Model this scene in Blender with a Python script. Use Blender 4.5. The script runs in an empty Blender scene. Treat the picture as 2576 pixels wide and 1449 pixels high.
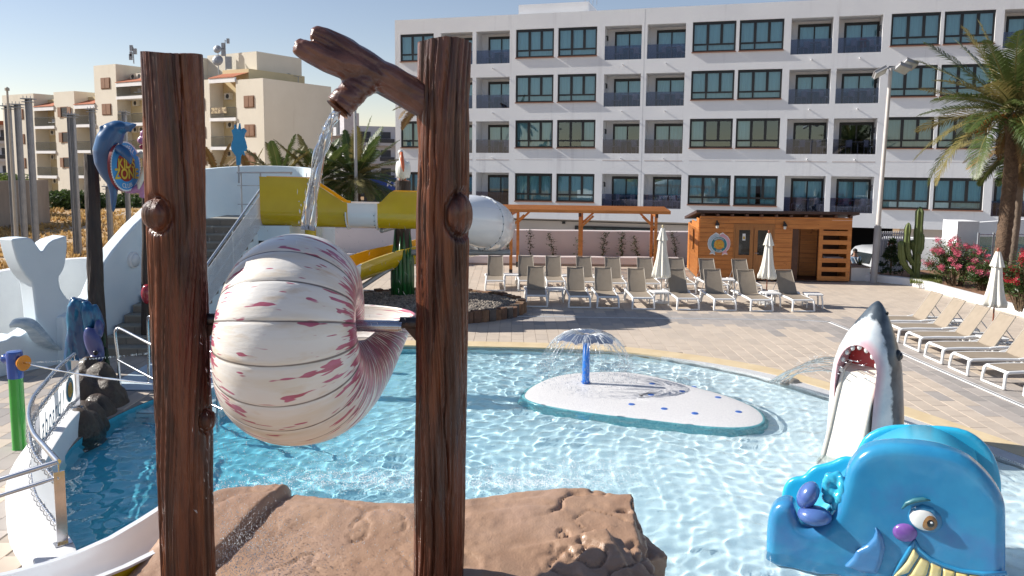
import bpy, bmesh, math, random
import numpy as np
from mathutils import Vector, Matrix, noise, geometry
random.seed(7); RNG = np.random.RandomState(7)
S = bpy.context.scene
COL = S.collection
R_ = math.radians
# ---------------------------------------------------------------- camera, sky, sun, exposure
CAM_H, F_PX, CX, CY = 4.2, 2000.0, 1288.0, 628.0
PITCH, ROLL = math.atan(.1064), .008
_fw = Vector((0, math.cos(PITCH), -math.sin(PITCH)))
_r0 = Vector((1, 0, 0)); _u0 = _r0.cross(_fw)
_rt = _r0*math.cos(ROLL) + _u0*math.sin(ROLL); _up = _rt.cross(_fw)
CAMP = Vector((0, 0, CAM_H))
cam = bpy.data.objects.new('camera', bpy.data.cameras.new('camera')); COL.objects.link(cam)
cam.matrix_world = Matrix(((_rt.x, _up.x, -_fw.x, 0), (_rt.y, _up.y, -_fw.y, 0), (_rt.z, _up.z, -_fw.z, CAM_H), (0, 0, 0, 1)))
cam.data.sensor_width = 36; cam.data.lens = F_PX/2576*36; cam.data.shift_y = -(724.5-CY)/2576
cam.data.clip_start = .1; cam.data.clip_end = 3000
S.camera = cam
SUN_EL, SUN_AZ = R_(33), math.atan2(-.981, .195)          # azimuth clockwise from +Y
SUN_DIR = Vector((math.sin(SUN_AZ)*math.cos(SUN_EL), math.cos(SUN_AZ)*math.cos(SUN_EL), math.sin(SUN_EL)))
W = bpy.data.worlds.new('World'); S.world = W; W.use_nodes = True
_nt = W.node_tree; _sky = _nt.nodes.new('ShaderNodeTexSky'); _sky.sky_type = 'NISHITA'; _sky.sun_disc = False
_sky.sun_elevation = SUN_EL; _sky.sun_rotation = SUN_AZ; _sky.air_density = 1.0; _sky.dust_density = .1; _sky.ozone_density = 2.6
_bg = _nt.nodes['Background']; _bg.inputs[1].default_value = .079
_tint = _nt.nodes.new('ShaderNodeMix'); _tint.data_type = 'RGBA'; _tint.blend_type = 'MULTIPLY'; _tint.inputs[0].default_value = 1; _tint.inputs[7].default_value = (1.22, 1.0, .92, 1)   # white balance of the photograph
_nt.links.new(_sky.outputs[0], _tint.inputs[6]); _nt.links.new(_tint.outputs[2], _bg.inputs[0])
sun = bpy.data.objects.new('sun', bpy.data.lights.new('sun', 'SUN')); COL.objects.link(sun)
sun.data.energy = 4.8; sun.data.angle = R_(.5); sun.data.color = (1, .95, .87)
sun.data.cycles.is_caustics_light = True
sun.rotation_euler = (-SUN_DIR).to_track_quat('-Z', 'Y').to_euler(); sun.location = (0, 0, 60)
S.view_settings.view_transform = 'Standard'; S.view_settings.look = 'None'
S.view_settings.exposure = .70; S.view_settings.gamma = 1
S.view_settings.use_curve_mapping = False
S.cycles.use_denoising = True
S.cycles.max_bounces = 10; S.cycles.transparent_max_bounces = 24; S.cycles.transmission_bounces = 8
S.cycles.sample_clamp_indirect = 6

# ---------------------------------------------------------------- rays of the photograph -> points in the place
def ray(x, y): return _fw + _rt*((x-CX)/F_PX) + _up*((CY-y)/F_PX)
def G(x, y, z=0.0):
    d = ray(x, y); return CAMP + d*((z-CAM_H)/d.z)
def P(x, y, Y):
    d = ray(x, y); return CAMP + d*(Y/d.y)
def PL(x, y, o, n):                                       # ray against the plane through o with normal n
    d = ray(x, y); return CAMP + d*((o-CAMP).dot(n)/d.dot(n))

# ---------------------------------------------------------------- mesh builder
class MB:
    def __init__(s): s.v = []; s.f = []; s.m = []; s.uv = None
    def add(s, v, f, m=0, M=None):
        b = len(s.v)
        s.v += [tuple(M @ Vector(p)) for p in v] if M is not None else [tuple(p) for p in v]
        s.f += [tuple(i+b for i in q) for q in f]; s.m += [m]*len(f); return s
    def box(s, x0, x1, y0, y1, z0, z1, m=0, M=None):
        v = [(x, y, z) for z in (z0, z1) for y in (y0, y1) for x in (x0, x1)]
        return s.add(v, [(0, 2, 3, 1), (4, 5, 7, 6), (0, 1, 5, 4), (2, 6, 7, 3), (0, 4, 6, 2), (1, 3, 7, 5)], m, M)
    def bar(s, a, b, w, h, m=0):                          # box beam from a to b, w wide (sideways), h high
        a = Vector(a); b = Vector(b); d = (b-a); L = d.length; d.normalize()
        up = Vector((0, 0, 1)) if abs(d.z) < .95 else Vector((0, 1, 0))
        x = d.cross(up).normalized(); z = x.cross(d)
        M = Matrix(((x.x, d.x, z.x, a.x), (x.y, d.y, z.y, a.y), (x.z, d.z, z.z, a.z), (0, 0, 0, 1)))
        return s.box(-w/2, w/2, 0, L, -h/2, h/2, m, M)
    def tube(s, pts, r, n=8, m=0, cap=True):
        pts = [Vector(p) for p in pts]; k = len(pts)
        rr = list(r) if hasattr(r, '__len__') else [r]*k
        up = None; v = []
        for i in range(k):
            t = (pts[min(i+1, k-1)]-pts[max(i-1, 0)]).normalized()
            if up is None:
                up = Vector((0, 0, 1)) if abs(t.z) < .9 else Vector((1, 0, 0))
            sd = t.cross(up).normalized(); up = sd.cross(t)
            for j in range(n):
                a = 2*math.pi*j/n; v.append(pts[i] + (sd*math.cos(a)+up*math.sin(a))*rr[i])
        f = [(i*n+j, i*n+(j+1) % n, (i+1)*n+(j+1) % n, (i+1)*n+j) for i in range(k-1) for j in range(n)]
        if cap: f += [tuple(range(n-1, -1, -1)), tuple((k-1)*n+j for j in range(n))]
        return s.add(v, f, m)
    def cyl(s, a, b, r, r1=None, n=10, m=0, cap=True):
        return s.tube([a, b], [r, r if r1 is None else r1], n, m, cap)
    def lathe(s, prof, n=16, c=(0, 0, 0), m=0, M=None, cap=False):
        v = []; k = len(prof)
        for r, z in prof:
            for j in range(n):
                a = 2*math.pi*j/n; v.append((c[0]+r*math.cos(a), c[1]+r*math.sin(a), c[2]+z))
        f = [(i*n+j, i*n+(j+1) % n, (i+1)*n+(j+1) % n, (i+1)*n+j) for i in range(k-1) for j in range(n)]
        if cap: f += [tuple(range(n-1, -1, -1)), tuple((k-1)*n+j for j in range(n))]
        return s.add(v, f, m, M)
    def ell(s, c, r, M=None, n=14, k=10, m=0):
        if not hasattr(r, '__len__'): r = (r, r, r)
        T = Matrix.Translation(Vector(c)) @ (M.to_4x4() if M is not None else Matrix.Identity(4))
        v = [(0, 0, -r[2])]
        for i in range(1, k):
            t = math.pi*i/k - math.pi/2
            v += [(r[0]*math.cos(t)*math.cos(2*math.pi*j/n), r[1]*math.cos(t)*math.sin(2*math.pi*j/n), r[2]*math.sin(t)) for j in range(n)]
        v.append((0, 0, r[2])); f = [(0, 1+(j+1) % n, 1+j) for j in range(n)]
        for i in range(k-2):
            f += [(1+i*n+j, 1+i*n+(j+1) % n, 1+(i+1)*n+(j+1) % n, 1+(i+1)*n+j) for j in range(n)]
        b = 1+(k-2)*n; f += [(b+j, b+(j+1) % n, len(v)-1) for j in range(n)]
        return s.add(v, f, m, T)
    def prism(s, front, back, m=0, mside=None):           # two matching loops of points
        n = len(front)
        s.add(list(front)+list(back), [tuple(range(n)), tuple(range(2*n-1, n-1, -1))], m)
        b = len(s.v)-2*n; s.f += [(b+(i+1) % n, b+i, b+n+i, b+n+(i+1) % n) for i in range(n)]; s.m += [m if mside is None else mside]*n
        return s
    def grid(s, rows, cu=False, cv=False, m=0):           # rows of points; cu closes each row, cv closes over the rows
        k = len(rows); n = len(rows[0]); v = [p for r in rows for p in r]; f = []
        for i in range(k if cv else k-1):
            for j in range(n if cu else n-1):
                f.append((i*n+j, i*n+(j+1) % n, ((i+1) % k)*n+(j+1) % n, ((i+1) % k)*n+j))
        return s.add(v, f, m)
    def mesh(s, name, mats, smooth=None):
        me = bpy.data.meshes.new(name); me.from_pydata(s.v, [], s.f)
        for mt in (mats if isinstance(mats, (list, tuple)) else [mats]): me.materials.append(mt)
        if any(s.m): me.polygons.foreach_set('material_index', s.m)
        if s.uv is not None:
            l = me.uv_layers.new(name='UVMap'); li = np.empty(len(me.loops), dtype=np.int32); me.loops.foreach_get('vertex_index', li)
            l.data.foreach_set('uv', np.asarray(s.uv, dtype=np.float32)[li].ravel())
        if smooth is not None:
            me.shade_smooth()
            if smooth < 180: me.set_sharp_from_angle(angle=R_(smooth))
        me.update(); return me
    def build(s, name, mats, parent=None, smooth=None, local=False):
        return put(name, s.mesh(name, mats, smooth), parent, local)

def put(name, me, parent=None, local=False):
    o = bpy.data.objects.new(name, me); COL.objects.link(o)
    if parent is not None:
        o.parent = parent
        if not local: o.matrix_parent_inverse = root_matrix(parent).inverted()
    return o
def root_matrix(o):
    M = o.matrix_basis.copy()
    if o.parent is not None: M = root_matrix(o.parent) @ o.matrix_parent_inverse @ M
    return M
def tag(o, label=None, cat=None, group=None, kind=None):
    if label: o['label'] = label
    if cat: o['category'] = cat
    if group: o['group'] = group
    if kind: o['kind'] = kind
    return o
def thing(name, loc, label, cat, group=None, rz=0.0):
    o = bpy.data.objects.new(name, None); COL.objects.link(o); o.empty_display_size = .2
    o.location = loc; o.rotation_euler = (0, 0, rz)
    return tag(o, label, cat, group)
def dup(root, loc, rz=0.0, label=None, scale=None):
    def cp(o, par):
        c = o.copy(); COL.objects.link(c); c.parent = par
        for ch in KIDS.get(o.name, ()): cp(ch, c)
        return c
    r = cp(root, None); r.location = loc; r.rotation_euler = (0, 0, rz)
    if scale: r.scale = (scale,)*3
    if label: r['label'] = label
    return r
KIDS = {}
def proto(root):                                          # remember the children of a thing that will be copied
    al = list(bpy.data.objects)
    def go(o):
        k = [c for c in al if c.parent == o]; KIDS[o.name] = k
        for c in k: go(c)
    go(root); return root
def fuse(mb, voxel, smooth=4, disp=None):                 # one continuous skin over overlapping pieces
    me = bpy.data.meshes.new('tmp'); me.from_pydata(mb.v, [], mb.f)
    bm = bmesh.new(); bm.from_mesh(me); bmesh.ops.recalc_face_normals(bm, faces=bm.faces); bm.to_mesh(me); bm.free()
    o = bpy.data.objects.new('tmp', me); COL.objects.link(o)
    md = o.modifiers.new('r', 'REMESH'); md.mode = 'VOXEL'; md.voxel_size = voxel
    if smooth:
        sm = o.modifiers.new('s', 'SMOOTH'); sm.factor = .5; sm.iterations = smooth
    dg = bpy.context.evaluated_depsgraph_get(); dg.update()
    r = bpy.data.meshes.new_from_object(o.evaluated_get(dg)); r.materials.clear()
    bpy.data.objects.remove(o); bpy.data.meshes.remove(me)
    r.shade_smooth()
    if disp:
        n = len(r.vertices); co = np.empty(n*3); r.vertices.foreach_get('co', co); no = np.empty(n*3); r.vertices.foreach_get('normal', no)
        co = co.reshape(-1, 3); no = no.reshape(-1, 3)
        r.vertices.foreach_set('co', (co + no*disp(co, no)[:, None]).ravel()); r.update()
    return r
def boolean(me_a, me_b, op='DIFFERENCE'):
    a = bpy.data.objects.new('a', me_a); b = bpy.data.objects.new('b', me_b)
    COL.objects.link(a); COL.objects.link(b)
    md = a.modifiers.new('b', 'BOOLEAN'); md.object = b; md.operation = op; md.solver = 'EXACT'
    dg = bpy.context.evaluated_depsgraph_get(); dg.update()
    r = bpy.data.meshes.new_from_object(a.evaluated_get(dg))
    bpy.data.objects.remove(a); bpy.data.objects.remove(b); return r
def fbm(co, sx, sy, sz, seed=0, octv=3):                  # cheap smooth noise for many points: value noise on a hashed lattice
    p = co*np.array([sx, sy, sz]) + seed*17.31; out = np.zeros(len(p)); amp = 1.0; tot = 0
    for _ in range(octv):
        i = np.floor(p).astype(np.int64); f = p-i; f = f*f*(3-2*f); acc = 0
        for dx in (0, 1):
            for dy in (0, 1):
                for dz in (0, 1):
                    h = ((i[:, 0]+dx)*374761393 + (i[:, 1]+dy)*668265263 + (i[:, 2]+dz)*2147483647 + seed*974634777) & 0xffffffff
                    h = ((h ^ (h >> 13))*1274126177) & 0xffffffff; h = (h ^ (h >> 16)) & 0xffff
                    w = (f[:, 0] if dx else 1-f[:, 0])*(f[:, 1] if dy else 1-f[:, 1])*(f[:, 2] if dz else 1-f[:, 2])
                    acc = acc + w*(h/65535.0-.5)*2
        out += amp*acc; tot += amp; amp *= .5; p = p*2.03+5.1
    return out/tot
_GL = {}
def glyph(ch, font_shear=0.0):
    k = (ch, font_shear)
    if k not in _GL:
        cu = bpy.data.curves.new('g', 'FONT'); cu.body = ch; cu.shear = font_shear; cu.size = 1
        o = bpy.data.objects.new('g', cu); me = o.to_mesh()
        v = [tuple(p.co) for p in me.vertices]; f = [tuple(p.vertices) for p in me.polygons]
        w = max([p[0] for p in v], default=.25)
        o.to_mesh_clear(); bpy.data.objects.remove(o); bpy.data.curves.remove(cu); _GL[k] = (v, f, w)
    return _GL[k]
def write(mb, text, M, size, m=0, bold=0.0, shear=0.0, gap=.06):   # flat lettering in the local XY plane of M, centred on its origin
    ws = [glyph(c, shear)[2] if c != ' ' else .3 for c in text]; x = -(sum(ws)+gap*(len(text)-1))/2
    for c, w in zip(text, ws):
        if c != ' ':
            v, f, _ = glyph(c, shear)
            for k, (ox, oy) in enumerate([(0, 0)]+([(bold, 0), (-bold, 0), (0, bold), (0, -bold)] if bold else [])):
                mb.add([((p[0]+x+ox)*size, (p[1]-.35+oy)*size, .0004*k) for p in v], f, m, M)
        x += w+gap
def write_arc(mb, text, M, rad, size, mid, top=True, m=0, bold=0.0, gap=.1):
    ws = [glyph(c)[2] if c != ' ' else .3 for c in text]; tot = (sum(ws)+gap*(len(text)-1))*size
    s = -tot/2
    for c, w in zip(text, ws):
        a = (s+w*size/2)/rad; ang = mid-a if top else mid+a
        rot = ang-math.pi/2 if top else ang+math.pi/2
        T = M @ Matrix.Translation((rad*math.cos(ang), rad*math.sin(ang), 0)) @ Matrix.Rotation(rot, 4, 'Z')
        if c != ' ':
            v, f, _ = glyph(c)
            for k, (ox, oy) in enumerate([(0, 0)]+([(bold, 0), (-bold, 0)] if bold else [])):
                mb.add([((p[0]-w/2+ox)*size, (p[1]-.35+oy)*size, .0004*k) for p in v], f, m, T)
        s += (w+gap)*size
def frame_at(o, xdir, up=(0, 0, 1)):                      # matrix with local X along xdir, Y up, Z out of the face
    x = Vector(xdir).normalized(); z = x.cross(Vector(up)).normalized(); y = z.cross(x)
    return Matrix(((x.x, y.x, z.x, o[0]), (x.y, y.y, z.y, o[1]), (x.z, y.z, z.z, o[2]), (0, 0, 0, 1)))

# ---------------------------------------------------------------- materials
def nodes(name):
    m = bpy.data.materials.new(name); m.use_nodes = True; nt = m.node_tree
    return m, nt, nt.nodes['Principled BSDF']
def _n(nt, t, **k):
    n = nt.nodes.new(t)
    for a, b in k.items(): setattr(n, a, b)
    return n
def rgb(c): return (c[0], c[1], c[2], 1)
def mat(name, col, rough=.6, col2=None, ns=3.0, nd=5.0, st=(1, 1, 1), lo=.35, hi=.65, bump=0.0, bs=40.0, bst=None, metal=0.0, coat=0.0, spec=.5, dist=.01, col3=None, ns3=1.0, lo3=.55, hi3=.7, st3=(1, 1, 1), rv=0.0):
    m, nt, b = nodes(name)
    b.inputs['Roughness'].default_value = rough; b.inputs['Metallic'].default_value = metal
    b.inputs['Coat Weight'].default_value = coat; b.inputs['Coat Roughness'].default_value = .08; b.inputs['Specular IOR Level'].default_value = spec
    tc = _n(nt, 'ShaderNodeTexCoord')
    def nz(scale, stt, det):
        mp = _n(nt, 'ShaderNodeMapping'); mp.inputs['Scale'].default_value = stt; nt.links.new(tc.outputs['Object'], mp.inputs[0])
        t = _n(nt, 'ShaderNodeTexNoise'); t.inputs['Scale'].default_value = scale; t.inputs['Detail'].default_value = det; t.inputs['Roughness'].default_value = .6
        nt.links.new(mp.outputs[0], t.inputs['Vector']); return t.outputs['Fac']
    def rmp(f, a, c):
        r = _n(nt, 'ShaderNodeMapRange'); r.inputs[1].default_value = a; r.inputs[2].default_value = c; nt.links.new(f, r.inputs[0]); return r.outputs[0]
    def mix(f, a, c):
        x = _n(nt, 'ShaderNodeMix', data_type='RGBA'); nt.links.new(f, x.inputs[0])
        for s, q in ((6, a), (7, c)):
            if isinstance(q, tuple): x.inputs[s].default_value = rgb(q)
            else: nt.links.new(q, x.inputs[s])
        return x.outputs[2]
    if col2 is None: col2 = tuple(c*.86 for c in col)
    f = rmp(nz(ns, st, nd), lo, hi); c = mix(f, tuple(col), tuple(col2))
    if col3 is not None: c = mix(rmp(nz(ns3, st3, 6), lo3, hi3), c, tuple(col3))
    nt.links.new(c, b.inputs['Base Color'])
    if rv:
        q = _n(nt, 'ShaderNodeMapRange'); q.inputs[3].default_value = rough-rv; q.inputs[4].default_value = rough+rv; nt.links.new(nz(ns*2, st, 4), q.inputs[0]); nt.links.new(q.outputs[0], b.inputs['Roughness'])
    if bump:
        bp = _n(nt, 'ShaderNodeBump'); bp.inputs['Strength'].default_value = bump; bp.inputs['Distance'].default_value = dist
        nt.links.new(nz(bs, bst or st, 6), bp.inputs['Height']); nt.links.new(bp.outputs[0], b.inputs['Normal'])
    return m
def leafmat(name, col, col2, trans=.35, rough=.5, ns=1.5):
    m, nt, b = nodes(name); out = nt.nodes['Material Output']
    tc = _n(nt, 'ShaderNodeTexCoord'); t = _n(nt, 'ShaderNodeTexNoise'); t.inputs['Scale'].default_value = ns; t.inputs['Detail'].default_value = 4
    nt.links.new(tc.outputs['Object'], t.inputs['Vector'])
    r = _n(nt, 'ShaderNodeMapRange'); r.inputs[1].default_value = .35; r.inputs[2].default_value = .65; nt.links.new(t.outputs['Fac'], r.inputs[0])
    x = _n(nt, 'ShaderNodeMix', data_type='RGBA'); x.inputs[6].default_value = rgb(col); x.inputs[7].default_value = rgb(col2); nt.links.new(r.outputs[0], x.inputs[0])
    nt.links.new(x.outputs[2], b.inputs['Base Color']); b.inputs['Roughness'].default_value = rough
    tr = _n(nt, 'ShaderNodeBsdfTranslucent'); nt.links.new(x.outputs[2], tr.inputs[0])
    ms = _n(nt, 'ShaderNodeMixShader'); ms.inputs[0].default_value = trans
    nt.links.new(b.outputs[0], ms.inputs[1]); nt.links.new(tr.outputs[0], ms.inputs[2]); nt.links.new(ms.outputs[0], out.inputs[0]); return m
def glassmat(name, tint, refl=.08, rough=.02, gcol=(1, 1, 1)):      # thin sheet of tinted glass: see-through plus a mirror layer
    m, nt, b = nodes(name); out = nt.nodes['Material Output']; nt.nodes.remove(b)
    t = _n(nt, 'ShaderNodeBsdfTransparent'); t.inputs[0].default_value = rgb(tint)
    g = _n(nt, 'ShaderNodeBsdfGlossy'); g.inputs[0].default_value = rgb(gcol); g.inputs['Roughness'].default_value = rough
    fr = _n(nt, 'ShaderNodeFresnel'); fr.inputs[0].default_value = 1.5
    ad = _n(nt, 'ShaderNodeMath', operation='ADD'); ad.use_clamp = True; ad.inputs[1].default_value = refl; nt.links.new(fr.outputs[0], ad.inputs[0])
    ms = _n(nt, 'ShaderNodeMixShader'); nt.links.new(ad.outputs[0], ms.inputs[0]); nt.links.new(t.outputs[0], ms.inputs[1]); nt.links.new(g.outputs[0], ms.inputs[2])
    nt.links.new(ms.outputs[0], out.inputs[0]); return m

WHITE = mat('white_render', (.80, .80, .80), .75, (.72, .72, .73), 1.2, bump=.25, bs=30, dist=.012)
HOTELW = mat('hotel_white', (.86, .86, .86), .8, (.80, .80, .81), .35, bump=.35, bs=9, dist=.02, col3=(.62, .61, .62), ns3=.5, lo3=.58, hi3=.85, st3=(3, 3, .25))
TOWERW = mat('tower_white', (.72, .80, .84), .7, (.64, .75, .81), .8, bump=.3, bs=22, dist=.012)
PLASTIC = mat('white_resin', (.82, .82, .81), .35, (.78, .78, .77), 5)
STEEL = mat('stainless', (.62, .63, .66), .22, (.5, .51, .55), 6, metal=1.0, rv=.06)
GREYSTEEL = mat('galvanised', (.36, .38, .41), .45, (.29, .31, .34), 4, metal=.35)
DARK = mat('black_aluminium', (.012, .013, .015), .4, (.018, .019, .02), 6)
LOG = mat('carved_log', (.155, .042, .017), .34, (.050, .013, .006), 9, st=(1, 1, .09), lo=.40, hi=.58, bump=.75, bs=40, bst=(1, 1, .06), dist=.03, coat=.25, col3=(.235, .07, .02), ns3=3.2, lo3=.52, hi3=.72, st3=(2.2, 2.2, .22), rv=.1)
DARKLOG = mat('weathered_log', (.045, .028, .02), .55, (.02, .012, .01), 9, st=(1, 1, .12), bump=.8, bs=24, bst=(1, 1, .08), dist=.02)
ROCK = mat('rock_brown', (.41, .262, .172), .42, (.28, .165, .105), 1.4, lo=.35, hi=.7, bump=.5, bs=46, dist=.010, coat=.12, col3=(.42, .28, .21), ns3=.9, lo3=.5, hi3=.75, rv=.14)
ROCKD = mat('rock_dark', (.085, .055, .035), .5, (.03, .022, .016), 2.2, bump=.9, bs=30, dist=.02, coat=.1)
WOOD = mat('orange_timber', (.58, .22, .05), .5, (.43, .145, .03), 3.5, st=(.35, 1, 3), bump=.25, bs=30, bst=(.3, 2, 6), dist=.004, col3=(.20, .06, .014), ns3=4.5, lo3=.64, hi3=.72, st3=(.9, 1, 1.6))
WOODD = mat('dark_timber', (.09, .035, .018), .55, (.06, .022, .012), 4)
SLING = mat('taupe_sling', (.30, .245, .185), .7, (.27, .22, .165), 6, bump=.2, bs=300, dist=.002)
CANVAS = mat('cream_canvas', (.78, .755, .68), .85, (.70, .67, .59), 4, bump=.3, bs=25, dist=.01)
YELLOW = mat('yellow_fibreglass', (.62, .44, .012), .22, (.56, .38, .01), 1.5, coat=.5)
SLIDEW = mat('white_fibreglass', (.80, .82, .84), .2, (.76, .78, .80), 1.5, coat=.5)
# ================================================================ ground, pool and deck
EARTH = mat('dry_field', (.33, .20, .09), .95, (.22, .13, .06), .35, lo=.3, hi=.7, bump=.6, bs=3, dist=.1, col3=(.40, .29, .17), ns3=.12, lo3=.5, hi3=.65)
GROUT = mat('grout', (.36, .31, .26), .9)
POOLIN = [(-6.6, 13.08), (-6.62, 12.1), (-6.55, 11.5), (-6.27, 10.6), (-6.0, 9.9), (-5.67, 9.25), (-5.23, 8.6), (-4.81, 8.12), (-4.4, 7.6), (-4.1, 6.8), (-4.1, 2.0), (8.6, 2.0), (8.6, 6), (8.05, 9.0), (7.33, 10.96),
          (6.65, 12.59), (5.95, 14.24), (5.2, 15.55), (4.34, 16.52), (3.45, 17.25), (2.48, 17.72), (1.2, 18.0), (-.98, 18.12), (-4.2, 18.2), (-5.9, 18.2), (-5.9, 15.6), (-6.3, 14.2)]
def smooth_loop(p, it=2):
    for _ in range(it):
        q = []
        for i in range(len(p)):
            a = Vector(p[i]); b = Vector(p[(i+1) % len(p)]); q += [a*.75+b*.25, a*.25+b*.75]
        p = q
    return [Vector(x) for x in p]
POOL = smooth_loop(POOLIN, 2)
def inside(p, poly):
    c = False; n = len(poly); j = n-1
    for i in range(n):
        a = poly[i]; b = poly[j]
        if (a[1] > p[1]) != (b[1] > p[1]) and p[0] < (b[0]-a[0])*(p[1]-a[1])/(b[1]-a[1])+a[0]: c = not c
        j = i
    return c
def edge_dist(p, poly, closed=True):
    best = 1e9; n = len(poly); p = Vector(p[:2])
    for i in range(n if closed else n-1):
        a = Vector(poly[i][:2]); b = Vector(poly[(i+1) % n][:2]); d = b-a; t = max(0, min(1, (p-a).dot(d)/max(d.length_squared, 1e-9)))
        best = min(best, (p-a-d*t).length)
    return best
def holed(name, outer, hole, z, m, kind='structure'):
    bm = bmesh.new()
    for loop in (outer, hole):
        vs = [bm.verts.new((p[0], p[1], z)) for p in loop]
        for i in range(len(vs)): bm.edges.new((vs[i], vs[(i+1) % len(vs)]))
    bmesh.ops.triangle_fill(bm, edges=bm.edges, use_beauty=True)
    for f in bm.faces:
        if f.normal.z < 0: f.normal_flip()
    me = bpy.data.meshes.new(name); bm.to_mesh(me); bm.free(); me.materials.append(m)
    return tag(put(name, me), kind=kind)
DECK_OUT = [(-16, -4), (22, -4), (22, 30.55), (12.55, 30.55), (12.55, 34.2), (-14, 34.2), (-14, 21), (-16, 18)]
deck = holed('deck', DECK_OUT, POOL, -.012, GROUT)
# far ground round the deck, out to the horizon
gr = MB()
gr.add([(-900, -45, -.9), (900, -45, -.9), (900, 1500, -.9), (-900, 1500, -.9)], [(0, 1, 2, 3)])
tag(gr.build('ground', EARTH), kind='structure')
se = MB(); se.add([(-1500, -1800, -1.6), (1500, -1800, -1.6), (1500, -44, -1.6), (-1500, -44, -1.6)], [(0, 1, 2, 3)]); tag(se.build('sea', mat('sea_blue', (.025, .075, .12), .25, (.03, .09, .14), .02, bump=.4, bs=.5, dist=.3)), kind='structure')  # out of view behind the camera, added so the hotel panes reflect blue
PAVE_BOUNCE = mat('pale_bounce_street', (.36, .34, .32), .9, (.31, .29, .27), 3, bump=.4, bs=60)  # hidden street given a pale colour to bounce sunlight up onto the hotel
rd = MB(); rd.box(-40, 60, 34.9, 60, -.95, -.86); rd.box(12.6, 60, 30.6, 34.9, -.95, -.862); tag(rd.build('road', PAVE_BOUNCE), kind='structure')

# drain slot that follows the pool at some distance, with a band of grey tiles along it
DRAIN = [(-6, 21.75), (-1.29, 21.87), (.29, 21.9), (7.96, 21.67), (8.70, 21.45), (8.80, 20.32), (8.95, 17), (9.13, 13.77), (9.3, 10), (9.5, 5)]
TILE = [mat('tile_beige_%d' % i, c, .62, tuple(x*.9 for x in c), 2.5, bump=.15, bs=60, dist=.003, spec=.35) for i, c in enumerate([(.550, .462, .376), (.530, .446, .364), (.568, .478, .390), (.512, .434, .358)])] + \
       [mat('tile_grey_%d' % i, c, .62, tuple(x*.9 for x in c), 2.5, bump=.15, bs=60, dist=.003, spec=.35) for i, c in enumerate([(.385, .348, .320), (.345, .315, .292), (.42, .375, .34)])]
TL, TW = .60, .30
def tile_mesh(L, W, m):
    b = MB(); t = .012; e = .003; x = W/2-.004; y = L/2-.004
    b.add([(-x, -y, -t), (x, -y, -t), (x, y, -t), (-x, y, -t), (-x+e, -y+e, 0), (x-e, -y+e, 0), (x-e, y-e, 0), (-x+e, y-e, 0)],
          [(4, 5, 6, 7), (0, 1, 5, 4), (1, 2, 6, 5), (2, 3, 7, 6), (3, 0, 4, 7)])
    return b.mesh('tile', m)
tm = [tile_mesh(TL, TW, m) for m in TILE]
HUTBOX = (6.98, 12.45, 29.0, 32.7)
cells = []
nx0, nx1 = int(-14/TW), int(16/TW)
for i in range(nx0, nx1):
    x = (i+.5)*TW
    for j in range(6, 57):
        y = j*TL + (TL/2 if i % 2 else 0)
        if y > 33.6 or (x < -10.3 and y > 18) or x < -13: continue
        if abs(x) > y*.70+1.2: continue
        cs = [(x+a*TW/2, y+b*TL/2) for a in (-1, 1) for b in (-1, 1)]
        ins = [inside(c, POOL) for c in cs]
        if any(ins): continue
        if HUTBOX[0]+.3 < x < HUTBOX[1]-.3 and HUTBOX[2]+.3 < y < HUTBOX[3]-.3: continue
        if (x > 14.6 and y > 21) or (x > 12.4 and y > 30.4): continue
        d = edge_dist((x, y), DRAIN, False)
        r = random.random()
        g = (d < .75) or (d < 1.05 and r < .5) or (d < 1.4 and r < .06) or (r < .012)
        if x < -5 and y < 16: g = r < .5
        cells.append((x, y, (4+random.choice((0, 1, 2))) if g else random.choice((0, 0, 1, 2, 3))))
def show_size(c):
    x, y = c[0], c[1]
    return 1/y if (y > 4 and abs(x)/y < .66) else 0
# the tiles that show largest: nearest in the view and not behind the rock or the figures
vis = [c for c in cells if c[1] > 9.5 and not (-4.4 < c[0] < 8 and c[1] < 9)]
vis.sort(key=lambda c: c[1] + (100 if abs(c[0])/c[1] > .63 else 0))
near = vis[:290]; nset = set((c[0], c[1]) for c in near)
for x, y, k in near:
    o = put('tile', tm[k], deck); o.location = (x, y, 0)
rest = MB()
for x, y, k in cells:
    if (x, y) in nset: continue
    t = .012; a = TW/2-.004; b = TL/2-.004
    rest.add([(x-a, y-b, 0), (x+a, y-b, 0), (x+a, y+b, 0), (x-a, y+b, 0), (x-a-.001, y-b-.001, -t), (x+a+.001, y-b-.001, -t), (x+a+.001, y+b+.001, -t), (x-a-.001, y+b+.001, -t)],
             [(0, 1, 2, 3), (4, 5, 1, 0), (5, 6, 2, 1), (6, 7, 3, 2), (7, 4, 0, 3)], k)
tag(rest.build('tile', TILE, deck), kind='stuff')
# drain cover
GRATE = mat('drain_white', (.78, .78, .78), .5)
dr = MB()
for a, b in zip(DRAIN[:-1], DRAIN[1:]):
    a = Vector((*a, .004)); b = Vector((*b, .004)); dr.bar(a, b, .11, .012)
    d = (b-a); L = d.length
o = dr.build('drain_cover', GRATE, deck)
sl = MB()
for a, b in zip(DRAIN[:-1], DRAIN[1:]):
    a = Vector((*a, .0115)); b = Vector((*b, .0115)); sl.bar(a, b, .022, .006)
sl.build('drain_slot', DARK, deck)

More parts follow.
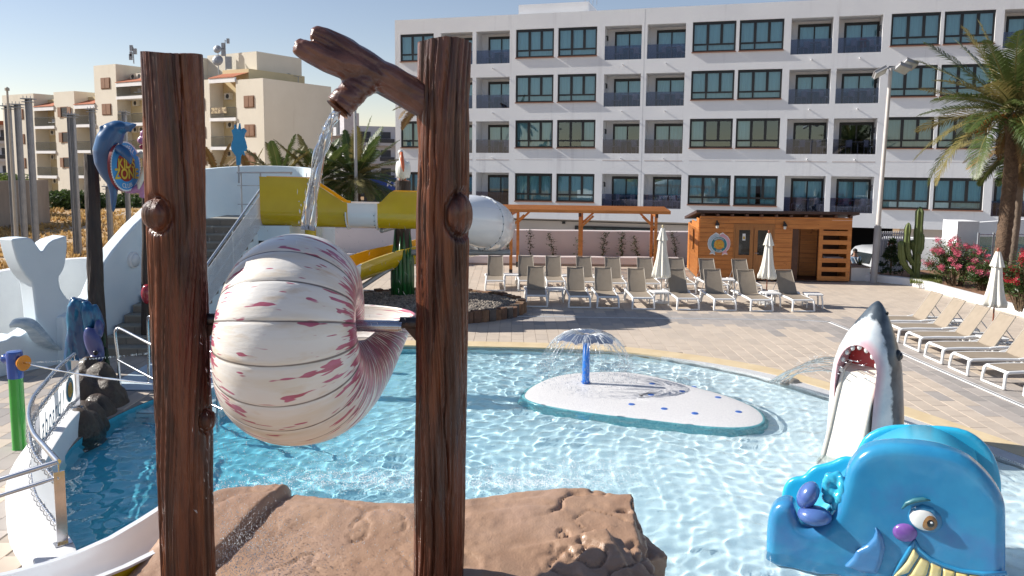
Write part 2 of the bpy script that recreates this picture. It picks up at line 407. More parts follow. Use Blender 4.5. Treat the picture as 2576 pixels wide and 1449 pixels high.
# coping of yellow stone round the pool and the white overflow grating on the right side
def offset(poly, d):
    n = len(poly); out = []
    for i in range(n):
        a = poly[i-1]; b = poly[(i+1) % n]; t = (b-a).normalized(); out.append(poly[i] + Vector((t.y, -t.x))*d)
    return out
area = sum(POOL[i-1].x*POOL[i].y-POOL[i].x*POOL[i-1].y for i in range(len(POOL)))
sgn = 1 if area > 0 else -1
COPE = mat('yellow_coping', (.66, .53, .34), .6, (.58, .45, .27), 2.5, bump=.2, bs=40, dist=.004)
O1 = offset(POOL, .02*sgn); O2 = offset(POOL, .52*sgn); OI = offset(POOL, -.03*sgn)
def grat(p): return p.x > 3.9 and 3 < p.y < 17.2
cp = MB(); n = len(POOL)
idx = [i for i in range(n) if POOL[i].x > -5.6 and not (POOL[i].x < -1.5 and POOL[i].y < 17) and POOL[i].y > 3]
G1 = offset(POOL, .30*sgn); O3 = offset(POOL, .74*sgn)
gt = MB(); gb = MB()
def gw(p):
    return max(0, min(1, (p.x-3.4)/1.6)) if p.y < 17.6 else 0
for i in idx:
    j = (i+1) % n
    if j not in idx: continue
    def in_pt(k): return POOL[k].lerp(G1[k], gw(POOL[k]))
    def out_pt(k): return O2[k].lerp(O3[k], gw(POOL[k]))
    a, b, c, d = in_pt(i), in_pt(j), out_pt(j), out_pt(i)
    cp.add([(*a, .012), (*b, .012), (*c, .012), (*d, .012), (*a, -.14), (*b, -.14), (*c, -.02), (*d, -.02)], [(0, 1, 2, 3), (4, 5, 1, 0), (2, 6, 7, 3)])
    if gw(POOL[i]) > .05:
        a, b, c, d = POOL[i], POOL[j], in_pt(j), in_pt(i)
        gb.add([(*a, -.03), (*b, -.03), (*c, -.03), (*d, -.03), (*a, -.2), (*b, -.2)], [(0, 1, 2, 3), (4, 5, 1, 0)])
        L = (b-a).length; k = max(2, int(L/.035))
        for q in range(k):
            t0, t1 = q/k, (q+.55)/k; p0, p1 = a.lerp(b, t0), a.lerp(b, t1); q0, q1 = d.lerp(c, t0), d.lerp(c, t1)
            gt.add([(*p0, .006), (*p1, .006), (*q1, .006), (*q0, .006), (*p0, -.03), (*p1, -.03), (*q1, -.03), (*q0, -.03)], [(0, 1, 2, 3), (4, 5, 1, 0), (5, 6, 2, 1), (7, 4, 0, 3)])
for b_ in (cp,):
    pass
cpo = cp.build('pool_edge', COPE); tag(cpo, kind='structure')
for poly in cpo.data.polygons: pass
gto = gt.build('overflow_grating', GRATE, cpo); gto['kind'] = 'stuff'
gb.build('overflow_channel', mat('channel_grey', (.45, .46, .47), .6), cpo)

# ---- pool basin: floor that deepens to the left lagoon, walls, water with real ripples that focus the sun
WATER_Z = -.055
def floor_z(x, y):
    deep = np.clip((-.6-x)/5.0, 0, 1); deep = deep*deep*(3-2*deep)
    sh = np.clip((x-3.2)/4.6, 0, 1)
    return -.42 - .36*deep + .345*sh
POOLM, nt, b = nodes('pool_lining')
tc = _n(nt, 'ShaderNodeTexCoord'); sx = _n(nt, 'ShaderNodeSeparateXYZ'); nt.links.new(tc.outputs['Object'], sx.inputs[0])
mr = _n(nt, 'ShaderNodeMapRange'); mr.inputs[1].default_value = -6.2; mr.inputs[2].default_value = 5.2; mr.interpolation_type = 'SMOOTHSTEP'; nt.links.new(sx.outputs[0], mr.inputs[0])
cr = _n(nt, 'ShaderNodeValToRGB'); e = cr.color_ramp.elements
e[0].position = 0; e[0].color = (.06, .42, .56, 1); e[1].position = 1; e[1].color = (.82, .87, .88, 1)
for ps_, cl_ in ((.097, (.14, .50, .61, 1)), (.248, (.34, .63, .71, 1)), (.435, (.54, .72, .77, 1)), (.81, (.70, .80, .82, 1))): k = cr.color_ramp.elements.new(ps_); k.color = cl_
nt.links.new(mr.outputs[0], cr.inputs[0])
br = _n(nt, 'ShaderNodeTexBrick'); br.inputs['Scale'].default_value = 12; br.inputs['Color1'].default_value = (1, 1, 1, 1); br.inputs['Color2'].default_value = (.93, .95, .97, 1); br.inputs['Mortar'].default_value = (.9, .92, .94, 1)
br.offset = 0; br.inputs['Brick Width'].default_value = .5; br.inputs['Row Height'].default_value = .5; nt.links.new(tc.outputs['Object'], br.inputs['Vector'])
mx = _n(nt, 'ShaderNodeMix', data_type='RGBA', blend_type='MULTIPLY'); mx.inputs[0].default_value = 1; nt.links.new(cr.outputs[0], mx.inputs[6]); nt.links.new(br.outputs[0], mx.inputs[7])
nt.links.new(mx.outputs[2], b.inputs['Base Color']); b.inputs['Roughness'].default_value = .6
def receiver(o): o.cycles.is_caustics_receiver = True; return o
fl = MB(); X = np.linspace(-9, 9.5, 60); Y = np.linspace(1, 19, 60)
fl.grid([[(x, y, float(floor_z(x, y))) for x in X] for y in Y])
receiver(tag(fl.build('pool_floor', POOLM, None, 180), kind='structure'))
pw = MB(); lo = [(p.x, p.y, -1.2) for p in OI]; hi = [(p.x, p.y, -.02) for p in OI]
hi = [(p.x, p.y, -.02) for p in POOL]; lo = [(p.x, p.y, -1.2) for p in POOL]
pw.grid([lo, hi], cu=True)
receiver(tag(pw.build('pool_side', POOLM), kind='structure'))
# ripples
WATERM, nt, b = nodes('pool_water'); nt.nodes.remove(b)
g = _n(nt, 'ShaderNodeBsdfGlass'); g.inputs['IOR'].default_value = 1.33; g.inputs['Roughness'].default_value = 0; g.inputs[0].default_value = (.93, .985, 1, 1)
nt.links.new(g.outputs[0], nt.nodes['Material Output'].inputs[0])
x0, x1, y0, y1 = -7.6, 8.9, 4.2, 18.7; dx = .030
NX = int((x1-x0)/dx); NY = int((y1-y0)/dx)
xs = np.linspace(x0, x1, NX, dtype=np.float32); ys = np.linspace(y0, y1, NY, dtype=np.float32); XX, YY = np.meshgrid(xs, ys)
wx = XX + .10*np.sin(YY*1.7+.5*np.sin(XX*.9)); wy = YY + .10*np.sin(XX*1.9+1.3+.6*np.sin(YY*1.1))
Z = np.zeros_like(XX); rg = np.random.RandomState(3)
amp_env = .75 + .35*np.sin(XX*.6+1.0)*np.sin(YY*.5) + .25*np.sin(XX*.23+YY*.31)
for lam, n_, a_ in ((1.0, 7, .0036), (.52, 11, .0032), (.32, 16, .0021), (.19, 16, .0008)):
    for _ in range(n_):
        th = rg.rand()*2*math.pi; l = lam*(.75+.5*rg.rand()); kx, ky = math.cos(th)*2*math.pi/l, math.sin(th)*2*math.pi/l
        Z += a_*(.6+.8*rg.rand())*np.sin(kx*wx+ky*wy+rg.rand()*6.28)
# rings spreading from where the jets and the dome fall in
for cx, cy, lam, a_, fall in ((1.45, 15.05, .30, .006, 1.6), (-1.6, 8.2, .34, .018, 1.3), (.4, 8.3, .36, .014, 1.1), (4.9, 15.0, .25, .006, 1.2)):
    rr = np.sqrt((XX-cx)**2+(YY-cy)**2); Z += a_*np.sin(rr*2*math.pi/lam)*np.exp(-rr/fall)
calm = .30+.70*np.clip((XX+3.6)/2.4, 0, 1)
Z = WATER_Z + Z*amp_env*calm
vv = np.stack([XX, YY, Z], -1).reshape(-1, 3)
ii = (np.arange(NY-1)[:, None]*NX+np.arange(NX-1)[None]).ravel()
ff = np.stack([ii, ii+1, ii+NX+1, ii+NX], -1).astype(np.int32)
me = bpy.data.meshes.new('water'); me.vertices.add(len(vv)); me.vertices.foreach_set('co', vv.ravel())
me.loops.add(ff.size); me.loops.foreach_set('vertex_index', ff.ravel()); me.polygons.add(len(ff))
me.polygons.foreach_set('loop_start', np.arange(0, ff.size, 4, dtype=np.int32)); me.polygons.foreach_set('loop_total', np.full(len(ff), 4, dtype=np.int32))
me.update(calc_edges=True); me.shade_smooth(); me.materials.append(WATERM)
wo = put('water', me); wo.cycles.is_caustics_caster = True; tag(wo, kind='structure')

# ---- splash island with the blue post and its dome of water
isl_d = [(1308, 985), (1335, 960), (1395, 935), (1470, 927), (1560, 925), (1640, 935), (1740, 962), (1830, 985), (1905, 1015), (1930, 1040), (1925, 1058), (1880, 1068), (1790, 1066), (1650, 1050), (1500, 1033), (1380, 1015), (1322, 1000)]
ISL = smooth_loop([G(x, y, .02).to_2d() for x, y in isl_d], 2)
it = thing('splash_island', (2.3, 14.5, -.4), 'low white oval splash pad island with teal tiled rim in the shallow pool', 'splash pad')
PEB = mat('white_pebble', (.76, .75, .74), .38, (.62, .61, .62), 40, bump=.9, bs=70, dist=.012, rv=.12)
TEAL = mat('teal_mosaic', (.06, .25, .30), .3, (.16, .42, .46), 45, lo=.45, hi=.55, bump=.3, bs=60)
c0 = sum(ISL, Vector((0, 0)))/len(ISL)
b_ = MB(); rings = [[(*(c0+(p-c0)*s), z) for p in ISL] for s, z in ((.02, .015), (.3, .012), (.6, .004), (.85, -.018), (.95, -.036), (.975, -.046))]
b_.grid(rings, cu=True); b_.f.append(tuple(range(len(ISL)))); b_.m.append(0)
o = b_.build('pebble_top', PEB, it, 180); receiver(o)
b_ = MB(); rings = [[(*(c0+(p-c0)*s), z) for p in ISL] for s, z in ((.975, -.045), (.985, -.045), (.998, -.06), (1.012, -.10), (1.03, -.5))]
b_.grid(rings, cu=True); receiver(b_.build('mosaic_rim', TEAL, it, 40))
BLUED = mat('blue_nozzle', (.02, .12, .48), .4)
for x, y in ((1641, 966), (1745, 968), (1690, 985) if 0 else (1638, 995), (1716, 985), (1589, 1018), (1671, 1029), (1748, 1040), (1858, 1034), (1806, 998)):
    p = G(x, y, .0); an_ = math.atan2(p.y-c0.y, p.x-c0.x); qn = min(ISL, key=lambda w: abs((math.atan2(w.y-c0.y, w.x-c0.x)-an_+math.pi) % (2*math.pi)-math.pi)); rr_ = (p.to_2d()-c0).length/(qn-c0).length
    p.z = float(np.interp(rr_, (.02, .3, .6, .85, .95, .975), (.015, .012, .004, -.018, -.036, -.046)))-.006; q = MB(); q.lathe([(.0, .012), (.055, .011), (.062, .004), (.062, -.05)], 16, (p.x, p.y, p.z)); q.build('spray_nozzle', BLUED, it, 40)
pp = thing('spray_post', (1.45, 15.05, .03), 'tall blue pipe fountain standing on the white island', 'fountain')
q = MB(); q.lathe([(.075, -.03), (.07, 0), (.065, .9), (.065, .93), (.05, .94), (.0, .94)], 16, (1.45, 15.05, .03)); q.build('pipe', mat('blue_paint', (.018, .16, .62), .35, (.03, .2, .66), 3, col3=(.4, .5, .7), ns3=9, lo3=.72, hi3=.76), pp, 40)
q = MB(); q.lathe([(.09, 0), (.09, .012), (.0, .013)], 16, (1.45, 15.05, .03)); q.build('base_plate', BLUED, pp, 40)
SPRAY = glassmat('falling_water', (.965, .97, .975), -.045, .12, (.8, .8, .8)); 
DROP = nodes('droplets')[0]; DROP.node_tree.nodes['Principled BSDF'].inputs['Base Color'].default_value = (.85, .88, .9, 1); DROP.node_tree.nodes['Principled BSDF'].inputs['Roughness'].default_value = .12
DROP.node_tree.nodes['Principled BSDF'].inputs['Transmission Weight'].default_value = .55; DROP.node_tree.nodes['Principled BSDF'].inputs['IOR'].default_value = 1.33
def drops(mb, p, v, r, m=0):                              # an elongated drop, eight faces
    p = Vector(p); v = Vector(v); u = v.normalized(); a = u.orthogonal().normalized(); c = u.cross(a)
    mb.add([p-v*.5, p+a*r, p+c*r, p-a*r, p-c*r, p+v*.5], [(0, 2, 1), (0, 3, 2), (0, 4, 3), (0, 1, 4), (5, 1, 2), (5, 2, 3), (5, 3, 4), (5, 4, 1)], m)
dome = thing('water_dome', (1.45, 15.05, .9), 'transparent dome of falling water over the blue pipe', 'water')
def dome_pt(a, t, k=1.0): r = (.05+.84*t**.85)*k; return (1.45+r*math.cos(a), 15.05+r*math.sin(a), .03+.955+.05*math.sin(min(t, .35)/.35*math.pi*.5)-.62*max(0, t-.12)**2*1.15)
q = MB(); q.grid([[dome_pt(2*math.pi*j/72, .56*i/12*(1+.05*math.sin(j*2*math.pi*6/72)+.03*math.sin(j*2*math.pi*15/72))) for j in range(72)] for i in range(13)], cu=True); q.build('water_sheet', SPRAY, dome, 180)
q = MB()
for _ in range(210):
    a = random.random()*6.283; t0 = random.uniform(.05, .62); t1 = t0+random.uniform(.12, .42); k = random.uniform(.97, 1.03); da = random.gauss(0, .03)
    q.tube([dome_pt(a+da*i/7, t0+(t1-t0)*i/7, k) for i in range(8)], [.0055*(.5+random.random())*math.sin(math.pi*(i+.7)/8.4) for i in range(8)], 5)
o = q.build('water_strands', DROP, dome, 180); o['kind'] = 'stuff'
q = MB()
for _ in range(2600):
    a = random.random()*6.283; t = .62+.5*random.random()**.8; r = .05+.84*t**.85+random.gauss(0, .025); z = .98-.62*max(0, t-.12)**2*1.15-random.random()**2*.45*(t > .72)
    if z < 0: continue
    drops(q, (1.45+r*math.cos(a), 15.05+r*math.sin(a), .03+z), (.01*math.cos(a), .01*math.sin(a), -random.uniform(.012, .045)), random.uniform(.003, .0075))
o = q.build('droplets', DROP, dome); o['kind'] = 'stuff'
# ================================================================ white hotel across the street
HO = Vector((-7.95, 54.4, 0)); HD = Vector((3.36, -1, 0)).normalized(); HN = Vector((HD.y, -HD.x, 0))   # HN points out to the street
HN = -HN if HN.y > 0 else HN
def HP(u, v, z): return HO + HD*u - HN*v + Vector((0, 0, z))      # v goes into the building
HM = Matrix(((HD.x, -HN.x, 0, HO.x), (HD.y, -HN.y, 0, HO.y), (0, 0, 1, 0), (0, 0, 0, 1)))
hotel = thing('hotel', (0, 54, -1), 'long white four storey hotel with black framed windows and glass fronted balconies', 'hotel')
ROWS_W = [(11.02, 12.80), (8.20, 9.93), (5.32, 7.08), (1.88, 3.68)]
ROWS_B = [(10.72, 12.78), (7.87, 9.86), (4.98, 7.03), (1.58, 3.70)]
BAYS = [('W', .39, 2.79), ('B', 3.3, 5.5), ('B', 5.76, 8.03), ('W', 8.45, 10.95), ('W', 11.22, 13.70), ('B', 14.18, 16.46), ('B', 16.8, 19.1), ('W', 19.5, 22.02), ('W', 22.21, 24.71),
        ('B', 25.1, 27.37), ('B', 27.66, 29.97), ('W', 30.4, 32.9), ('W', 33.08, 35.58), ('B', 36.0, 38.25), ('B', 38.55, 40.8), ('W', 41.2, 43.7)]
HTOP, HBOT, HU = 13.75, .75, 44.6
fm = MB()
def q4(a, b, c, d, m=0): fm.add([a, b, c, d], [(0, 1, 2, 3)], m)
us = sorted({0.0, HU} | {b[1] for b in BAYS} | {b[2] for b in BAYS})
WD, BD = .16, 1.25
for k, u0 in enumerate(us[:-1]):
    u1 = us[k+1]; bay = next((b for b in BAYS if abs(b[1]-u0) < 1e-6 and abs(b[2]-u1) < 1e-6), None)
    if bay is None:
        q4(HP(u0, 0, HBOT), HP(u1, 0, HBOT), HP(u1, 0, HTOP), HP(u0, 0, HTOP)); continue
    z = HBOT
    for r in (3, 2, 1, 0):
        a, b_ = (ROWS_W if bay[0] == 'W' else ROWS_B)[r]; dpt = WD if bay[0] == 'W' else BD
        q4(HP(u0, 0, z), HP(u1, 0, z), HP(u1, 0, a), HP(u0, 0, a)); z = b_
        q4(HP(u0, 0, a), HP(u0, dpt, a), HP(u0, dpt, b_), HP(u0, 0, b_)); q4(HP(u1, dpt, a), HP(u1, 0, a), HP(u1, 0, b_), HP(u1, dpt, b_))
        q4(HP(u0, 0, a), HP(u1, 0, a), HP(u1, dpt, a), HP(u0, dpt, a)); q4(HP(u0, dpt, b_), HP(u1, dpt, b_), HP(u1, 0, b_), HP(u0, 0, b_))
        if bay[0] == 'B':                                          # back wall of the balcony beside the door
            q4(HP(u0, dpt, a), HP(u0+.42, dpt, a), HP(u0+.42, dpt, b_), HP(u0, dpt, b_))
            q4(HP(u0+.42, dpt, b_-.16), HP(u1, dpt, b_-.16), HP(u1, dpt, b_), HP(u0+.42, dpt, b_))
    q4(HP(u0, 0, z), HP(u1, 0, z), HP(u1, 0, HTOP), HP(u0, 0, HTOP))
q4(HP(0, 14, HBOT), HP(0, 0, HBOT), HP(0, 0, HTOP), HP(0, 14, HTOP)); q4(HP(HU, 0, HBOT), HP(HU, 14, HBOT), HP(HU, 14, HTOP), HP(HU, 0, HTOP))
q4(HP(0, 14, HTOP-.5), HP(0, .3, HTOP-.5), HP(HU, .3, HTOP-.5), HP(HU, 14, HTOP-.5)); q4(HP(HU, 14, HBOT), HP(0, 14, HBOT), HP(0, 14, HTOP), HP(HU, 14, HTOP))
q4(HP(0, 0, HTOP), HP(HU, 0, HTOP), HP(HU, .3, HTOP), HP(0, .3, HTOP)); q4(HP(0, .3, HTOP), HP(HU, .3, HTOP), HP(HU, .3, HTOP-.5), HP(0, .3, HTOP-.5))
q4(HP(0, 0, HBOT), HP(0, .7, HBOT), HP(HU, .7, HBOT), HP(HU, 0, HBOT))
fm.build('facade', HOTELW, hotel)
# thin vertical pilaster joints and the recessed band over the ground floor
jm = MB()
jm.box(16.63-.012, 16.63+.012, -.003, 0, 1.6, HTOP-.05, 0, HM)
jm.build('joint', mat('joint_grey', (.55, .55, .57), .8), hotel)
bandm = MB()
for (kd, a, b_) in BAYS: bandm.box(a, b_, -.006, 0, 4.55 if kd == 'W' else 4.5, 4.57, 0, HM)
bandm.build('lintel_band', mat('band_pink', (.66, .60, .58), .8), hotel)
INT = mat('room_dark', (.035, .035, .04), .9); CURT = mat('curtain', (.80, .82, .80), .9, (.66, .70, .70), 2, st=(8, 8, .2)); CURT2 = mat('curtain_grey', (.5, .5, .48), .9, (.4, .4, .39), 2, st=(8, 8, .2))
GL = glassmat('window_glass', (.52, .80, .88), .12, .015, (.80, .95, 1.0)); GLB = glassmat('balustrade_glass', (.48, .50, .60), .03, .02, (.8, .85, 1))
SILL = mat('terracotta_sill', (.30, .13, .08), .7)
def wavy(w, h, amp, n, seed):
    rr = random.Random(seed); b = MB(); ph = rr.random()*6
    b.grid([[(w*i/n, amp*math.sin(i*1.35+ph+.8*math.sin(i*.31+ph))*(.6+.4*math.sin(i*.17+seed)), z) for i in range(n+1)] for z in (0, h)]); return b
def pane_mesh(w, h):
    b = MB(); b.add([(0, 0, 0), (w, 0, 0), (w, 0, h), (0, 0, h)], [(0, 1, 2, 3)]); return b.mesh('pane', GL)
WW, WH = 2.48, 1.76                                               # window unit in its own frame: u, v, z from its lower left corner
def window_frame():
    b = MB(); t = .10; d0, d1 = 0, .07
    b.box(0, t, d0, d1, 0, WH); b.box(WW-t, WW, d0, d1, 0, WH); b.box(t, WW-t, d0, d1, WH-.15, WH); b.box(t, WW-t, d0, d1, 0, t)
    b.box(t, WW-t, d0+.004, d1-.004, .40, .50); 
    for u in (WW*.352, WW*.672): b.box(u-.08, u+.08, d0+.002, d1-.002, .5, WH-.15)
    b.box(WW*.352-.05, WW*.352+.05, d0+.002, d1-.002, t, .4)
    return b.mesh('window', DARK)
wf = window_frame()
px = [(.10, WW*.352-.08), (WW*.352+.08, WW*.672-.08), (WW*.672+.08, WW-.10)]
pms = [pane_mesh(b_-a, WH-.65) for a, b_ in px] + [pane_mesh(WW*.352-.05-.10, .30), pane_mesh(WW-.10-WW*.352-.05, .30)]
ppos = [(a, .5) for a, b_ in px] + [(.10, .10), (WW*.352+.05, .10)]
cms = [wavy(WW*f, WH, .03, n, k).mesh('curtain', CURT) for k, (f, n) in enumerate([(.98, 46), (.5, 22), (.36, 18)])]
cmg = wavy(WW*.98, WH, .03, 46, 9).mesh('curtain', CURT2)
bx = MB(); bx.add([(0, 0, 0), (WW, 0, 0), (WW, 0, WH), (0, 0, WH), (0, 2, 0), (WW, 2, 0), (WW, 2, WH), (0, 2, WH)], [(4, 5, 6, 7), (0, 1, 5, 4), (3, 7, 6, 2), (0, 4, 7, 3), (1, 2, 6, 5)]); inter = bx.mesh('room', INT)
sb = MB(); sb.box(-.04, WW+.04, -.24, .0, -.05, 0); sillm = sb.mesh('sill', SILL)
def hput(name, me, par, u, v, z, su=1.0):
    o = bpy.data.objects.new(name, me); COL.objects.link(o); o.parent = par
    if par is hotel:
        o.matrix_parent_inverse = root_matrix(hotel).inverted(); o.matrix_basis = HM @ Matrix.Translation((u, v, z)) @ Matrix.Diagonal((su, 1, 1, 1))
    else: o.location = (u, v, z)
    return o
rw_ = random.Random(5)
for (kd, a, b_) in BAYS:
    for r in range(4):
        if kd == 'W':
            z0, z1 = ROWS_W[r]; sc = (b_-a-.02)/WW
            w = hput('window', wf, hotel, a+.01, WD-.09, z0+.005, sc); w.scale.z = (z1-z0-.02)/WH
            for pm_, (pu, pz) in zip(pms, ppos): hput('pane', pm_, w, pu, .035, pz)
            hput('sill', sillm, w, 0, .08, 0)
            hput('room', inter, w, 0, .12, 0)
            s = rw_.random(); key = (round(a), r)
            if r == 2 and a in (30.4,): hput('curtain', cmg, w, .02, .16, 0)
            elif (r == 2 and a in (11.22, 33.08)) or (r == 2 and a in (19.5, 22.21)): hput('curtain', cms[2], w, (.02 if a != 11.22 else WW*.62), .16, 0); 
            elif s < .15: hput('curtain', cms[1], w, .02, .16, 0); hput('curtain', cms[2], w, WW*.62, .17, 0)
            else: hput('curtain', cms[0], w, .02, .16, 0)
        else:
            z0, z1 = ROWS_B[r]; w0 = b_-a; dw = w0-.46; dh = z1-z0-.18
            d = MB(); t = .11
            d.box(0, t, 0, .07, 0, dh); d.box(dw-t, dw, 0, .07, 0, dh); d.box(t, dw-t, 0, .07, dh-.16, dh); d.box(t, dw-t, 0, .07, 0, .1); d.box(dw*.5-.04, dw*.5+.04, .002, .068, .1, dh-.16)
            o = hput('balcony_door', d.mesh('balcony_door', DARK), hotel, a+.44, BD-.035, z0+.005)
            pmesh = pane_mesh(dw*.5-.04-t, dh-.26); hput('pane', pmesh, o, t, .035, .1); hput('pane', pmesh, o, dw*.5+.04, .035, .1)
            rb = MB(); rb.add([(0, 0, 0), (dw, 0, 0), (dw, 0, dh), (0, 0, dh), (0, 2, 0), (dw, 2, 0), (dw, 2, dh), (0, 2, dh)], [(4, 5, 6, 7), (0, 1, 5, 4), (3, 7, 6, 2), (0, 4, 7, 3), (1, 2, 6, 5)]); hput('room', rb.mesh('room', INT), o, 0, .10, 0)
            s = rw_.random(); ck = rw_.randint(0, 99)
            if r == 2 and a in (25.1, 27.66): pass
            elif r == 2 and a == 14.18: hput('curtain', wavy(dw*.45, dh, .03, 18, ck).mesh('curtain', CURT), o, .05, .16, 0)
            elif r == 3 and s < .5: hput('curtain', wavy(dw*.55, dh, .03, 22, ck).mesh('curtain', CURT2), o, .05, .16, 0)
            else: hput('curtain', wavy(dw-.06, dh, .03, 36, ck).mesh('curtain', CURT), o, .03, .16, 0)
            g_ = MB(); g_.box(a+.01, b_-.01, .05, .065, z0+.01, z0+.86, 0, HM); g_.build('balustrade', GLB, hotel)
            if r < 3:
                sp = MB(); c = HP((a+b_)/2+.05, 0, z0-.32); sp.cyl(c, c+HN*.22, .035, n=8); sp.cyl(c+HN*.2, c+HN*.222, .022, n=8, m=1); sp.build('drain_spout', [WHITE, DARK], hotel)
            if a in (14.18, 27.66):
                la = MB(); uu = a+.10 if a == 14.18 else b_-.10; c = HP(uu, .45, z1-.55); la.cyl(c, c+Vector((0, 0, -.28)), .05, n=8); la.cyl(c+Vector((0, 0, .02)), c+HP(0, 0, 0)*0+HD*(-.12 if a == 14.18 else .12), .025, n=6); la.build('wall_lamp', DARK, hotel)
# roof box
rb = MB(); rb.box(8.43, 13.0, .6, 6, HTOP-.5, 14.45, 0, HM); rb.build('roof_box', HOTELW, hotel)
# plinth storey set back under the facade: beige wall, strip window, service line, garage
plm = MB(); plm.box(0, 27.0, .7, .9, -1, HBOT-.004, 0, HM); plm.box(31.6, HU, .7, .9, -1, HBOT-.004, 0, HM)
plm.build('plinth', mat('plinth_beige', (.60, .535, .48), .85, (.55, .49, .44), .6, bump=.2, bs=20), hotel)
pm2 = MB(); pm2.box(12.35, 17.45, .62, .7, -.72, .32, 0, HM); pf = pm2.build('strip_window', DARK, hotel)
for k in range(4):
    q = MB(); q.box(12.5+k*1.24, 13.55+k*1.24, .605, .618, -.62, .22, 0, HM); q.build('pane', mat('strip_glass', (.05, .075, .075), .08), pf)
sv = MB(); sv.tube([HP(8.0, .66, .62), HP(24, .66, .56)], .025, 6); sv.box(11.5, 11.7, .6, .68, .42, .56, 0, HM); sv.build('cable_line', DARK, hotel)
gm = MB(); gm.box(27.0, 31.6, 3.2, 3.3, -1.5, .70, 0, HM); gm.build('garage_back', mat('garage_back', (.004, .004, .005), .9), hotel); gm = MB(); gm.box(27.0, 31.6, .0, 3.2, -.857, -.853, 0, HM); gm.build('garage_floor', mat('garage_shade', (.006, .006, .007), .9), hotel)  # near-black colour puts the undercroft's shade into the back and floor
# balcony furniture, small and white, seen through the balustrades
CH = mat('balcony_white', (.75, .75, .76), .5)
def bal_chair(u, v, z, rz, m=CH):
    t = thing('balcony_chair', HP(u, v, z), '', 'chair', 'balcony chairs', rz)
    b = MB(); b.box(-.22, .22, -.22, .22, .40, .44); b.box(-.22, .22, .19, .23, .44, .82)
    b.build('seat', m, t, None, True)
    b = MB()
    for sx_ in (-.2, .2):
        for sy_ in (-.2, .2): b.cyl((sx_, sy_, 0), (sx_, sy_, .40), .02, n=5)
    b.build('legs', m, t, None, True); return t
RED = mat('red_towel', (.42, .03, .04), .9)
BALF = [(a, b_, r) for (kd, a, b_) in BAYS if kd == 'B' and a > 5 for r in range(4)]
ordn = ['first', 'second', 'third', 'fourth', 'fifth', 'sixth', 'seventh', 'eighth', 'ninth', 'tenth', 'eleventh', 'twelfth', 'thirteenth']
flr = ['top', 'third', 'second', 'lowest']
bcol = {5.76: 'behind the right log', 14.18: 'above the left half of the pergola', 16.8: 'right of the long wall joint', 25.1: 'just left of the lamp post pair', 27.66: 'nearest the floodlight pole', 36.0: 'behind the palm', 38.55: 'at the far right'}
rotf = math.atan2(HD.y, HD.x)
for (a, b_, r) in BALF:
    z0 = ROWS_B[r][0]
    if a > 36.5 or (a == 5.76 and r > 2): continue
    t = thing('balcony_table', HP((a+b_)/2+.25, .62, z0+.01), 'small white round table on the %s floor balcony, %s' % (flr[r], bcol[a]), 'table', 'balcony tables', rotf)
    q = MB(); q.lathe([(0, .70), (.36, .70), (.36, .72), (0, .722)], 14); q.build('table_top', CH, t, 40, True)
    q = MB(); q.cyl((0, 0, 0), (0, 0, .7), .03, n=8); q.lathe([(.2, 0), (.2, .02), (0, .03)], 10); q.build('pedestal', CH, t, None, True)
    for k, du in enumerate((-.38, .88)):
        c = bal_chair((a+b_)/2+du, .62, z0+.01, rotf+(-.9 if k == 0 else .9))
        c['label'] = '%s chair on the %s floor balcony %s' % (('left', 'right')[k], flr[r], bcol[a])
tw = MB(); tw.box(28.9, 29.25, .78, .86, 11.35, 11.62, 0, HM); tw.box(28.9, 29.25, .70, .78, 11.1, 11.60, 0, HM); o = tw.build('towel', RED); tag(o, 'red towel hung over a chair on a top floor balcony', 'towel')
sg = MB(); sg.box(6.62, 6.95, .62, .66, -.40, .02, 0, HM); o = sg.build('fire_sign', mat('sign_red', (.6, .02, .03), .5)); tag(o, 'small square red fire point sign on the beige hotel plinth', 'sign')
q = MB(); M_ = frame_at(HP(6.74, .615, -.2), HD); q.box(-.05, .02, -.08, .06, 0, .003, 0, M_); q.box(.07, .11, -.1, .1, 0, .003, 0, M_); q.build('symbol', WHITE, o)
q = MB()
for k in range(4): c = HP(12.6+.25*k, 1.5, 14.4); q.cyl(c, c+Vector((0, 0, .5+.15*(k % 2))), .02, n=5)
q.cyl(HP(12.4, 1.5, 14.85), HP(13.6, 1.5, 14.95), .02, n=5); tag(q.build('roof_aerial', GREYSTEEL), 'thin metal aerial on the hotel roof box', 'aerial')

# ================================================================ far buildings and field on the left
CREAME = mat('cream_end_wall', (.88, .79, .61), .85, (.84, .75, .56), .25, bump=.3, bs=6, dist=.03)
CREAM = mat('cream_render', (.72, .67, .57), .85, (.66, .61, .51), .25, bump=.3, bs=6, dist=.03, col3=(.55, .48, .38), ns3=.3, lo3=.6, hi3=.85, st3=(2, 2, .4))
CREAM2 = mat('cream_recess', (.66, .54, .32), .85, (.6, .49, .29), .3)
SHUT = mat('brown_shutter', (.26, .135, .075), .7, (.22, .11, .06), 3); RTILE = mat('roof_tile', (.42, .13, .055), .8, (.33, .1, .045), 2, bump=.5, bs=8, dist=.05)
RAILD = mat('dark_railing', (.03, .035, .03), .5); ACM = mat('ac_cream', (.62, .58, .50), .6)
AO = P(664, 300, 74.0); AO.z = 0; AD = Vector((-.868, .496, 0)); AN = Vector((-.496, -.868, 0))       # u runs left along the front
AM = Matrix(((AD.x, -AN.x, 0, AO.x), (AD.y, -AN.y, 0, AO.y), (0, 0, 1, 0), (0, 0, 0, 1)))
def AU(x, y, v=0.0):
    p = PL(x, y, AO-AN*v, AN); q = p-(AO-AN*v); return q.dot(AD), p.z
apt = thing('apartment_block', AO, 'cream stepped apartment block with brown shutters and recessed balconies', 'apartment building')
N2D = .7242
def an(x): return AU(x*N2D, 300)[0]
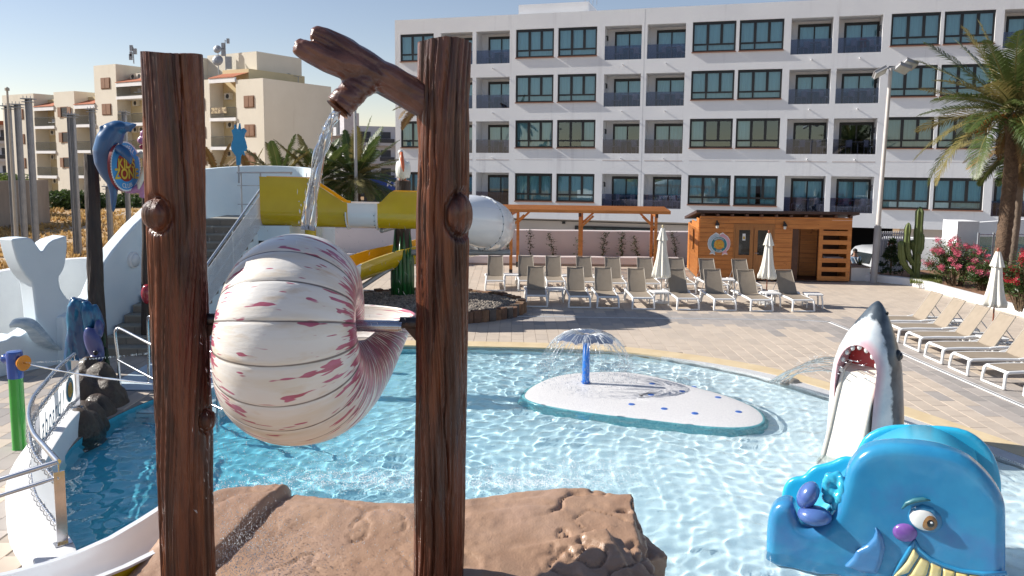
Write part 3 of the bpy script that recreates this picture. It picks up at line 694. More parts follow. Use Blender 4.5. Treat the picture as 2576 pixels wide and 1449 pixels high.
# bays from right to left: solid E, balcony D, solid D2, (hidden) , balcony C, tall solid C, balcony B, solid B, balcony A, solid A
zt = lambda xn, yn, v=0: AU(xn*N2D, yn*N2D, v)[1]
E0, E1 = 0, an(822); D0, D1 = E1, an(731); F0, F1 = D1, an(640); C0, C1 = an(500)-.0, an(409); T0, T1 = C1, an(333); B0, B1 = T1, an(261); S0, S1 = B1, an(190); A0, A1 = S1, an(120); Q0, Q1 = A1, an(11)
zE, zT, zB, zQ = zt(900, 272), zt(400, 222), zt(225, 318), zt(60, 328)
zC = zt(760, 236); BASE = -1.0; REC = 1.6
solid = [(E0, E1, zE), (F0, F1, zE+.2), (F1, C0, zT+.3), (T0, T1, zT), (S0, S1, zB), (Q0, Q1, zQ)]
fl_h = 2.78
am = MB()
for a, b_, z in solid: am.box(a, b_, 0, 9, BASE, z, 0, AM)
# end wall running away to the right with stepped balconies cut in its corner
SD = Vector((.18, 1, 0)).normalized()
e0 = AO; e1 = AO+SD*10.4
am2 = MB(); am2.add([(e0.x, e0.y, BASE), (e1.x, e1.y, BASE), (e1.x, e1.y, zE), (e0.x, e0.y, zE), (AO-AN*9).to_tuple()[:2]+(BASE,), (AO-AN*9).to_tuple()[:2]+(zE,), e1.to_tuple()[:2]+(zE,)], [(0, 1, 2, 3), (3, 2, 5)])
am.build('wall', CREAM, apt); am2.build('end_wall', CREAME, apt)
for k in range(4):                                       # end balconies sticking out past the gable
    z0 = zE-3.9-k*2.78; q = MB(); a_ = e1-SD*.2+Vector((.02, 0, 0)); q.bar((a_.x, a_.y, z0), (a_.x+SD.x*3.2, a_.y+SD.y*3.2, z0), .25, 1.25); q.build('end_balcony', CREAME, apt)
bal = [(D0, D1, zC, [0, 1, 2]), (C0, C1, zT-1.0, [0, 1, 2, 3]), (B0, B1, zB-.55, [0, 1, 2]), (A0, A1, zQ-.6, [0, 1, 2])]
bays_z = {0: [zt(760, yn, 0) for yn in (410, 510)], 1: [zt(460, yn) for yn in (333, 427, 520)], 2: [zt(300, yn) for yn in (432, 522, 610)], 3: [zt(160, yn) for yn in (438, 524, 610)]}
for bi, (a, b_, ztop, rows) in enumerate(bal):
    q = MB(); q.box(a, b_, REC, 9, BASE, ztop, 0, AM); q.build('recess_wall', CREAM2, apt)
    # tiled canopy over the top balcony
    rtop = ztop-.35; q = MB(); p = [(a, -.15, rtop-.55), (b_, -.15, rtop-.55), (b_, REC, rtop), (a, REC, rtop)]
    q.add([p[0], p[1], p[2], p[3], (a, -.15, rtop-.62), (b_, -.15, rtop-.62)], [(0, 1, 2, 3), (4, 5, 1, 0)], 0, AM); q.build('roof', RTILE, apt)
    q = MB(); q.box(a+.01, b_-.01, -.1, .1, rtop-1.05, rtop-.62, 0, AM); q.build('beam', WHITE, apt)
    zs = bays_z[bi]; zs = zs + [zs[-1]-2.78]
    for fi, zf in enumerate(zs):
        q = MB(); q.box(a+.01, b_-.01, -.12, REC, zf-.30, zf, 0, AM); q.build('balcony_slab', WHITE, apt)
        if fi == len(zs)-1 and bi in (0,): pass
        w = abs(b_-a); q = MB(); q.box(a+.05, b_-.05, -.06, -.02, zf+.93, zf+.98, 0, AM); q.box(a+.05, b_-.05, -.06, -.02, zf+.08, zf+.12, 0, AM)
        n_ = int(w/.16)
        for k in range(n_+1): u = a+.06+(b_-a-.12)*k/n_; q.box(u-.016, u+.016, -.05, -.03, zf+.1, zf+.95, 0, AM)
        q.build('railing', RAILD, apt)
        q = MB(); q.box(a+.05, a+.85, REC-.06, REC-.003, zf, zf+2.05, 0, AM); q.build('balcony_door', mat('door_brown', (.07, .03, .02), .7), apt)
        for k in range(1+(fi+bi) % 2):
            uu = b_-1.0-k*1.05-(.2 if fi % 2 else 0); zz = zf+1.85
            q = MB(); q.box(uu-.4, uu+.4, REC-.42, REC-.02, zz, zz+.6, 0, AM); c = q.build('air_conditioner', ACM, apt)
            q = MB(); M2 = AM @ Matrix.Translation((uu-.08, REC-.425, zz+.3)) @ Matrix.Rotation(R_(90), 4, 'X'); q.lathe([(0, 0), (.22, 0), (.22, .01)], 14, (0, 0, 0), 0, M2); q.build('fan_grille', DARK, c)
        if bi in (2, 3, 1) and fi == 0:
            q = MB(); 
            for du in (.9, 1.7): q.box(a+du, a+du+.5, .5, 1.0, zf+.4, zf+.46, 0, AM); q.box(a+du, a+du+.5, .96, 1.0, zf+.4, zf+.85, 0, AM)
            q.build('balcony_seats', CH, apt)
def shutter_win(u, z, w, h, state):
    q = MB(); q.box(u-w/2-.04, u+w/2+.04, -.05, -.001, z-.05, z+h+.05, 0, AM); o = q.build('window', mat('win_frame', (.16, .08, .05), .7) if 0 else SHUT, apt)
    if state == 'closed':
        for k in (0, 1):
            q = MB(); x0 = u-w/2+k*w/2+.03; q.box(x0, x0+w/2-.06, -.09, -.052, z+.03, z+h-.03, 0, AM)
            q.build('shutter', SHUT, o)
    else:
        q = MB(); q.box(u-w/2+.03, u+w/2-.03, -.06, -.052, z+.03, z+h-.03, 0, AM); q.build('pane', DARK, o)
        for k, x0 in ((0, u+w/2+.02), (1, u-w/2-.02-w*.5)):
            q = MB(); q.box(x0, x0+w*.5, -.12, -.06, z, z+h, 0, AM); q.build('shutter', SHUT, o)
for xn, ys, wd, st in ((867, [(334, 372), (434, 473), (532, 571)], 33, 'closed'), (372, [(271, 307), (362, 398), (455, 490)], 30, 'closed'), (226, [(372, 406), (460, 494), (548, 581)], 22, 'open'), (73, [(380, 413), (467, 498), (550, 582)], 17, 'closed'), (703, [(343, 381), (442, 478), (537, 571)], 18, 'closed')):
    for y0_, y1_ in ys:
        u = an(xn); w = abs(an(xn+wd/2)-an(xn-wd/2)); z0, z1 = zt(xn, y1_), zt(xn, y0_); shutter_win(u, z0, w, z1-z0, st)
q = MB(); rzb = zt(760, 213); q.box(an(812), an(640), 3, 9, 5, rzb+1.2, 0, AM); q.build('roof_house', CREAM, apt)
# rug over the rail
q = MB(); q.box(an(790), an(737), -.1, -.07, zt(760, 394), zt(760, 374), 0, AM); tag(q.build('rug', mat('rug_pattern', (.55, .45, .28), .9, (.2, .15, .1), 3, lo=.47, hi=.53)), 'patterned beige rug hung over a balcony railing', 'rug')
def mast(x, ytop, ybot, Y, lab, items):
    p0, p1 = P(x, ybot, Y), P(x, ytop, Y); q = MB(); q.cyl((p1.x, p1.y, p0.z), p1, .06, .04, 6)
    for f, r, dx in items:
        c = Vector((p1.x, p1.y, p0.z)).lerp(p1, f)
        if r > .3: q.lathe([(0, .1), (r*.6, .05), (r, -.05), (r*.6, .03), (0, .06)], 12, (0, 0, 0), 0, Matrix.Translation(c+Vector((dx, -.2, 0))) @ Matrix.Rotation(R_(80), 4, 'X'))
        else: q.box(c.x+dx-r, c.x+dx+r, c.y-.1, c.y+.1, c.z-r*2, c.z+r*2)
        if dx: q.cyl(c, c+Vector((dx, 0, 0)), .03, n=5)
    tag(q.build('antenna_mast', GREYSTEEL), lab, 'antenna')
mast(335, 119, 160, 86, 'slim lattice antenna mast on the apartment roof beside the left log', [(.95, .15, -.2), (.75, .15, .2), (.6, .12, -.25), (.4, .15, -.3)])
mast(548, 120, 200, 80, 'roof mast carrying two round dishes', [(.95, .4, 0), (.6, .55, 0)])
mast(566, 100, 205, 80, 'taller roof mast with small square aerials', [(.97, .12, .3), (.85, .15, -.2), (.7, .18, -.2), (.45, .3, .3)])
for x, lab in ((699, 'television aerial nearest the masts on the pale end wall'), (722, 'middle television aerial on the pale end wall'), (750, 'television aerial nearest the right end of the pale wall')):
    p = P(x, 178+(x-699)*.28, 82); q = MB(); q.cyl((p.x, p.y, zE-.2), p, .035, n=5); q.cyl(p+Vector((-.5, .3, .1)), p+Vector((.35, 0, -.08)), .03, n=5)
    tag(q.build('roof_aerial', GREYSTEEL), lab, 'aerial', 'roof aerials')
# pale far hotels between the cream block and the white hotel, and the one at the far left
FARW = mat('far_white', (.62, .63, .66), .9, (.56, .57, .6), .2); FARD = mat('far_dark', (.06, .065, .075), .6)
def far_block(x0, x1, y0, yb, Y, floors, lab, pink=None, dep=12, slant=0.0):
    a = P(x0, y0, Y); b_ = P(x1, y0, Y-slant); zb = -1.0; t = thing('far_hotel', (a.x, a.y, zb), lab, 'building')
    d = Vector((b_.x-a.x, b_.y-a.y, 0)); L = d.length; d.normalize(); nrm = Vector((d.y, -d.x, 0))
    M2 = Matrix(((d.x, -nrm.x, 0, a.x), (d.y, -nrm.y, 0, a.y), (0, 0, 1, 0), (0, 0, 0, 1)))
    q = MB(); q.box(0, L, 1.2, dep, zb, a.z, 0, M2); q.build('wall', FARW if pink is None else pink, t)
    fh = 2.9
    for k in range(floors):
        z = a.z-1.0-fh*(k+1)+fh*.35
        q = MB(); q.box(0, L, 0, 1.2, z-.2, z, 0, M2); q.box(0, L, 0, .1, z, z+.9, 0, M2); q.build('balcony_front', FARW, t)
        n_ = max(2, int(L/3.2))
        for i in range(n_):
            u = L*(i+.5)/n_; q = MB(); q.box(u-.8, u+.8, 1.1, 1.197, z, z+2.0, 0, M2); q.build('balcony_door', FARD, t)
            q = MB(); q.box(u-1.3, u+1.1, -.06, -.003, z+.25, z+.88, 0, M2); q.build('dark_rail', FARD, t)
    return t
far_block(770, 845, 288, 600, 112, 5, 'far white apartment hotel with a pinkish end wall beside the cream block', mat('far_pink', (.66, .62, .64), .9), dep=3.5, slant=6)
far_block(846, 1000, 314, 600, 125, 5, 'far white balcony hotel behind the water stream and the palms', dep=5, slant=-4)
far_block(-60, 22, 312, 600, 130, 4, 'far white building with red roof edge at the left border')
q = MB(); a = P(-60, 312, 129.5); b_ = P(20, 312, 129.5); q.box(a.x, b_.x, a.y-1, a.y+6, a.z, a.z+.5); tag(q.build('roof_strip', RTILE), 'thin red tiled roof strip on the far left building', 'roof')
# concrete wall, hedges, grass
CONC = mat('stained_concrete', (.33, .29, .25), .9, (.20, .17, .15), .5, st=(1.5, 1.5, .3), bump=.3, bs=8)
q = MB(); a = P(-160, 455, 44); b_ = P(116, 452, 52); 
q.bar((a.x, a.y, .55), (b_.x, b_.y, .55), .3, 4.9); tag(q.build('concrete_wall', CONC), 'stained bare concrete wall behind the grey steel posts', 'wall')
def field_z(Y): return -.9+1.5*max(0, min(1, (Y-24)/38))
fq = MB(); fq.grid([[(x, y, field_z(y)+.06*noise.noise(Vector((x*.3, y*.3, 0)))) for x in np.linspace(-75, -10.6, 40)] for y in np.linspace(20, 72, 34)]); tag(fq.build('field', mat('field_earth', (.50, .33, .16), .95, (.36, .22, .10), .5, lo=.3, hi=.7, bump=.6, bs=6, dist=.06, col3=(.55, .43, .30), ns3=.25, lo3=.5, hi3=.62), None, 180), kind='structure')
LEAF = leafmat('hedge_leaf', (.035, .065, .014), (.07, .11, .03)); LEAFD = leafmat('dark_leaf', (.018, .04, .012), (.04, .07, .02))
def leaf_cloud(mb, c, r, n, size, m=0, shell=.5, zflat=1.0):
    for _ in range(n):
        d = Vector((random.gauss(0, 1), random.gauss(0, 1), random.gauss(0, 1))).normalized()
        k = shell+(1-shell)*random.random(); p = Vector((c[0]+d.x*r[0]*k, c[1]+d.y*r[1]*k, c[2]+d.z*r[2]*k))
        u = Vector((random.gauss(0, 1), random.gauss(0, 1), random.gauss(0, .6))).normalized(); w = u.orthogonal().normalized(); w = (w*math.cos(random.random()*3)+u.cross(w)*math.sin(random.random()*3))
        s = size*random.uniform(.6, 1.4); mb.add([p-u*s, p+w*s*.45, p+u*s, p-w*s*.45], [(0, 1, 2, 3)], m)
for k, (xa, xb, yt, Y, lab) in enumerate(((112, 235, 470, 62, 'dark green hedge left of the leaning log post'), (250, 365, 478, 64, 'dark green hedge between the dolphin figures and the field'), (0, 58, 428, 56, 'small light green shrub top behind the concrete wall'))):
    t = thing('hedge', P((xa+xb)/2, 520, Y).to_2d().to_3d(), lab, 'hedge'); q = MB()
    zt_ = P(0, yt, Y).z
    for i in range(16):
        x = xa+(xb-xa)*(i+random.random())/16; p = P(x, yt+random.uniform(4, 18), Y+random.uniform(-1, 1.5)); leaf_cloud(q, (p.x, p.y, (p.z+.4)/2), (1.1, 1.1, (p.z-.4)/2), 260, .14, 0, .75)
    q.build('crown', LEAF if k != 2 else leafmat('light_leaf', (.08, .12, .02), (.13, .17, .04)), t)
DRY = leafmat('dry_grass_blade', (.62, .42, .17), (.48, .31, .12), .3, .7, .6)
q = MB()
for _ in range(5200):
    Y = random.uniform(24, 60)**1.0; x = random.uniform(-40, 390); p = P(x, 500, Y); px, py = p.x, p.y; fz = field_z(py)-.02
    h = random.uniform(.10, .40)*(1 if noise.noise(Vector((px*.35, py*.35, 0))) > -.15 else .35); w = .05+.02*Y/30
    for _k in range(3):
        a = random.random()*6.28; dx, dy = math.cos(a)*h*.5, math.sin(a)*h*.5
        q.add([(px-w*math.sin(a), py+w*math.cos(a), fz), (px+w*math.sin(a), py-w*math.cos(a), fz), (px+dx, py+dy, fz+h)], [(0, 1, 2)])
tag(q.build('dry_grass', DRY), kind='stuff')
# grey steel posts standing in the field
def steel_post(x, yt, xb, yb, Y, lab):
    b_ = P(xb, yb, Y); tp = P(x, yt, Y); t = thing('steel_post', (b_.x, b_.y, -.9), lab, 'post', 'grey steel posts beyond the left wall')
    w = .085; q = MB(); x0, y0 = b_.x, b_.y
    q.box(x0-w, x0+w, y0-.012, y0+.012, -.9, tp.z); q.box(x0-w-.015, x0-w, y0-.09, y0+.09, -.9, tp.z); q.box(x0+w, x0+w+.015, y0-.09, y0+.09, -.9, tp.z); q.build('beam', GREYSTEEL, t)
    q = MB(); q.box(x0-.22, x0+.22, y0-.2, y0+.2, tp.z, tp.z+.04); q.box(x0-.2, x0+.2, y0-.15, y0+.15, tp.z-.12, tp.z-.09); q.build('cap_plate', GREYSTEEL, t)
    q = MB()
    for sx_ in (-.15, 0, .15): q.cyl((x0+sx_, y0-.1, tp.z+.04), (x0+sx_, y0-.1, tp.z+.14), .012, n=5)
    o = q.build('bolts', GREYSTEEL, t); o['kind'] = 'stuff'
for k, (x, yt, xb, yb, Y) in enumerate(((14, 268, 38, 590, 34), (42, 264, 62, 590, 34), (72, 250, 90, 590, 33), (178, 288, 190, 585, 38), (186, 290, 197, 585, 38), (237, 276, 245, 585, 40), (318, 283, 325, 585, 42), (274, 470, 278, 585, 37))):
    steel_post(x, yt, xb, yb, Y, 'grey steel I-beam post with bolted top plate, %s from the left beyond the white wall' % (['first', 'second', 'third', 'fourth', 'fifth', 'sixth', 'eighth', 'seventh'][k]))
q = MB(); p0, p1 = P(18, 228, 33), P(70, 590, 33); q.cyl((p0.x, p0.y, -.9), p0, .05, .04, 8); q.lathe([(0, .16), (.09, .1), (.09, 0), (.05, 0)], 8, p0); tag(q.build('thin_pole', mat('thin_pole', (.42, .38, .32), .6)), 'thin beige pipe with a ball cap among the steel posts', 'pole')
# ================================================================ walls, pergola and hut behind the loungers
PINKW = mat('pale_pink_wall', (.70, .62, .61), .8, (.64, .57, .56), .5, bump=.25, bs=18, dist=.012, col3=(.58, .53, .52), ns3=.8, lo3=.6, hi3=.85, st3=(2, 2, .3))
STONE = mat('skirting_stone', (.34, .27, .23), .7)
def wall(a, b, z0, z1, th, m, name, label, cap=None, skirt=None):
    a = Vector((*a, 0)); b = Vector((*b, 0)); d = (b-a).normalized(); n = Vector((d.y, -d.x, 0)); L = (b-a).length
    M_ = Matrix(((d.x, -n.x, 0, a.x), (d.y, -n.y, 0, a.y), (0, 0, 1, 0), (0, 0, 0, 1)))
    t = thing(name, ((a+b)/2).to_tuple()[:2]+(z0,), label, 'wall')
    q = MB(); prof = [(0, z0), (0, z1-.05), (.02, z1-.015), (.06, z1), (th-.06, z1), (th-.02, z1-.015), (th, z1-.05), (th, z0)]
    k = max(2, int(L/.8)); rows = []
    for i in range(k+1): rows.append([M_ @ Vector((L*i/k, y+.006*math.sin(i*1.7+z*5), z+.006*math.sin(i*2.3))) for y, z in prof])
    q.grid(rows); q.f += [tuple(range(8)), tuple(k*8+j for j in range(7, -1, -1))]; q.m += [0, 0]
    q.build('render', m, t, 50)
    if skirt:
        q = MB(); n_ = int(L/.6)
        for i in range(n_):
            s = MB(); s.box(L*i/n_+.003, L*(i+1)/n_-.003, -.014, .0, z0, z0+.09, 0, M_); s.build('skirting_tile', STONE, t)
    return t
wall((-9, 33.5), (6.98, 33.05), 0, .40, .3, PINKW, 'planter_wall', 'low white planter wall running behind the pergola', skirt=True)
wall((-9, 34.7), (7.6, 34.1), 0, 1.42, .25, PINKW, 'boundary_wall', 'taller pale pink boundary wall with thin climbing plants in front')
q = MB(); q.box(-9, 6.98, 33.3, 34.7, -.1, .3); tag(q.build('soil_bed', mat('soil', (.16, .09, .05), .95, (.1, .06, .035), 4, bump=.6, bs=15)), kind='structure')
STEM = mat('stem_brown', (.12, .08, .045), .85)
def climber(x, yt, yb, lean, k):
    b_ = P(x, yb, 33.95); tp = P(x+lean, yt, 33.95); t = thing('climbing_plant', (b_.x, b_.y, .3), ['thin climbing plant at the left end of the pink wall, beside the slide tube', 'thin climbing plant between the left pergola post pair and the next plant', 'thin climbing plant leaning left, left of the middle pergola posts', 'thin climbing plant partly hidden by the middle pergola posts', 'full upright climbing plant just right of the middle pergola posts', 'dense climbing plant whose tip bends right', 'sparse spreading climbing plant left of the right pergola posts', 'climbing plant bending right behind the right pergola posts', 'thin climbing plant between the closed parasol and the hut'][k], 'plant', 'climbing plants on the pink wall')
    n = 9; H_ = tp.z-.3; pts = [Vector((b_.x+(tp.x-b_.x)*(i/n)**1.6+.04*math.sin(i*1.9+k), b_.y+.02*math.cos(i), .3+H_*i/n)) for i in range(n+1)]
    q = MB(); q.tube(pts, [.018*(1-.6*i/n) for i in range(n+1)], 5)
    for i in range(2, n):
        for s in (-1, 1): q.tube([pts[i], pts[i]+Vector((s*random.uniform(.08, .28), -.02, random.uniform(-.02, .14)))], [.007, .003], 4)
    q.build('stem', STEM, t)
    q = MB()
    for i in range(1, n+1):
        leaf_cloud(q, pts[i], (.10+.12*random.random()*(i > 2), .06, .12), 42 if k in (4, 5, 7) else 26, .03, 0, .1)
        if i % 2: leaf_cloud(q, pts[i]+Vector((random.uniform(-.22, .22), -.03, .03)), (.07, .04, .05), 10, .028, 0, .1)
    q.build('leaves', LEAFD if k % 3 else LEAF, t)
for k, (x, yt, yb, ln) in enumerate(((1276, 602, 652, 2), (1334, 580, 643, 0), (1393, 590, 643, -12), (1458, 597, 643, -2), (1517, 587, 645, 4), (1563, 587, 646, 3), (1602, 597, 646, -8), (1641, 600, 647, 14), (1701, 585, 649, -10))): climber(x, yt, yb, ln, k)

# pergola
pg = thing('pergola', (2.8, 31.4, 0), 'long low orange timber pergola with slatted roof behind the sun loungers', 'pergola')
PG0 = Vector((-.04, 30.27, 0)); PGD = Vector((5.53, -.62, 0)).normalized(); PGN = Vector((-PGD.y, PGD.x, 0)); PW = 2.5
PGM = Matrix(((PGD.x, PGN.x, 0, PG0.x), (PGD.y, PGN.y, 0, PG0.y), (0, 0, 1, 0), (0, 0, 0, 1)))
for u in (0, 2.62, 5.45):
    for v in (0, PW):
        q = MB(); q.box(u-.055, u+.055, v-.055, v+.055, .22, 2.30, 0, PGM); o = q.build('post', WOOD, pg); 
        q = MB(); q.box(u-.06, u+.06, v-.06, v+.06, 0, .22, 0, PGM); q.build('post_shoe', DARK, o)
    q = MB(); q.box(u-.05, u+.05, -.3, PW+.3, 2.30, 2.44, 0, PGM); q.build('cross_beam', WOOD, pg)
    q = MB(); q.box(u-.055, u+.055, -.315, -.301, 2.30, 2.44, 0, PGM); q.build('beam_end', WOODD, pg)
for u, du in ((0, .5), (5.45, -.5), (2.62, .5)):
    for v in (0, PW):
        q = MB(); q.bar(PGM @ Vector((u, v, 1.85)), PGM @ Vector((u+du, v, 2.32)), .06, .08); q.build('brace', WOOD, pg)
for i in range(22):
    v = -.42+i*(PW+.84)/21
    q = MB(); a = -.85+random.uniform(-.02, .02); b_ = 5.95+random.uniform(-.02, .02); q.box(a, b_, v-.03, v+.03, 2.445, 2.56, 0, PGM); q.build('slat', WOOD, pg)

# hut
hc = G(1755.6, 702.5); hr = G(2135.6, 710.5); HUD = (hr-hc).normalized(); HUN = Vector((-HUD.y, HUD.x, 0)); HW = (hr-hc).length; HDp = 3.1
hm = Matrix(((HUD.x, HUN.x, 0, hc.x), (HUD.y, HUN.y, 0, hc.y), (0, 0, 1, 0), (0, 0, 0, 1)))
hut = thing('timber_hut', (9.7, 30.5, 0), 'orange timber cabin with a dark mono-pitch roof, double doors and slatted end bay', 'hut')
ZF, ZB = 2.42, 2.02
q = MB(); q.box(.03, 3.6, .03, HDp-.03, .02, 1.98, 0, hm); q.build('core', WOODD, hut)
q = MB(); q.box(3.6, HW-.02, 1.3, HDp-.03, .02, 1.98, 0, hm); q.build('back_core', WOODD, hut)
PL_H = .172; DX0, DX1 = 1.30, 2.66; OX = 3.36
def plank(x0, x1, z0, z1, y=0, th=.03): q = MB(); q.box(x0, x1, y-th, y, z0+.004, z1-.004, 0, hm); return q.build('plank', WOOD, hut)
nz = int(ZF/PL_H)+1
for i in range(nz):
    z0 = .05+i*PL_H; z1 = min(z0+PL_H, ZF-.04)
    if z1-z0 < .05: continue
    jit = [random.uniform(-.003, .003) for _ in range(4)]
    if z1 <= 2.1: plank(0, DX0-.06, z0, z1, jit[0]); plank(DX1+.06, OX, z0, z1, jit[1])
    else: plank(0, HW*.5, z0, z1, jit[0]); plank(HW*.5+.006, HW, z0, z1, jit[1])
    # left side wall, shorter towards the back
    zt_ = ZB-.05
    if z0 < zt_+.3:
        q = MB(); y1 = HDp if z1 <= zt_ else max(.4, HDp*(1-(z1-zt_)/(ZF-ZB)))
        for (ya, yb_) in (((0, 1.05), (1.5, y1)) if .95 < (z0+z1)/2 < 1.8 and y1 > 1.6 else ((0, y1),)):
            s = MB(); s.box(-.03, 0, ya+.002, yb_, z0+.004, z1-.004, 0, hm); s.build('plank', WOOD, hut)
# side window
q = MB(); q.box(-.045, -.005, .98, 1.05, .92, 1.88, 0, hm); q.box(-.045, -.005, 1.5, 1.57, .92, 1.88, 0, hm); q.box(-.045, -.005, 1.05, 1.5, .92, .98, 0, hm); q.box(-.045, -.005, 1.05, 1.5, 1.82, 1.88, 0, hm)
o = q.build('side_window', WOOD, hut); q = MB(); q.box(-.012, -.004, 1.05, 1.5, .98, 1.82, 0, hm); q.build('pane', mat('hut_glass', (.02, .025, .025), .06), o)
# double doors
DOORW = mat('varnished_door', (.38, .155, .04), .4, (.30, .115, .028), 3, st=(3, 1, .4), bump=.15, bs=30, bst=(6, 2, .4), dist=.003); HGL = mat('door_glass', (.012, .014, .016), .06)
fr = MB(); fr.box(DX0-.06, DX0, -.045, 0, 0, 2.1, 0, hm); fr.box(DX1, DX1+.06, -.045, 0, 0, 2.1, 0, hm); fr.box(DX0, DX1, -.045, 0, 2.03, 2.1, 0, hm); fr.build('door_frame', DOORW, hut)
for k in (0, 1):
    x0 = DX0+.01+k*(DX1-DX0)/2; x1 = x0+(DX1-DX0)/2-.02
    q = MB(); gx0, gx1, gz0, gz1 = x0+.13, x1-.13, .95, 1.88
    q.box(x0, gx0, -.035, 0, .03, 2.02, 0, hm); q.box(gx1, x1, -.035, 0, .03, 2.02, 0, hm); q.box(gx0, gx1, -.035, 0, .03, gz0, 0, hm); q.box(gx0, gx1, -.035, 0, gz1, 2.02, 0, hm)
    d = q.build('door', DOORW, hut)
    q = MB(); q.box(gx0, gx1, -.018, -.006, gz0, gz1, 0, hm); q.build('glass', HGL, d)
    if k: q = MB(); q.cyl(hm @ Vector((x0+.05, -.035, 1.03)), hm @ Vector((x0+.05, -.08, 1.03)), .012, n=6); q.cyl(hm @ Vector((x0+.05, -.075, 1.03)), hm @ Vector((x0+.17, -.075, 1.03)), .011, n=6); q.build('handle', STEEL, d)
    else:
        q = MB(); M_ = hm @ Matrix.Translation(((gx0+gx1)/2-.02, -.02, 1.62)); q.box(-.05, .06, -.003, 0, -.13, .12, 0, M_); n2 = q.build('notice', WHITE, d)
        q = MB(); q.box(-.03, .04, -.005, -.003, -.08, .02, 0, M_); q.build('print', mat('notice_yellow', (.6, .4, .05), .6), d)
# recess with inner door and shelf bay with slats
q = MB(); q.box(OX, OX+.012, 0, 1.3, .05, ZF-.35, 0, hm); q.build('recess_side', WOOD, hut)
for i in range(12):
    z0 = .05+i*PL_H; q = MB(); q.box(OX+.62, OX+1.25, 1.25, 1.28, z0+.004, z0+PL_H-.004, 0, hm); q.build('plank', WOOD, hut)
q = MB(); q.box(OX+.03, OX+.60, 1.24, 1.28, .05, 2.05, 0, hm); q.build('inner_door', DOORW, hut)
SX0 = 4.32
for x in (SX0, HW-.14):
    q = MB(); q.box(x, x+.14, -.03, .07, .05, ZF-.3, 0, hm); q.build('bay_post', WOOD, hut)
for i in range(7):
    z0 = .05+i*.335; q = MB(); q.box(SX0+.14, HW-.14, -.028, .02, z0, z0+.165, 0, hm); q.build('slat', WOOD, hut)
q = MB(); q.box(SX0, HW-.02, .05, 1.3, .02, .05, 0, hm); q.box(OX, SX0, -.02, 1.3, .02, .06, 0, hm); q.build('floor', WOODD, hut)
q = MB(); q.box(HW-.03, HW, 0, HDp, .05, 2.0, 0, hm); q.build('end_wall', WOOD, hut)
q = MB(); q.box(SX0+.4, SX0+1.0, .3, .8, .82, .88, 0, hm); o = q.build('white_tray', WHITE); tag(o, 'white tray stored on a shelf inside the slatted bay', 'tray')
# roof
q = MB(); pr = [(-.16, -.22), (HW+.18, -.22), (HW+.18, HDp+.25), (-.16, HDp+.25)]
def rz_(v): return ZF+.06+(ZB-ZF)*(v/HDp)
q.prism([hm @ Vector((u, v, rz_(v)+.1)) for u, v in pr], [hm @ Vector((u, v, rz_(v))) for u, v in pr]); q.build('roof', mat('roof_brown', (.06, .03, .025), .6), hut)
for i in range(11):
    u = .1+i*(HW-.2)/10; q = MB(); q.box(u-.05, u+.05, -.2, .1, ZF-.04, ZF+.055, 0, hm); q.build('rafter', WOODD, hut)
for k, u in enumerate((.62, 3.05)):
    l = thing('wall_lantern', hm @ Vector((u, -.1, 1.95)), 'dark lantern over the round emblem on the hut front' if k == 0 else 'dark lantern on the hut front right of the double doors', 'lamp')
    q = MB(); c = hm @ Vector((u, -.03, 2.15)); q.cyl(c, hm @ Vector((u, -.16, 2.18)), .014, n=6); q.lathe([(0, .12), (.03, .1), (.09, .0), (.095, -.02), (0, -.02)], 12, hm @ Vector((u, -.16, 2.07))); q.box(u-.03, u+.03, -.035, -.03, 2.05, 2.22, 0, hm); q.build('bracket', mat('lantern_iron', (.06, .055, .05), .5, metal=.4), l, 40)
    q = MB(); q.lathe([(.05, 0), (.055, -.07), (.04, -.11), (0, -.115)], 12, hm @ Vector((u, -.16, 2.05))); q.build('glass_shade', mat('lantern_glass', (.7, .7, .66), .25), l, 40)
# round club emblem with two plain dolphins
EMT, EMO, EMY = mat('emblem_teal', (.02, .20, .26), .4), mat('emblem_orange', (.62, .17, .03), .4, (.7, .35, .04), 9), mat('emblem_yellow', (.75, .52, .06), .4)
EMW = mat('emblem_white', (.8, .8, .8), .4); EMG = mat('emblem_grey_blue', (.45, .55, .62), .4); EMP = mat('emblem_pink', (.72, .38, .45), .4)
def emblem(M_, r, parent, zs=1.0):
    q = MB(); q.lathe([(r, 0), (r, .012), (0, .012)], 40, (0, 0, 0), 0, M_); d = q.build('disc', EMW, parent, 30)
    q = MB(); q.lathe([(r*.95, .0125), (0, .0135)], 40, (0, 0, 0), 0, M_); q.build('ring', EMT, d)
    q = MB(); q.lathe([(r*.62, .015), (0, .016)], 32, (0, 0, 0), 0, M_); q.build('centre', EMO, d)
    q = MB(); M3 = M_ @ Matrix.Translation((0, 0, .018)); write_arc(q, 'MARVELL', M3, r*.78, r*.27, R_(90), True, 0, .03); write_arc(q, 'CLUB', M3, r*.79, r*.26, R_(270), False, 0, .03); q.build('ring_lettering', EMW, d)
    q = MB(); write(q, "KIDS", M_ @ Matrix.Translation((0, r*.22, .019)), r*.46, 0, .03); write(q, 'ZONE', M_ @ Matrix.Translation((0, -r*.2, .019)), r*.46, 0, .03); q.build('centre_lettering', EMY, d)
    return d
hs = thing('club_sign', hm @ Vector((.72, -.04, 1.38)), 'round club emblem flanked by a grey and a pink dolphin on the hut front', 'sign')
em = hm @ Matrix.Translation((.72, -.033, 1.33)) @ Matrix.Rotation(R_(90), 4, 'X')
em = frame_at(hm @ Vector((.72, -.036, 1.33)), HUD)
emblem(em @ Matrix.Translation((0, 0, .02)), .30, hs)
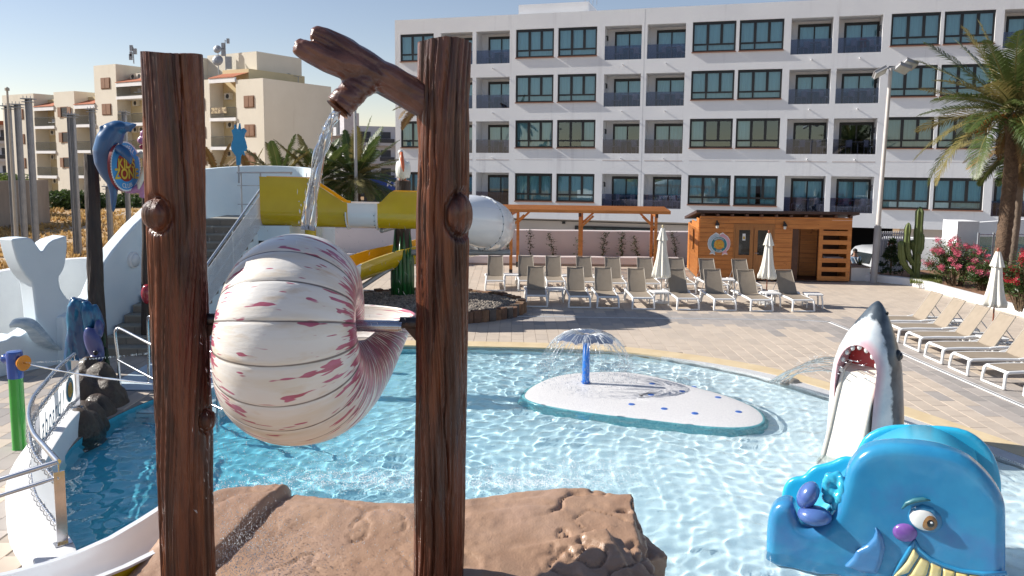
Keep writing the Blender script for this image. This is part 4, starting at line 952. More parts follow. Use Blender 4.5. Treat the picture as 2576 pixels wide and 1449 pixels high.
dol = [(-.06, .47), (.02, .52), (.10, .44), (.20, .36), (.28, .20), (.30, 0), (.26, -.18), (.16, -.32), (.22, -.44), (.10, -.42), (.02, -.48), (.03, -.36), (.08, -.25), (.15, -.1), (.16, .05), (.12, .18), (.04, .28), (-.06, .34), (-.14, .38)]
for s, m_, nm in ((-1, EMG, 'grey_dolphin'), (1, EMP, 'pink_dolphin')):
    for mm, z, k in ((EMW, .006, 1.10), (m_, .012, 1.0)):
        pts = [(s*(.22+(x-.1)*k)*.95, y*.78*k) for x, y in dol]; q = MB(); q.prism([em @ Vector((x, y, z)) for x, y in (pts if s < 0 else pts[::-1])], [em @ Vector((x, y, 0)) for x, y in (pts if s < 0 else pts[::-1])]); q.build(nm if k == 1 else nm+'_border', mm, hs)

# ================================================================ sun loungers, tables, parasols
def make_lounger():
    t = thing('sun_lounger', (0, 0, 0), 'x', 'sun lounger', 'taupe sun loungers by the pool'); hw = .30
    # seen from the foot end at -y; head towards +y
    for s in (-1, 1):
        q = MB(); x = s*hw; q.tube([(x, -.95, .335), (x, -.6, .345), (x, .2, .335), (x, .92, .32)], [.034, .036, .036, .03], 8); q.build('side_rail', PLASTIC, t, 60, True)
        q = MB(); q.tube([(x, -.95, .335), (x*1.01, -1.0, .30), (x*1.06, -1.02, .15), (x*1.08, -1.03, .02)], [.034, .034, .03, .028], 8); q.build('front_leg', PLASTIC, t, 60, True)
        q = MB(); q.tube([(x, .30, .32), (x*1.12, .38, .16), (x*1.16, .42, .02)], [.035, .03, .028], 8); q.tube([(x, .62, .32), (x*1.12, .55, .16), (x*1.16, .52, .02)], [.035, .03, .028], 8); q.build('rear_leg', PLASTIC, t, 60, True)
        q = MB(); q.tube([(x*1.05, .02, .36), (x*1.15, .2, .375), (x*1.15, .5, .37), (x*1.05, .7, .33)], [.02, .035, .035, .02], 8); q.build('arm_wing', PLASTIC, t, 60, True)
    q = MB(); q.tube([(-hw*1.07, -1.025, .025), (hw*1.07, -1.025, .025)], .024, 8); q.build('foot_bar', PLASTIC, t, 60, True)
    q = MB(); q.tube([(-hw, -.965, .335), (hw, -.965, .335)], .032, 8); q.build('end_bar', PLASTIC, t, 60, True)
    q = MB(); q.tube([(-hw, .93, .31), (hw, .93, .31)], .03, 8); q.build('head_bar', PLASTIC, t, 60, True)
    def sheet(pts, w0, w1, th=.012, sag=.02):
        q = MB(); rows = []
        for i, p in enumerate(pts):
            w = w0+(w1-w0)*i/(len(pts)-1); rows.append([(x*w, p[0], p[1]-sag*(1-x*x)) for x in (-1, -.5, 0, .5, 1)])
        q.grid(rows); q.grid([[(a[0], a[1], a[2]-th) for a in r][::-1] for r in rows])
        a, b_ = [(*p[:2], p[2]) for p in rows[0]], rows[-1]
        return q
    q = sheet([(-.93, .37), (-.5, .375), (-.1, .372), (.14, .365)], .268, .268); q.build('seat_sling', SLING, t, 180, True)
    q = sheet([(.14, .372), (.32, .64), (.50, .90), (.58, 1.02)], .262, .245, sag=.015); bk = q.build('back_sling', SLING, t, 180, True)
    q = MB()
    for s in (-1, 1): q.tube([(s*.272, .13, .36), (s*.268, .34, .66), (s*.255, .585, 1.03)], .013, 6)
    q.tube([(-.255, .585, 1.03), (.255, .585, 1.03)], .012, 6); q.build('back_frame', mat('sling_frame', (.36, .31, .25), .5), t, 60, True)
    q = MB()
    for s in (-1, 1): q.tube([(s*.24, .40, .74), (s*.27, .72, .35)], .011, 6)
    q.tube([(-.27, .72, .35), (.27, .72, .35)], .011, 6); q.build('back_strut', GREYSTEEL, t, 60, True)
    return proto(t)
lg = make_lounger(); first = [True]
def lounger(x, y, rz, label):
    if first[0]:
        first[0] = False; lg.location = (x, y, 0); lg.rotation_euler = (0, 0, rz); lg['label'] = label; return lg
    return dup(lg, (x, y, 0), rz, label)
OR = ['first', 'second', 'third', 'fourth', 'fifth', 'sixth', 'seventh', 'eighth', 'ninth']
FRONT = [(.77, 23.4), (2.01, 23.26), (2.88, 23.2), (3.89, 23.11), (5.13, 23.02), (6.25, 22.98), (7.28, 22.93), (8.45, 22.89)]
for k, (x, y) in enumerate(FRONT): lounger(x+random.uniform(-.03, .03), y+1.0+random.uniform(-.06, .06), R_(.3+.35*k+random.uniform(-2, 2)), 'taupe sun lounger, %s from the left in the row nearest the pool' % OR[k])
BACK = [-.57, .51, 1.46, 2.54, 3.5, 4.62, 5.72, 6.75, 7.85]
for k, x in enumerate(BACK): lounger(x, 26.4-.085*k+1.0+random.uniform(-.08, .08), R_(.2*k+random.uniform(-2.5, 2.5)), 'taupe sun lounger, %s from the left in the back row below the pergola and hut' % OR[k])
RIGHT = [(9.33, 20.15), (9.33, 19.2), (9.32, 18.23), (9.35, 17.15), (9.36, 16.16), (9.42, 15.2), (9.5, 14.1)]
for k, (x, y) in enumerate(RIGHT): lounger(x+1.0+random.uniform(-.08, .08), y, R_(-88+random.uniform(-2, 2)), 'taupe sun lounger seen from its side, %s from the hut in the right hand row' % OR[k])
def make_table():
    t = thing('side_table', (0, 0, 0), 'x', 'side table', 'small white side tables between the loungers')
    q = MB(); o_ = [(-.22, -.25), (.22, -.25), (.25, -.22), (.25, .22), (.22, .25), (-.22, .25), (-.25, .22), (-.25, -.22)]
    q.prism([(x, y, .42) for x, y in o_], [(x, y, .385) for x, y in o_]); q.build('table_top', PLASTIC, t, None, True)
    for sx_ in (-1, 1):
        for sy_ in (-1, 1):
            q = MB(); q.tube([(sx_*.20, sy_*.20, .39), (sx_*.225, sy_*.225, .2), (sx_*.235, sy_*.235, 0)], [.03, .026, .022], 6); q.build('leg', PLASTIC, t, 60, True)
    return proto(t)
tb = make_table(); tfirst = [True]
TABS = [(-.02, 27.5, 'between the first and second loungers of the back row'), (1.36, 24.4, 'between the first and second loungers of the front row'), (1.98, 27.4, 'between the third and fourth loungers of the back row'), (4.5, 23.95, 'right of the fourth front lounger, holding the left parasol'),
        (5.18, 27.0, 'behind the left parasol in the back row'), (7.28, 26.7, 'between the eighth and ninth loungers of the back row'), (7.87, 23.9, 'between the last two front loungers under the middle parasol'), (9.1, 23.75, 'at the right end of the front row'), (10.9, 17.72, 'between the third and fourth loungers of the right row'), (11.15, 19.7, 'under the right parasol')]
for k, (x, y, w) in enumerate(TABS):
    lb = 'small square white plastic side table '+w
    if k == 0: tb.location = (x, y, 0); tb['label'] = lb
    else: dup(tb, (x, y, 0), random.uniform(-.1, .1), lb)
POLEM = mat('teak_pole', (.30, .09, .04), .45, (.22, .06, .03), 5)
def parasol(x, y, h, label, polem=POLEM, twist=0.0, seed=0):
    t = thing('parasol', (x, y, 0), label, 'parasol', 'closed cream parasols'); rr = random.Random(seed)
    q = MB(); q.cyl((x, y, .1), (x, y, h-.02), .019, n=8); q.build('pole', polem, t, 60)
    q = MB(); q.lathe([(0, h+.07), (.03, h+.05), (.035, h+.02), (.02, h-.01), (.03, h-.03)], 10, (x, y, 0)); q.build('finial', POLEM if seed != 2 else mat('finial_cream', (.6, .5, .3), .5), t, 60)
    q = MB(); rows = []; nn = 64
    prof = [(.05, h-.03), (.09, h-.16), (.13, h-.32), (.15, h-.40)]
    def ring(r, z, dep, ph=0): return [(x+(r*(1+dep*math.cos(8*a+ph)+.03*math.sin(3*a+z*4+seed)))*math.cos(a), y+(r*(1+dep*math.cos(8*a+ph)+.03*math.sin(3*a+z*4)))*math.sin(a), z+.012*math.sin(8*a+ph)) for a in [2*math.pi*j/nn for j in range(nn)]]
    q.grid([ring(r, z, .05+.12*i/3) for i, (r, z) in enumerate(prof)], cu=True); q.build('vent_cap', CANVAS, t, 180)
    q = MB(); zb = .78
    L = [(.095, h-.24), (.115, h-.5), (.135, h-.75), (.165, h-1.0), (.20, h-1.2), (.235, zb+.12), (.235, zb+.02), (.17, zb+.01)]
    q.grid([ring(r, z, .05+.22*min(1, i/5), .25*i*.3) for i, (r, z) in enumerate(L)], cu=True); q.build('canopy', CANVAS, t, 180)
    q = MB(); q.lathe([(0, .06), (.2, .05), (.24, .03), (.24, 0)], 20, (x, y, 0)); q.cyl((x, y, .05), (x, y, .3), .03, n=8); q.build('base', PLASTIC, t, 40)
q1 = P(1669, 620, 24.35); parasol(4.62, 24.32, 2.35, 'closed cream parasol standing left of the hut among the loungers', mat('grey_pole', (.45, .42, .38), .5), seed=2)
parasol(7.86, 24.25, 2.22, 'closed cream parasol on a red-brown pole in front of the hut doors', seed=1)
parasol(12.02, 19.55, 2.2, 'closed cream parasol beside the oleanders at the right', seed=3)

# ================================================================ stone ring planter with the green log post
pl = thing('planter', (-2.2, 22.9, 0), 'round gravel planter edged with upright rough brown stones', 'planter')
PCX, PCY, PRX, PRY = -2.55, 22.75, 2.95, 2.2
def pel(a, k=1.0): return Vector((PCX+PRX*k*math.cos(a), PCY+PRY*k*math.sin(a), 0))
SB = [mat('edge_stone_%d' % i, c, .85, tuple(x*.6 for x in c), 5, bump=.8, bs=18, dist=.03) for i, c in enumerate([(.27, .15, .085), (.20, .11, .07), (.31, .19, .11), (.14, .115, .10)])]
ns = 74
for i in range(ns):
    a0, a1 = 2*math.pi*(i+.04)/ns, 2*math.pi*(i+.96)/ns; h = random.uniform(.27, .34); k1, k0 = 1.0+random.uniform(-.006, .01), .93
    q = MB(); f = [pel(a0, k1), pel((a0+a1)/2, k1+.012), pel(a1, k1), pel(a1, k0), pel(a0, k0)]
    q.prism([p+Vector((0, 0, h+random.uniform(-.015, .015))) for p in f], [p*1 for p in f]); q.build('edge_stone', SB[random.choice((0, 0, 1, 1, 2, 2, 3))], pl)
q = MB(); q.grid([[pel(a, k)+Vector((0, 0, z)) for a in [2*math.pi*j/40 for j in range(40)]] for k, z in ((.94, .18), (.6, .3), (.2, .36), (.01, .36))], cu=True); q.build('soil', mat('planter_soil', (.09, .065, .05), .95), pl, 180)
GR = [mat('gravel_a', (.27, .235, .20), .85), mat('gravel_b', (.36, .31, .26), .85), mat('gravel_c', (.19, .16, .14), .85)]
q = MB()
for _ in range(6500):
    a = random.random()*6.283; k = math.sqrt(random.random())*.92; p = pel(a, k); z = .2+.16*(1-k*k)
    s = random.uniform(.025, .06); R3 = Matrix.Rotation(random.random()*6, 4, 'Z') @ Matrix.Rotation(random.random()*3, 4, 'X')
    q.add([(s*1.3, 0, 0), (-s*1.2, .2*s, 0), (0, s, 0), (.1*s, -s, .1*s), (0, 0, s*.8), (0, 0, -s*.7)], [(0, 2, 4), (2, 1, 4), (1, 3, 4), (3, 0, 4), (2, 0, 5), (1, 2, 5), (3, 1, 5), (0, 3, 5)], random.choice((0, 0, 1, 2)), Matrix.Translation((p.x, p.y, z)) @ R3)
o = q.build('gravel', GR, pl); o['kind'] = 'stuff'
# ================================================================ foreground: two carved logs, tipping shell, rock, falling water
def log_mesh(name, base, top, r0, r1, knots, seed, m, nth=200, nz=380, groove=.015):
    th = np.linspace(0, 2*np.pi, nth, endpoint=False); t = np.linspace(0, 1, nz); T, TH = np.meshgrid(t, th, indexing='ij')
    base = np.array(base); top = np.array(top); L = np.linalg.norm(top-base); Zl = T*L
    rc_ = np.random.RandomState(seed+40)
    rr = r0+(r1-r0)*T; cs = np.stack([np.cos(TH), np.sin(TH), Zl], -1).reshape(-1, 3)
    tw = cs.copy(); a = TH.ravel()+.35*np.sin(Zl.ravel()*1.1+seed)+.12*fbm(cs, 1, 1, 1.2, seed+3, 2); tw[:, 0] = np.cos(a); tw[:, 1] = np.sin(a)
    big = fbm(cs, 1.1, 1.1, .9, seed, 3); g1 = np.abs(fbm(tw, 4.2, 4.2, .55, seed+1, 2)); g2 = np.abs(fbm(tw, 10, 10, .9, seed+2, 2))
    g3 = fbm(tw, 20, 20, 1.6, seed+5, 2)
    d = .018*big + groove*(np.clip(g1*4.0, 0, 1)-1)*1.25 + groove*.55*(np.clip(g2*3.5, 0, 1)-1) + .0035*g3
    d = d.reshape(T.shape)
    wv_ = .22*fbm(np.stack([0*Zl.ravel(), 0*Zl.ravel()+seed, Zl.ravel()], -1), 1, 1, 1.4, seed, 3).reshape(T.shape)
    for _ in range(16 if nth > 100 else 0):               # long drying cracks
        t0, zc0, zl = rc_.rand()*6.28, rc_.rand()*L, .35+.9*rc_.rand(); dz_ = (Zl-zc0)/zl; dt = (TH-t0-wv_*(.6+.8*rc_.rand())+np.pi) % (2*np.pi)-np.pi
        d = d-.030*np.sqrt(np.clip(1-dz_**2, 0, 1))*np.exp(-(dt*rr/(.006+.005*rc_.rand()))**2)
    for (kth, kz, kr, kh) in knots:
        dt = (TH-kth+np.pi) % (2*np.pi)-np.pi; dd = np.sqrt((dt*rr)**2+((Zl-kz)*.9)**2)
        w = np.exp(-(dd/kr)**4); d = d*(1-.75*w)+kh*np.sqrt(np.clip(1-(dd/(kr*1.25))**2, 0, 1)) - .028*np.exp(-((dd-kr*1.38)/(kr*.22))**2)
    R = rr+d
    ax = base[None, None]+(top-base)[None, None]*T[..., None]
    Pp = ax+np.stack([R*np.cos(TH), R*np.sin(TH), 0*R], -1)
    Pp[-1, :, 2] += .012*np.sin(th*2+seed)
    q = MB(); q.grid(Pp.tolist(), cu=True)
    c = Pp[-1].mean(0); n0 = len(q.v); rim = [tuple(c+(p-c)*.86+np.array([0, 0, .004])) for p in Pp[-1]]; inn = [tuple(c+(p-c)*.80-np.array([0, 0, .03])) for p in Pp[-1]]
    q.grid([Pp[-1].tolist(), rim, inn], cu=True, m=1); q.f.append(tuple(range(len(q.v)-nth, len(q.v)))); q.m.append(1)
    return q.mesh(name, m, 180)
LOGTOP = mat('log_cut', (.16, .05, .015), .45, (.07, .022, .01), 12, bump=.5, bs=40, dist=.01, coat=.2)
LX1, LY1, LX2, LY2 = -2.54, 6.0, -.555, 6.2
l1 = thing('log_post', (LX1, LY1, .6), 'left of the two big glossy brown carved logs, with a round knot below its top', 'log post')
put('trunk', log_mesh('trunk', (-2.55, 6.0, .6), (-2.53, 6.0, 4.99), .208, .212, [(-R_(112), 3.22, .085, .075), (R_(-8), 1.62, .06, .05)], 1, [LOG, LOGTOP]), l1)
l2 = thing('log_post', (LX2, LY2, .6), 'right big glossy brown carved log that carries the forked water spout branch', 'log post')
put('trunk', log_mesh('trunk', (-.59, 6.2, .6), (-.52, 6.2, 5.13), .205, .203, [(-R_(35), 3.22, .115, .045)], 4, [LOG, LOGTOP]), l2)
# branch
q = MB()
def dp(x, y, Y): return P(x, y, Y)
q.tube([dp(1085, 258, 6.2), dp(1035, 236, 6.18), dp(985, 208, 6.12), dp(925, 172, 6.03), dp(865, 132, 5.96), dp(812, 98, 5.9), dp(786, 84, 5.88), dp(779, 81, 5.88)], [.15, .135, .128, .130, .118, .088, .066, .03], 18)
q.tube([dp(945, 195, 6.05), dp(890, 172, 5.94), dp(820, 150, 5.84), dp(768, 127, 5.78), dp(748, 116, 5.76), dp(741, 112, 5.76)], [.12, .11, .088, .078, .064, .03], 18)
q.tube([dp(935, 185, 6.03), dp(900, 218, 5.96), dp(872, 250, 5.9), dp(852, 272, 5.88)], [.13, .118, .112, .118], 18)
def bark(co, no):
    # grain runs along the branch: stretch the noise along its direction
    a = np.array(dp(1040, 240, 6.18)); b_ = np.array(dp(780, 84, 5.88)); ax = (b_-a)/np.linalg.norm(b_-a); s = co@ax; pr = co-np.outer(s, ax)
    f = np.stack([pr[:, 0], pr[:, 2], s], -1); g1 = np.abs(fbm(f, 14, 14, 1.5, 3, 2)); g2 = np.abs(fbm(f, 34, 34, 3, 5, 2))
    return .011*(np.clip(g1*4, 0, 1)-1)+.006*(np.clip(g2*3.5, 0, 1)-1)+.010*fbm(co, 5, 5, 5, 8, 2)
bme = fuse(q, .0115, 5, bark); 
LOGB = mat('branch_wood', (.19, .078, .052), .34, (.085, .030, .020), 5, bump=.6, bs=60, dist=.008, coat=.4, col3=(.17, .07, .035), ns3=4, lo3=.55, hi3=.8, rv=.1)
bme.materials.append(LOGB); put('branch', bme, l2)
q = MB(); 
d_ = (dp(852, 272, 5.88)-dp(872, 250, 5.9)).normalized(); M_ = Matrix.Translation(dp(852, 272, 5.88)+d_*.016) @ d_.to_track_quat('Z', 'Y').to_matrix().to_4x4()
q.lathe([(.098, 0), (.07, -.03), (0, -.05)], 20, (0, 0, 0), 0, M_); q.build('spout_mouth', LOGTOP, l2, 180)
# brackets
for t_, x, y, z, s in ((l1, LX1, LY1, 3.0, 1), (l2, LX2, LY2, 2.945, -1)):
    q = MB(); q.cyl((x+s*.17, y+.03, z), (x+s*.33, y+.03, z), .047, n=16); q.build('axle_bracket', mat('bracket_steel', (.11, .10, .10), .35, (.06, .05, .05), 8, metal=.8), t_, 40)
    q = MB(); q.prism([(x+s*.18, y+.01, z-.17), (x+s*.30, y+.01, z-.03), (x+s*.18, y+.01, z-.03)], [(x+s*.18, y+.05, z-.17), (x+s*.30, y+.05, z-.03), (x+s*.18, y+.05, z-.03)]); q.cyl((x+s*.27, y-.02, z), (x+s*.27, y-.032, z), .014, n=8); q.build('gusset', mat('bracket_rust', (.10, .05, .035), .5), t_, 40)

# tipping shell
sh = thing('shell_bucket', (-1.7, 6.08, 1.9), 'huge cream nautilus shell bucket with pink streaks hung between the two logs', 'shell')
SC = Vector((-1.655, 6.10, 2.935))
def shell_pt(ph, a, lift=0.0):
    R = 1.05*math.exp(-.079*ph); w = .435+.42*math.exp(-.52*ph)
    t = a*1.42; ca = max(0.0, math.cos(a)); rho = R*(.45+.55*math.cos(t))+lift*ca; x = w*math.sin(t)
    return rho, x
NS = 16.5
def nphi(ph): return ph*NS/(2*math.pi)-6.0*max(0, (2.6-ph)/2.6)**1.6
rows = []; uvs = []; npn, nan = 420, 90
for i in range(npn+1):
    ph = 2*math.pi*1.02*i/npn; rw = []
    for j in range(nan+1):
        a = -math.pi/2+math.pi*j/nan
        s = (nphi(ph) + .10*math.cos(a)) % 1.0; dgr = min(s, 1-s)
        groove = -.010*math.exp(-(dgr/.04)**2) + .003*math.sin(math.pi*s)
        if ph < .12: groove = 0
        rho, x = shell_pt(ph, a, groove)
        rw.append((SC.x+x, SC.y+rho*math.cos(ph), SC.z-rho*math.sin(ph))); uvs.append((nphi(ph)+.10*math.cos(a), j/nan))
    rows.append(rw)
q = MB(); q.grid(rows); q.uv = uvs
SHELL, nt, b = nodes('shell_paint')
uv = _n(nt, 'ShaderNodeUVMap'); sx = _n(nt, 'ShaderNodeSeparateXYZ'); nt.links.new(uv.outputs[0], sx.inputs[0])
def MA(op, a, c=None, cl=False):
    n = _n(nt, 'ShaderNodeMath', operation=op); n.use_clamp = cl
    for k, z in enumerate((a, c)):
        if z is None: continue
        if isinstance(z, (int, float)): n.inputs[k].default_value = z
        else: nt.links.new(z, n.inputs[k])
    return n.outputs[0]
def MR(v, a, c, d=0.0, e=1.0):
    n = _n(nt, 'ShaderNodeMapRange'); nt.links.new(v, n.inputs[0])
    for k, z in zip((1, 2, 3, 4), (a, c, d, e)):
        if isinstance(z, (int, float)): n.inputs[k].default_value = z
        else: nt.links.new(z, n.inputs[k])
    return n.outputs[0]
def NZ(sx_, sy_, scale, det=3, off=0.0):
    mp = _n(nt, 'ShaderNodeMapping'); mp.inputs['Scale'].default_value = (sx_, sy_, 1); mp.inputs['Location'].default_value = (off, off*.7, 0); nt.links.new(uv.outputs[0], mp.inputs[0])
    t = _n(nt, 'ShaderNodeTexNoise'); t.inputs['Scale'].default_value = scale; t.inputs['Detail'].default_value = det; t.inputs['Roughness'].default_value = .55; nt.links.new(mp.outputs[0], t.inputs['Vector']); return t.outputs['Fac']
def MX(f, a, c):
    x = _n(nt, 'ShaderNodeMix', data_type='RGBA'); nt.links.new(f, x.inputs[0])
    for s, z in ((6, a), (7, c)):
        if isinstance(z, tuple): x.inputs[s].default_value = rgb(z)
        else: nt.links.new(z, x.inputs[s])
    return x.outputs[2]
edge_ = MA('MULTIPLY', MA('ABSOLUTE', MA('SUBTRACT', sx.outputs[1], .5)), 2.0)
base_ = MX(MR(NZ(2.2, 3, 1.0, 4), .45, .7), (.80, .775, .735), (.74, .66, .54))
base_ = MX(MR(NZ(1.0, 2.2, 3.0, 4, 9), .58, .8), base_, (.66, .52, .37))
thr = MR(edge_, .05, .80, .64, .485)
blot = MR(MA('SUBTRACT', NZ(4.2, 6.5, 1.0, 2.2, 3), thr), 0.0, .02)
stre = MR(MA('SUBTRACT', NZ(5.5, 5.2, 1.0, 2.2, 13), MR(edge_, .25, .72, .69, .445)), 0.0, .02)
pinks = MX(MR(NZ(2.5, 6, 2.0, 3, 5), .4, .62), (.42, .075, .13), (.50, .12, .22))
pinks = MX(MR(edge_, .72, .97), pinks, (.22, .05, .085))
c_ = MX(MA('MULTIPLY', MA('MAXIMUM', blot, stre), MR(edge_, 1.0, .985, .5, .96)), base_, pinks)
fr_ = MA('FRACT', sx.outputs[0]); dl = MA('MINIMUM', fr_, MA('SUBTRACT', 1.0, fr_))
lw = MR(edge_, 0, .95, .024, .07)
line = MR(MA('SUBTRACT', MA('ADD', dl, MA('MULTIPLY', MA('SUBTRACT', NZ(4, 4, 4, 2, 1), .5), .02)), lw), 0.0, -.022)
c_ = MX(MA('MULTIPLY', line, .86), c_, (.085, .06, .055))
nt.links.new(c_, b.inputs['Base Color']); b.inputs['Roughness'].default_value = .3; b.inputs['Coat Weight'].default_value = .35; b.inputs['Coat Roughness'].default_value = .1
bp = _n(nt, 'ShaderNodeBump'); bp.inputs['Strength'].default_value = .25; bp.inputs['Distance'].default_value = .01; nt.links.new(NZ(8, 14, 2, 5), bp.inputs['Height']); nt.links.new(bp.outputs[0], b.inputs['Normal'])
so = q.build('body', SHELL, sh, 180); md = so.modifiers.new('wall', 'SOLIDIFY'); md.thickness = .022; md.offset = -1
for s in (-1, 1):                                        # painted umbilicus and hub
    q = MB(); rw = []
    for i in range(10):
        t = i/9; r = .175*math.cos(t*math.pi/2)+.0; x = .345+.04*math.sin(t*math.pi/2)
        rw.append([(SC.x+s*x, SC.y-.01+r*math.cos(a)*1.0, SC.z-.01+r*math.sin(a)) for a in [2*math.pi*j/32 for j in range(32)]])
    q.grid(rw, cu=True); q.build('umbilicus', mat('umbilicus_paint', (.62, .50, .44), .35, (.26, .075, .10), 7, lo=.47, hi=.53, coat=.3), sh, 180)
q = MB(); q.cyl((LX1+.20, 6.08, 3.0), (LX2-.30, 6.1, 2.94), .034, n=18); q.build('axle', STEEL, sh, 60)
q = MB(); q.cyl((SC.x+.39, 6.1, 2.945), (LX2-.32, 6.1, 2.943), .046, n=18); q.build('axle_sleeve', STEEL, sh, 60)

# falling water: glassy strands
def strands(name, label, p0, p1, v0, n, r, wob, spread, extra=0):
    t = thing(name, p1, label, 'water'); p0 = Vector(p0); p1 = Vector(p1); q = MB()
    for k in range(n):
        o = Vector((random.gauss(0, 1), random.gauss(0, 1), 0)); pts = []; rad = []; ph = random.random()*6
        m_ = 26; t0 = random.random()*.08*(k > 2); t1 = 1-random.random()*.15*(k > 3)
        for i in range(m_+1):
            u = t0+(t1-t0)*i/m_; g_ = u*v0+(1-v0)*u*u
            p = Vector((p0.x+(p1.x-p0.x)*u, p0.y+(p1.y-p0.y)*u, p0.z+(p1.z-p0.z)*g_)) + o*spread*(.5+.5*u) + Vector((math.sin(u*13+ph), math.cos(u*9+ph), 0))*wob*u
            pts.append(p); rad.append(r*(.75+.35*math.sin(u*23+ph*2)+.2*random.random())*(1 if k < 3 else .45))
        q.tube(pts, rad, 7)
    q.build('jet', WATERJ, t, 180)
    if extra:
        q = MB()
        for _ in range(extra):
            u = random.random(); g_ = u*v0+(1-v0)*u*u; p = Vector((p0.x+(p1.x-p0.x)*u+random.gauss(0, spread*1.8*u+.01), p0.y+random.gauss(0, spread*1.5), p0.z+(p1.z-p0.z)*g_)); drops(q, p, (0, 0, -random.uniform(.01, .05)), random.uniform(.002, .006))
        o = q.build('droplets', DROP, t); o['kind'] = 'stuff'
    return t
WATERJ, nt, b = nodes('jet_water'); out = nt.nodes['Material Output']
t_ = _n(nt, 'ShaderNodeBsdfTransparent'); t_.inputs[0].default_value = (.90, .93, .96, 1)
g = _n(nt, 'ShaderNodeBsdfGlossy'); g.inputs['Roughness'].default_value = .08
lw_ = _n(nt, 'ShaderNodeLayerWeight'); lw_.inputs[0].default_value = .45
tl = _n(nt, 'ShaderNodeBsdfTranslucent'); tl.inputs[0].default_value = (.85, .88, .92, 1)
m1 = _n(nt, 'ShaderNodeMixShader'); m1.inputs[0].default_value = .42; nt.links.new(t_.outputs[0], m1.inputs[1]); nt.links.new(tl.outputs[0], m1.inputs[2])
ms = _n(nt, 'ShaderNodeMixShader'); nt.links.new(lw_.outputs['Fresnel'], ms.inputs[0]); nt.links.new(m1.outputs[0], ms.inputs[1]); nt.links.new(g.outputs[0], ms.inputs[2]); nt.links.new(ms.outputs[0], out.inputs[0])
nt.nodes.remove(b)
strands('water_stream', 'clear stream of water pouring from the forked branch onto the shell', dp(848, 280, 5.88), dp(766, 578, 5.92), .25, 9, .026, .012, .014, 160)
q = MB(); q.tube([dp(889, 258, 5.9), dp(893, 280, 5.9), dp(897, 310, 5.9)], [.006, .004, .002], 5); tag(q.build('water_drip', WATERJ), 'thin drip hanging from the underside of the branch', 'water')
# drops thrown off round the logs and the shell
q = MB()
for _ in range(900):
    x, y, Y = random.uniform(515, 1040), random.uniform(560, 1240), random.uniform(5.6, 7.4)
    if random.random() < .55: x, y = random.uniform(512, 600)+random.gauss(0, 20), random.uniform(820, 1290)
    p = P(x, y, Y)
    if p.z < 1.0: continue
    a = random.gauss(0, .012); drops(q, p, (a+.006, 0, -random.uniform(.008, .045)), random.uniform(.0009, .0022))
o = q.build('spray', DROP); tag(o, kind='stuff')

# the rock plateau
RZ = 1.0
q = MB()
outl = [(-3.25, 5.5), (-3.12, 6.3), (-3.02, 6.9), (-2.92, 7.42), (-2.45, 7.55), (-1.95, 7.47), (-1.4, 7.34), (-.96, 7.3), (-.44, 7.48), (.2, 7.66), (.75, 7.74), (1.05, 7.66), (1.24, 7.2), (1.22, 6.5), (1.14, 5.9), (1.05, 5.0), (.9, 3.6), (-3.9, 3.6), (-3.7, 4.6)]
OLp = smooth_loop(outl, 1)
q.prism([(p.x, p.y, RZ-.05) for p in OLp], [(p.x*1.0, p.y, -1.0) for p in OLp])
for s_ in np.linspace(.97, .2, 9): q.prism([(-1.1+(p.x+1.1)*s_, 5.6+(p.y-5.6)*s_, RZ-.004*(1-s_)) for p in OLp], [(-1.1+(p.x+1.1)*s_, 5.6+(p.y-5.6)*s_, RZ-.25) for p in OLp])
# the boulder shoulder at the right
for (cx_, cy_, cz_), (ax_, ay_, az_), (rz1, ry1, rx1) in (((.56, 6.94, .70), (.62, .60, .29), (-6, -4, 2)), ((.52, 6.25, .66), (.50, .50, .34), (12, -6, 6)), ((.86, 6.5, .55), (.33, .75, .45), (4, 6, -4)), ((.72, 5.4, .58), (.42, .70, .42), (-6, 8, 4)), ((.98, 7.05, .38), (.26, .42, .48), (24, 6, 0))):
    q.box(-ax_, ax_, -ay_, ay_, -az_, az_, 0, Matrix.Translation((cx_, cy_, cz_)) @ Matrix.Rotation(R_(rz1), 4, 'Z') @ Matrix.Rotation(R_(ry1), 4, 'Y') @ Matrix.Rotation(R_(rx1), 4, 'X'))
c1, c2 = G(545, 1345, 1.05), G(722, 1228, 1.05)
def rockd(co, no):
    d = .032*fbm(co, 1.3, 1.3, 1.3, 2, 3)+.010*fbm(co, 5, 5, 5, 4, 3)+.006*fbm(co, 18, 18, 18, 6, 2)
    cr = np.abs(fbm(co, 1.5, 1.5, 1.5, 9, 3)); d -= .020*np.exp(-(cr/.015)**2)
    d -= .045*np.exp(-(np.abs(fbm(co, 2.4, 2.4, 2.4, 11, 3))/.03)**2)*np.clip((co[:, 0]-.2)*3, 0, 1)
    # raised slab beyond the crack at the left
    e = np.array([c2.x-c1.x, c2.y-c1.y]); e /= np.linalg.norm(e); sd = (co[:, 0]-c1.x)*(-e[1])+(co[:, 1]-c1.y)*e[0]
    sd = sd+.03*fbm(co, 4, 4, 4, 21, 2)
    d += np.where(no[:, 2] > .3, .085/(1+np.exp(-np.clip(sd/.008, -40, 40)))-.03*np.exp(-((sd+.03)/.03)**2), 0)
    return d
def tilt(v): return (v[0], v[1], v[2]-.24*max(0, min(1.6, (7.25-v[1])/1.2)) if v[2] > .3 else v[2])
q.v = [tilt(v) for v in q.v]
rme = fuse(q, .024, 9, rockd); rme.materials.append(ROCK); rk = put('rock', rme); tag(rk, 'big wet brown artificial rock under the two logs', 'rock')
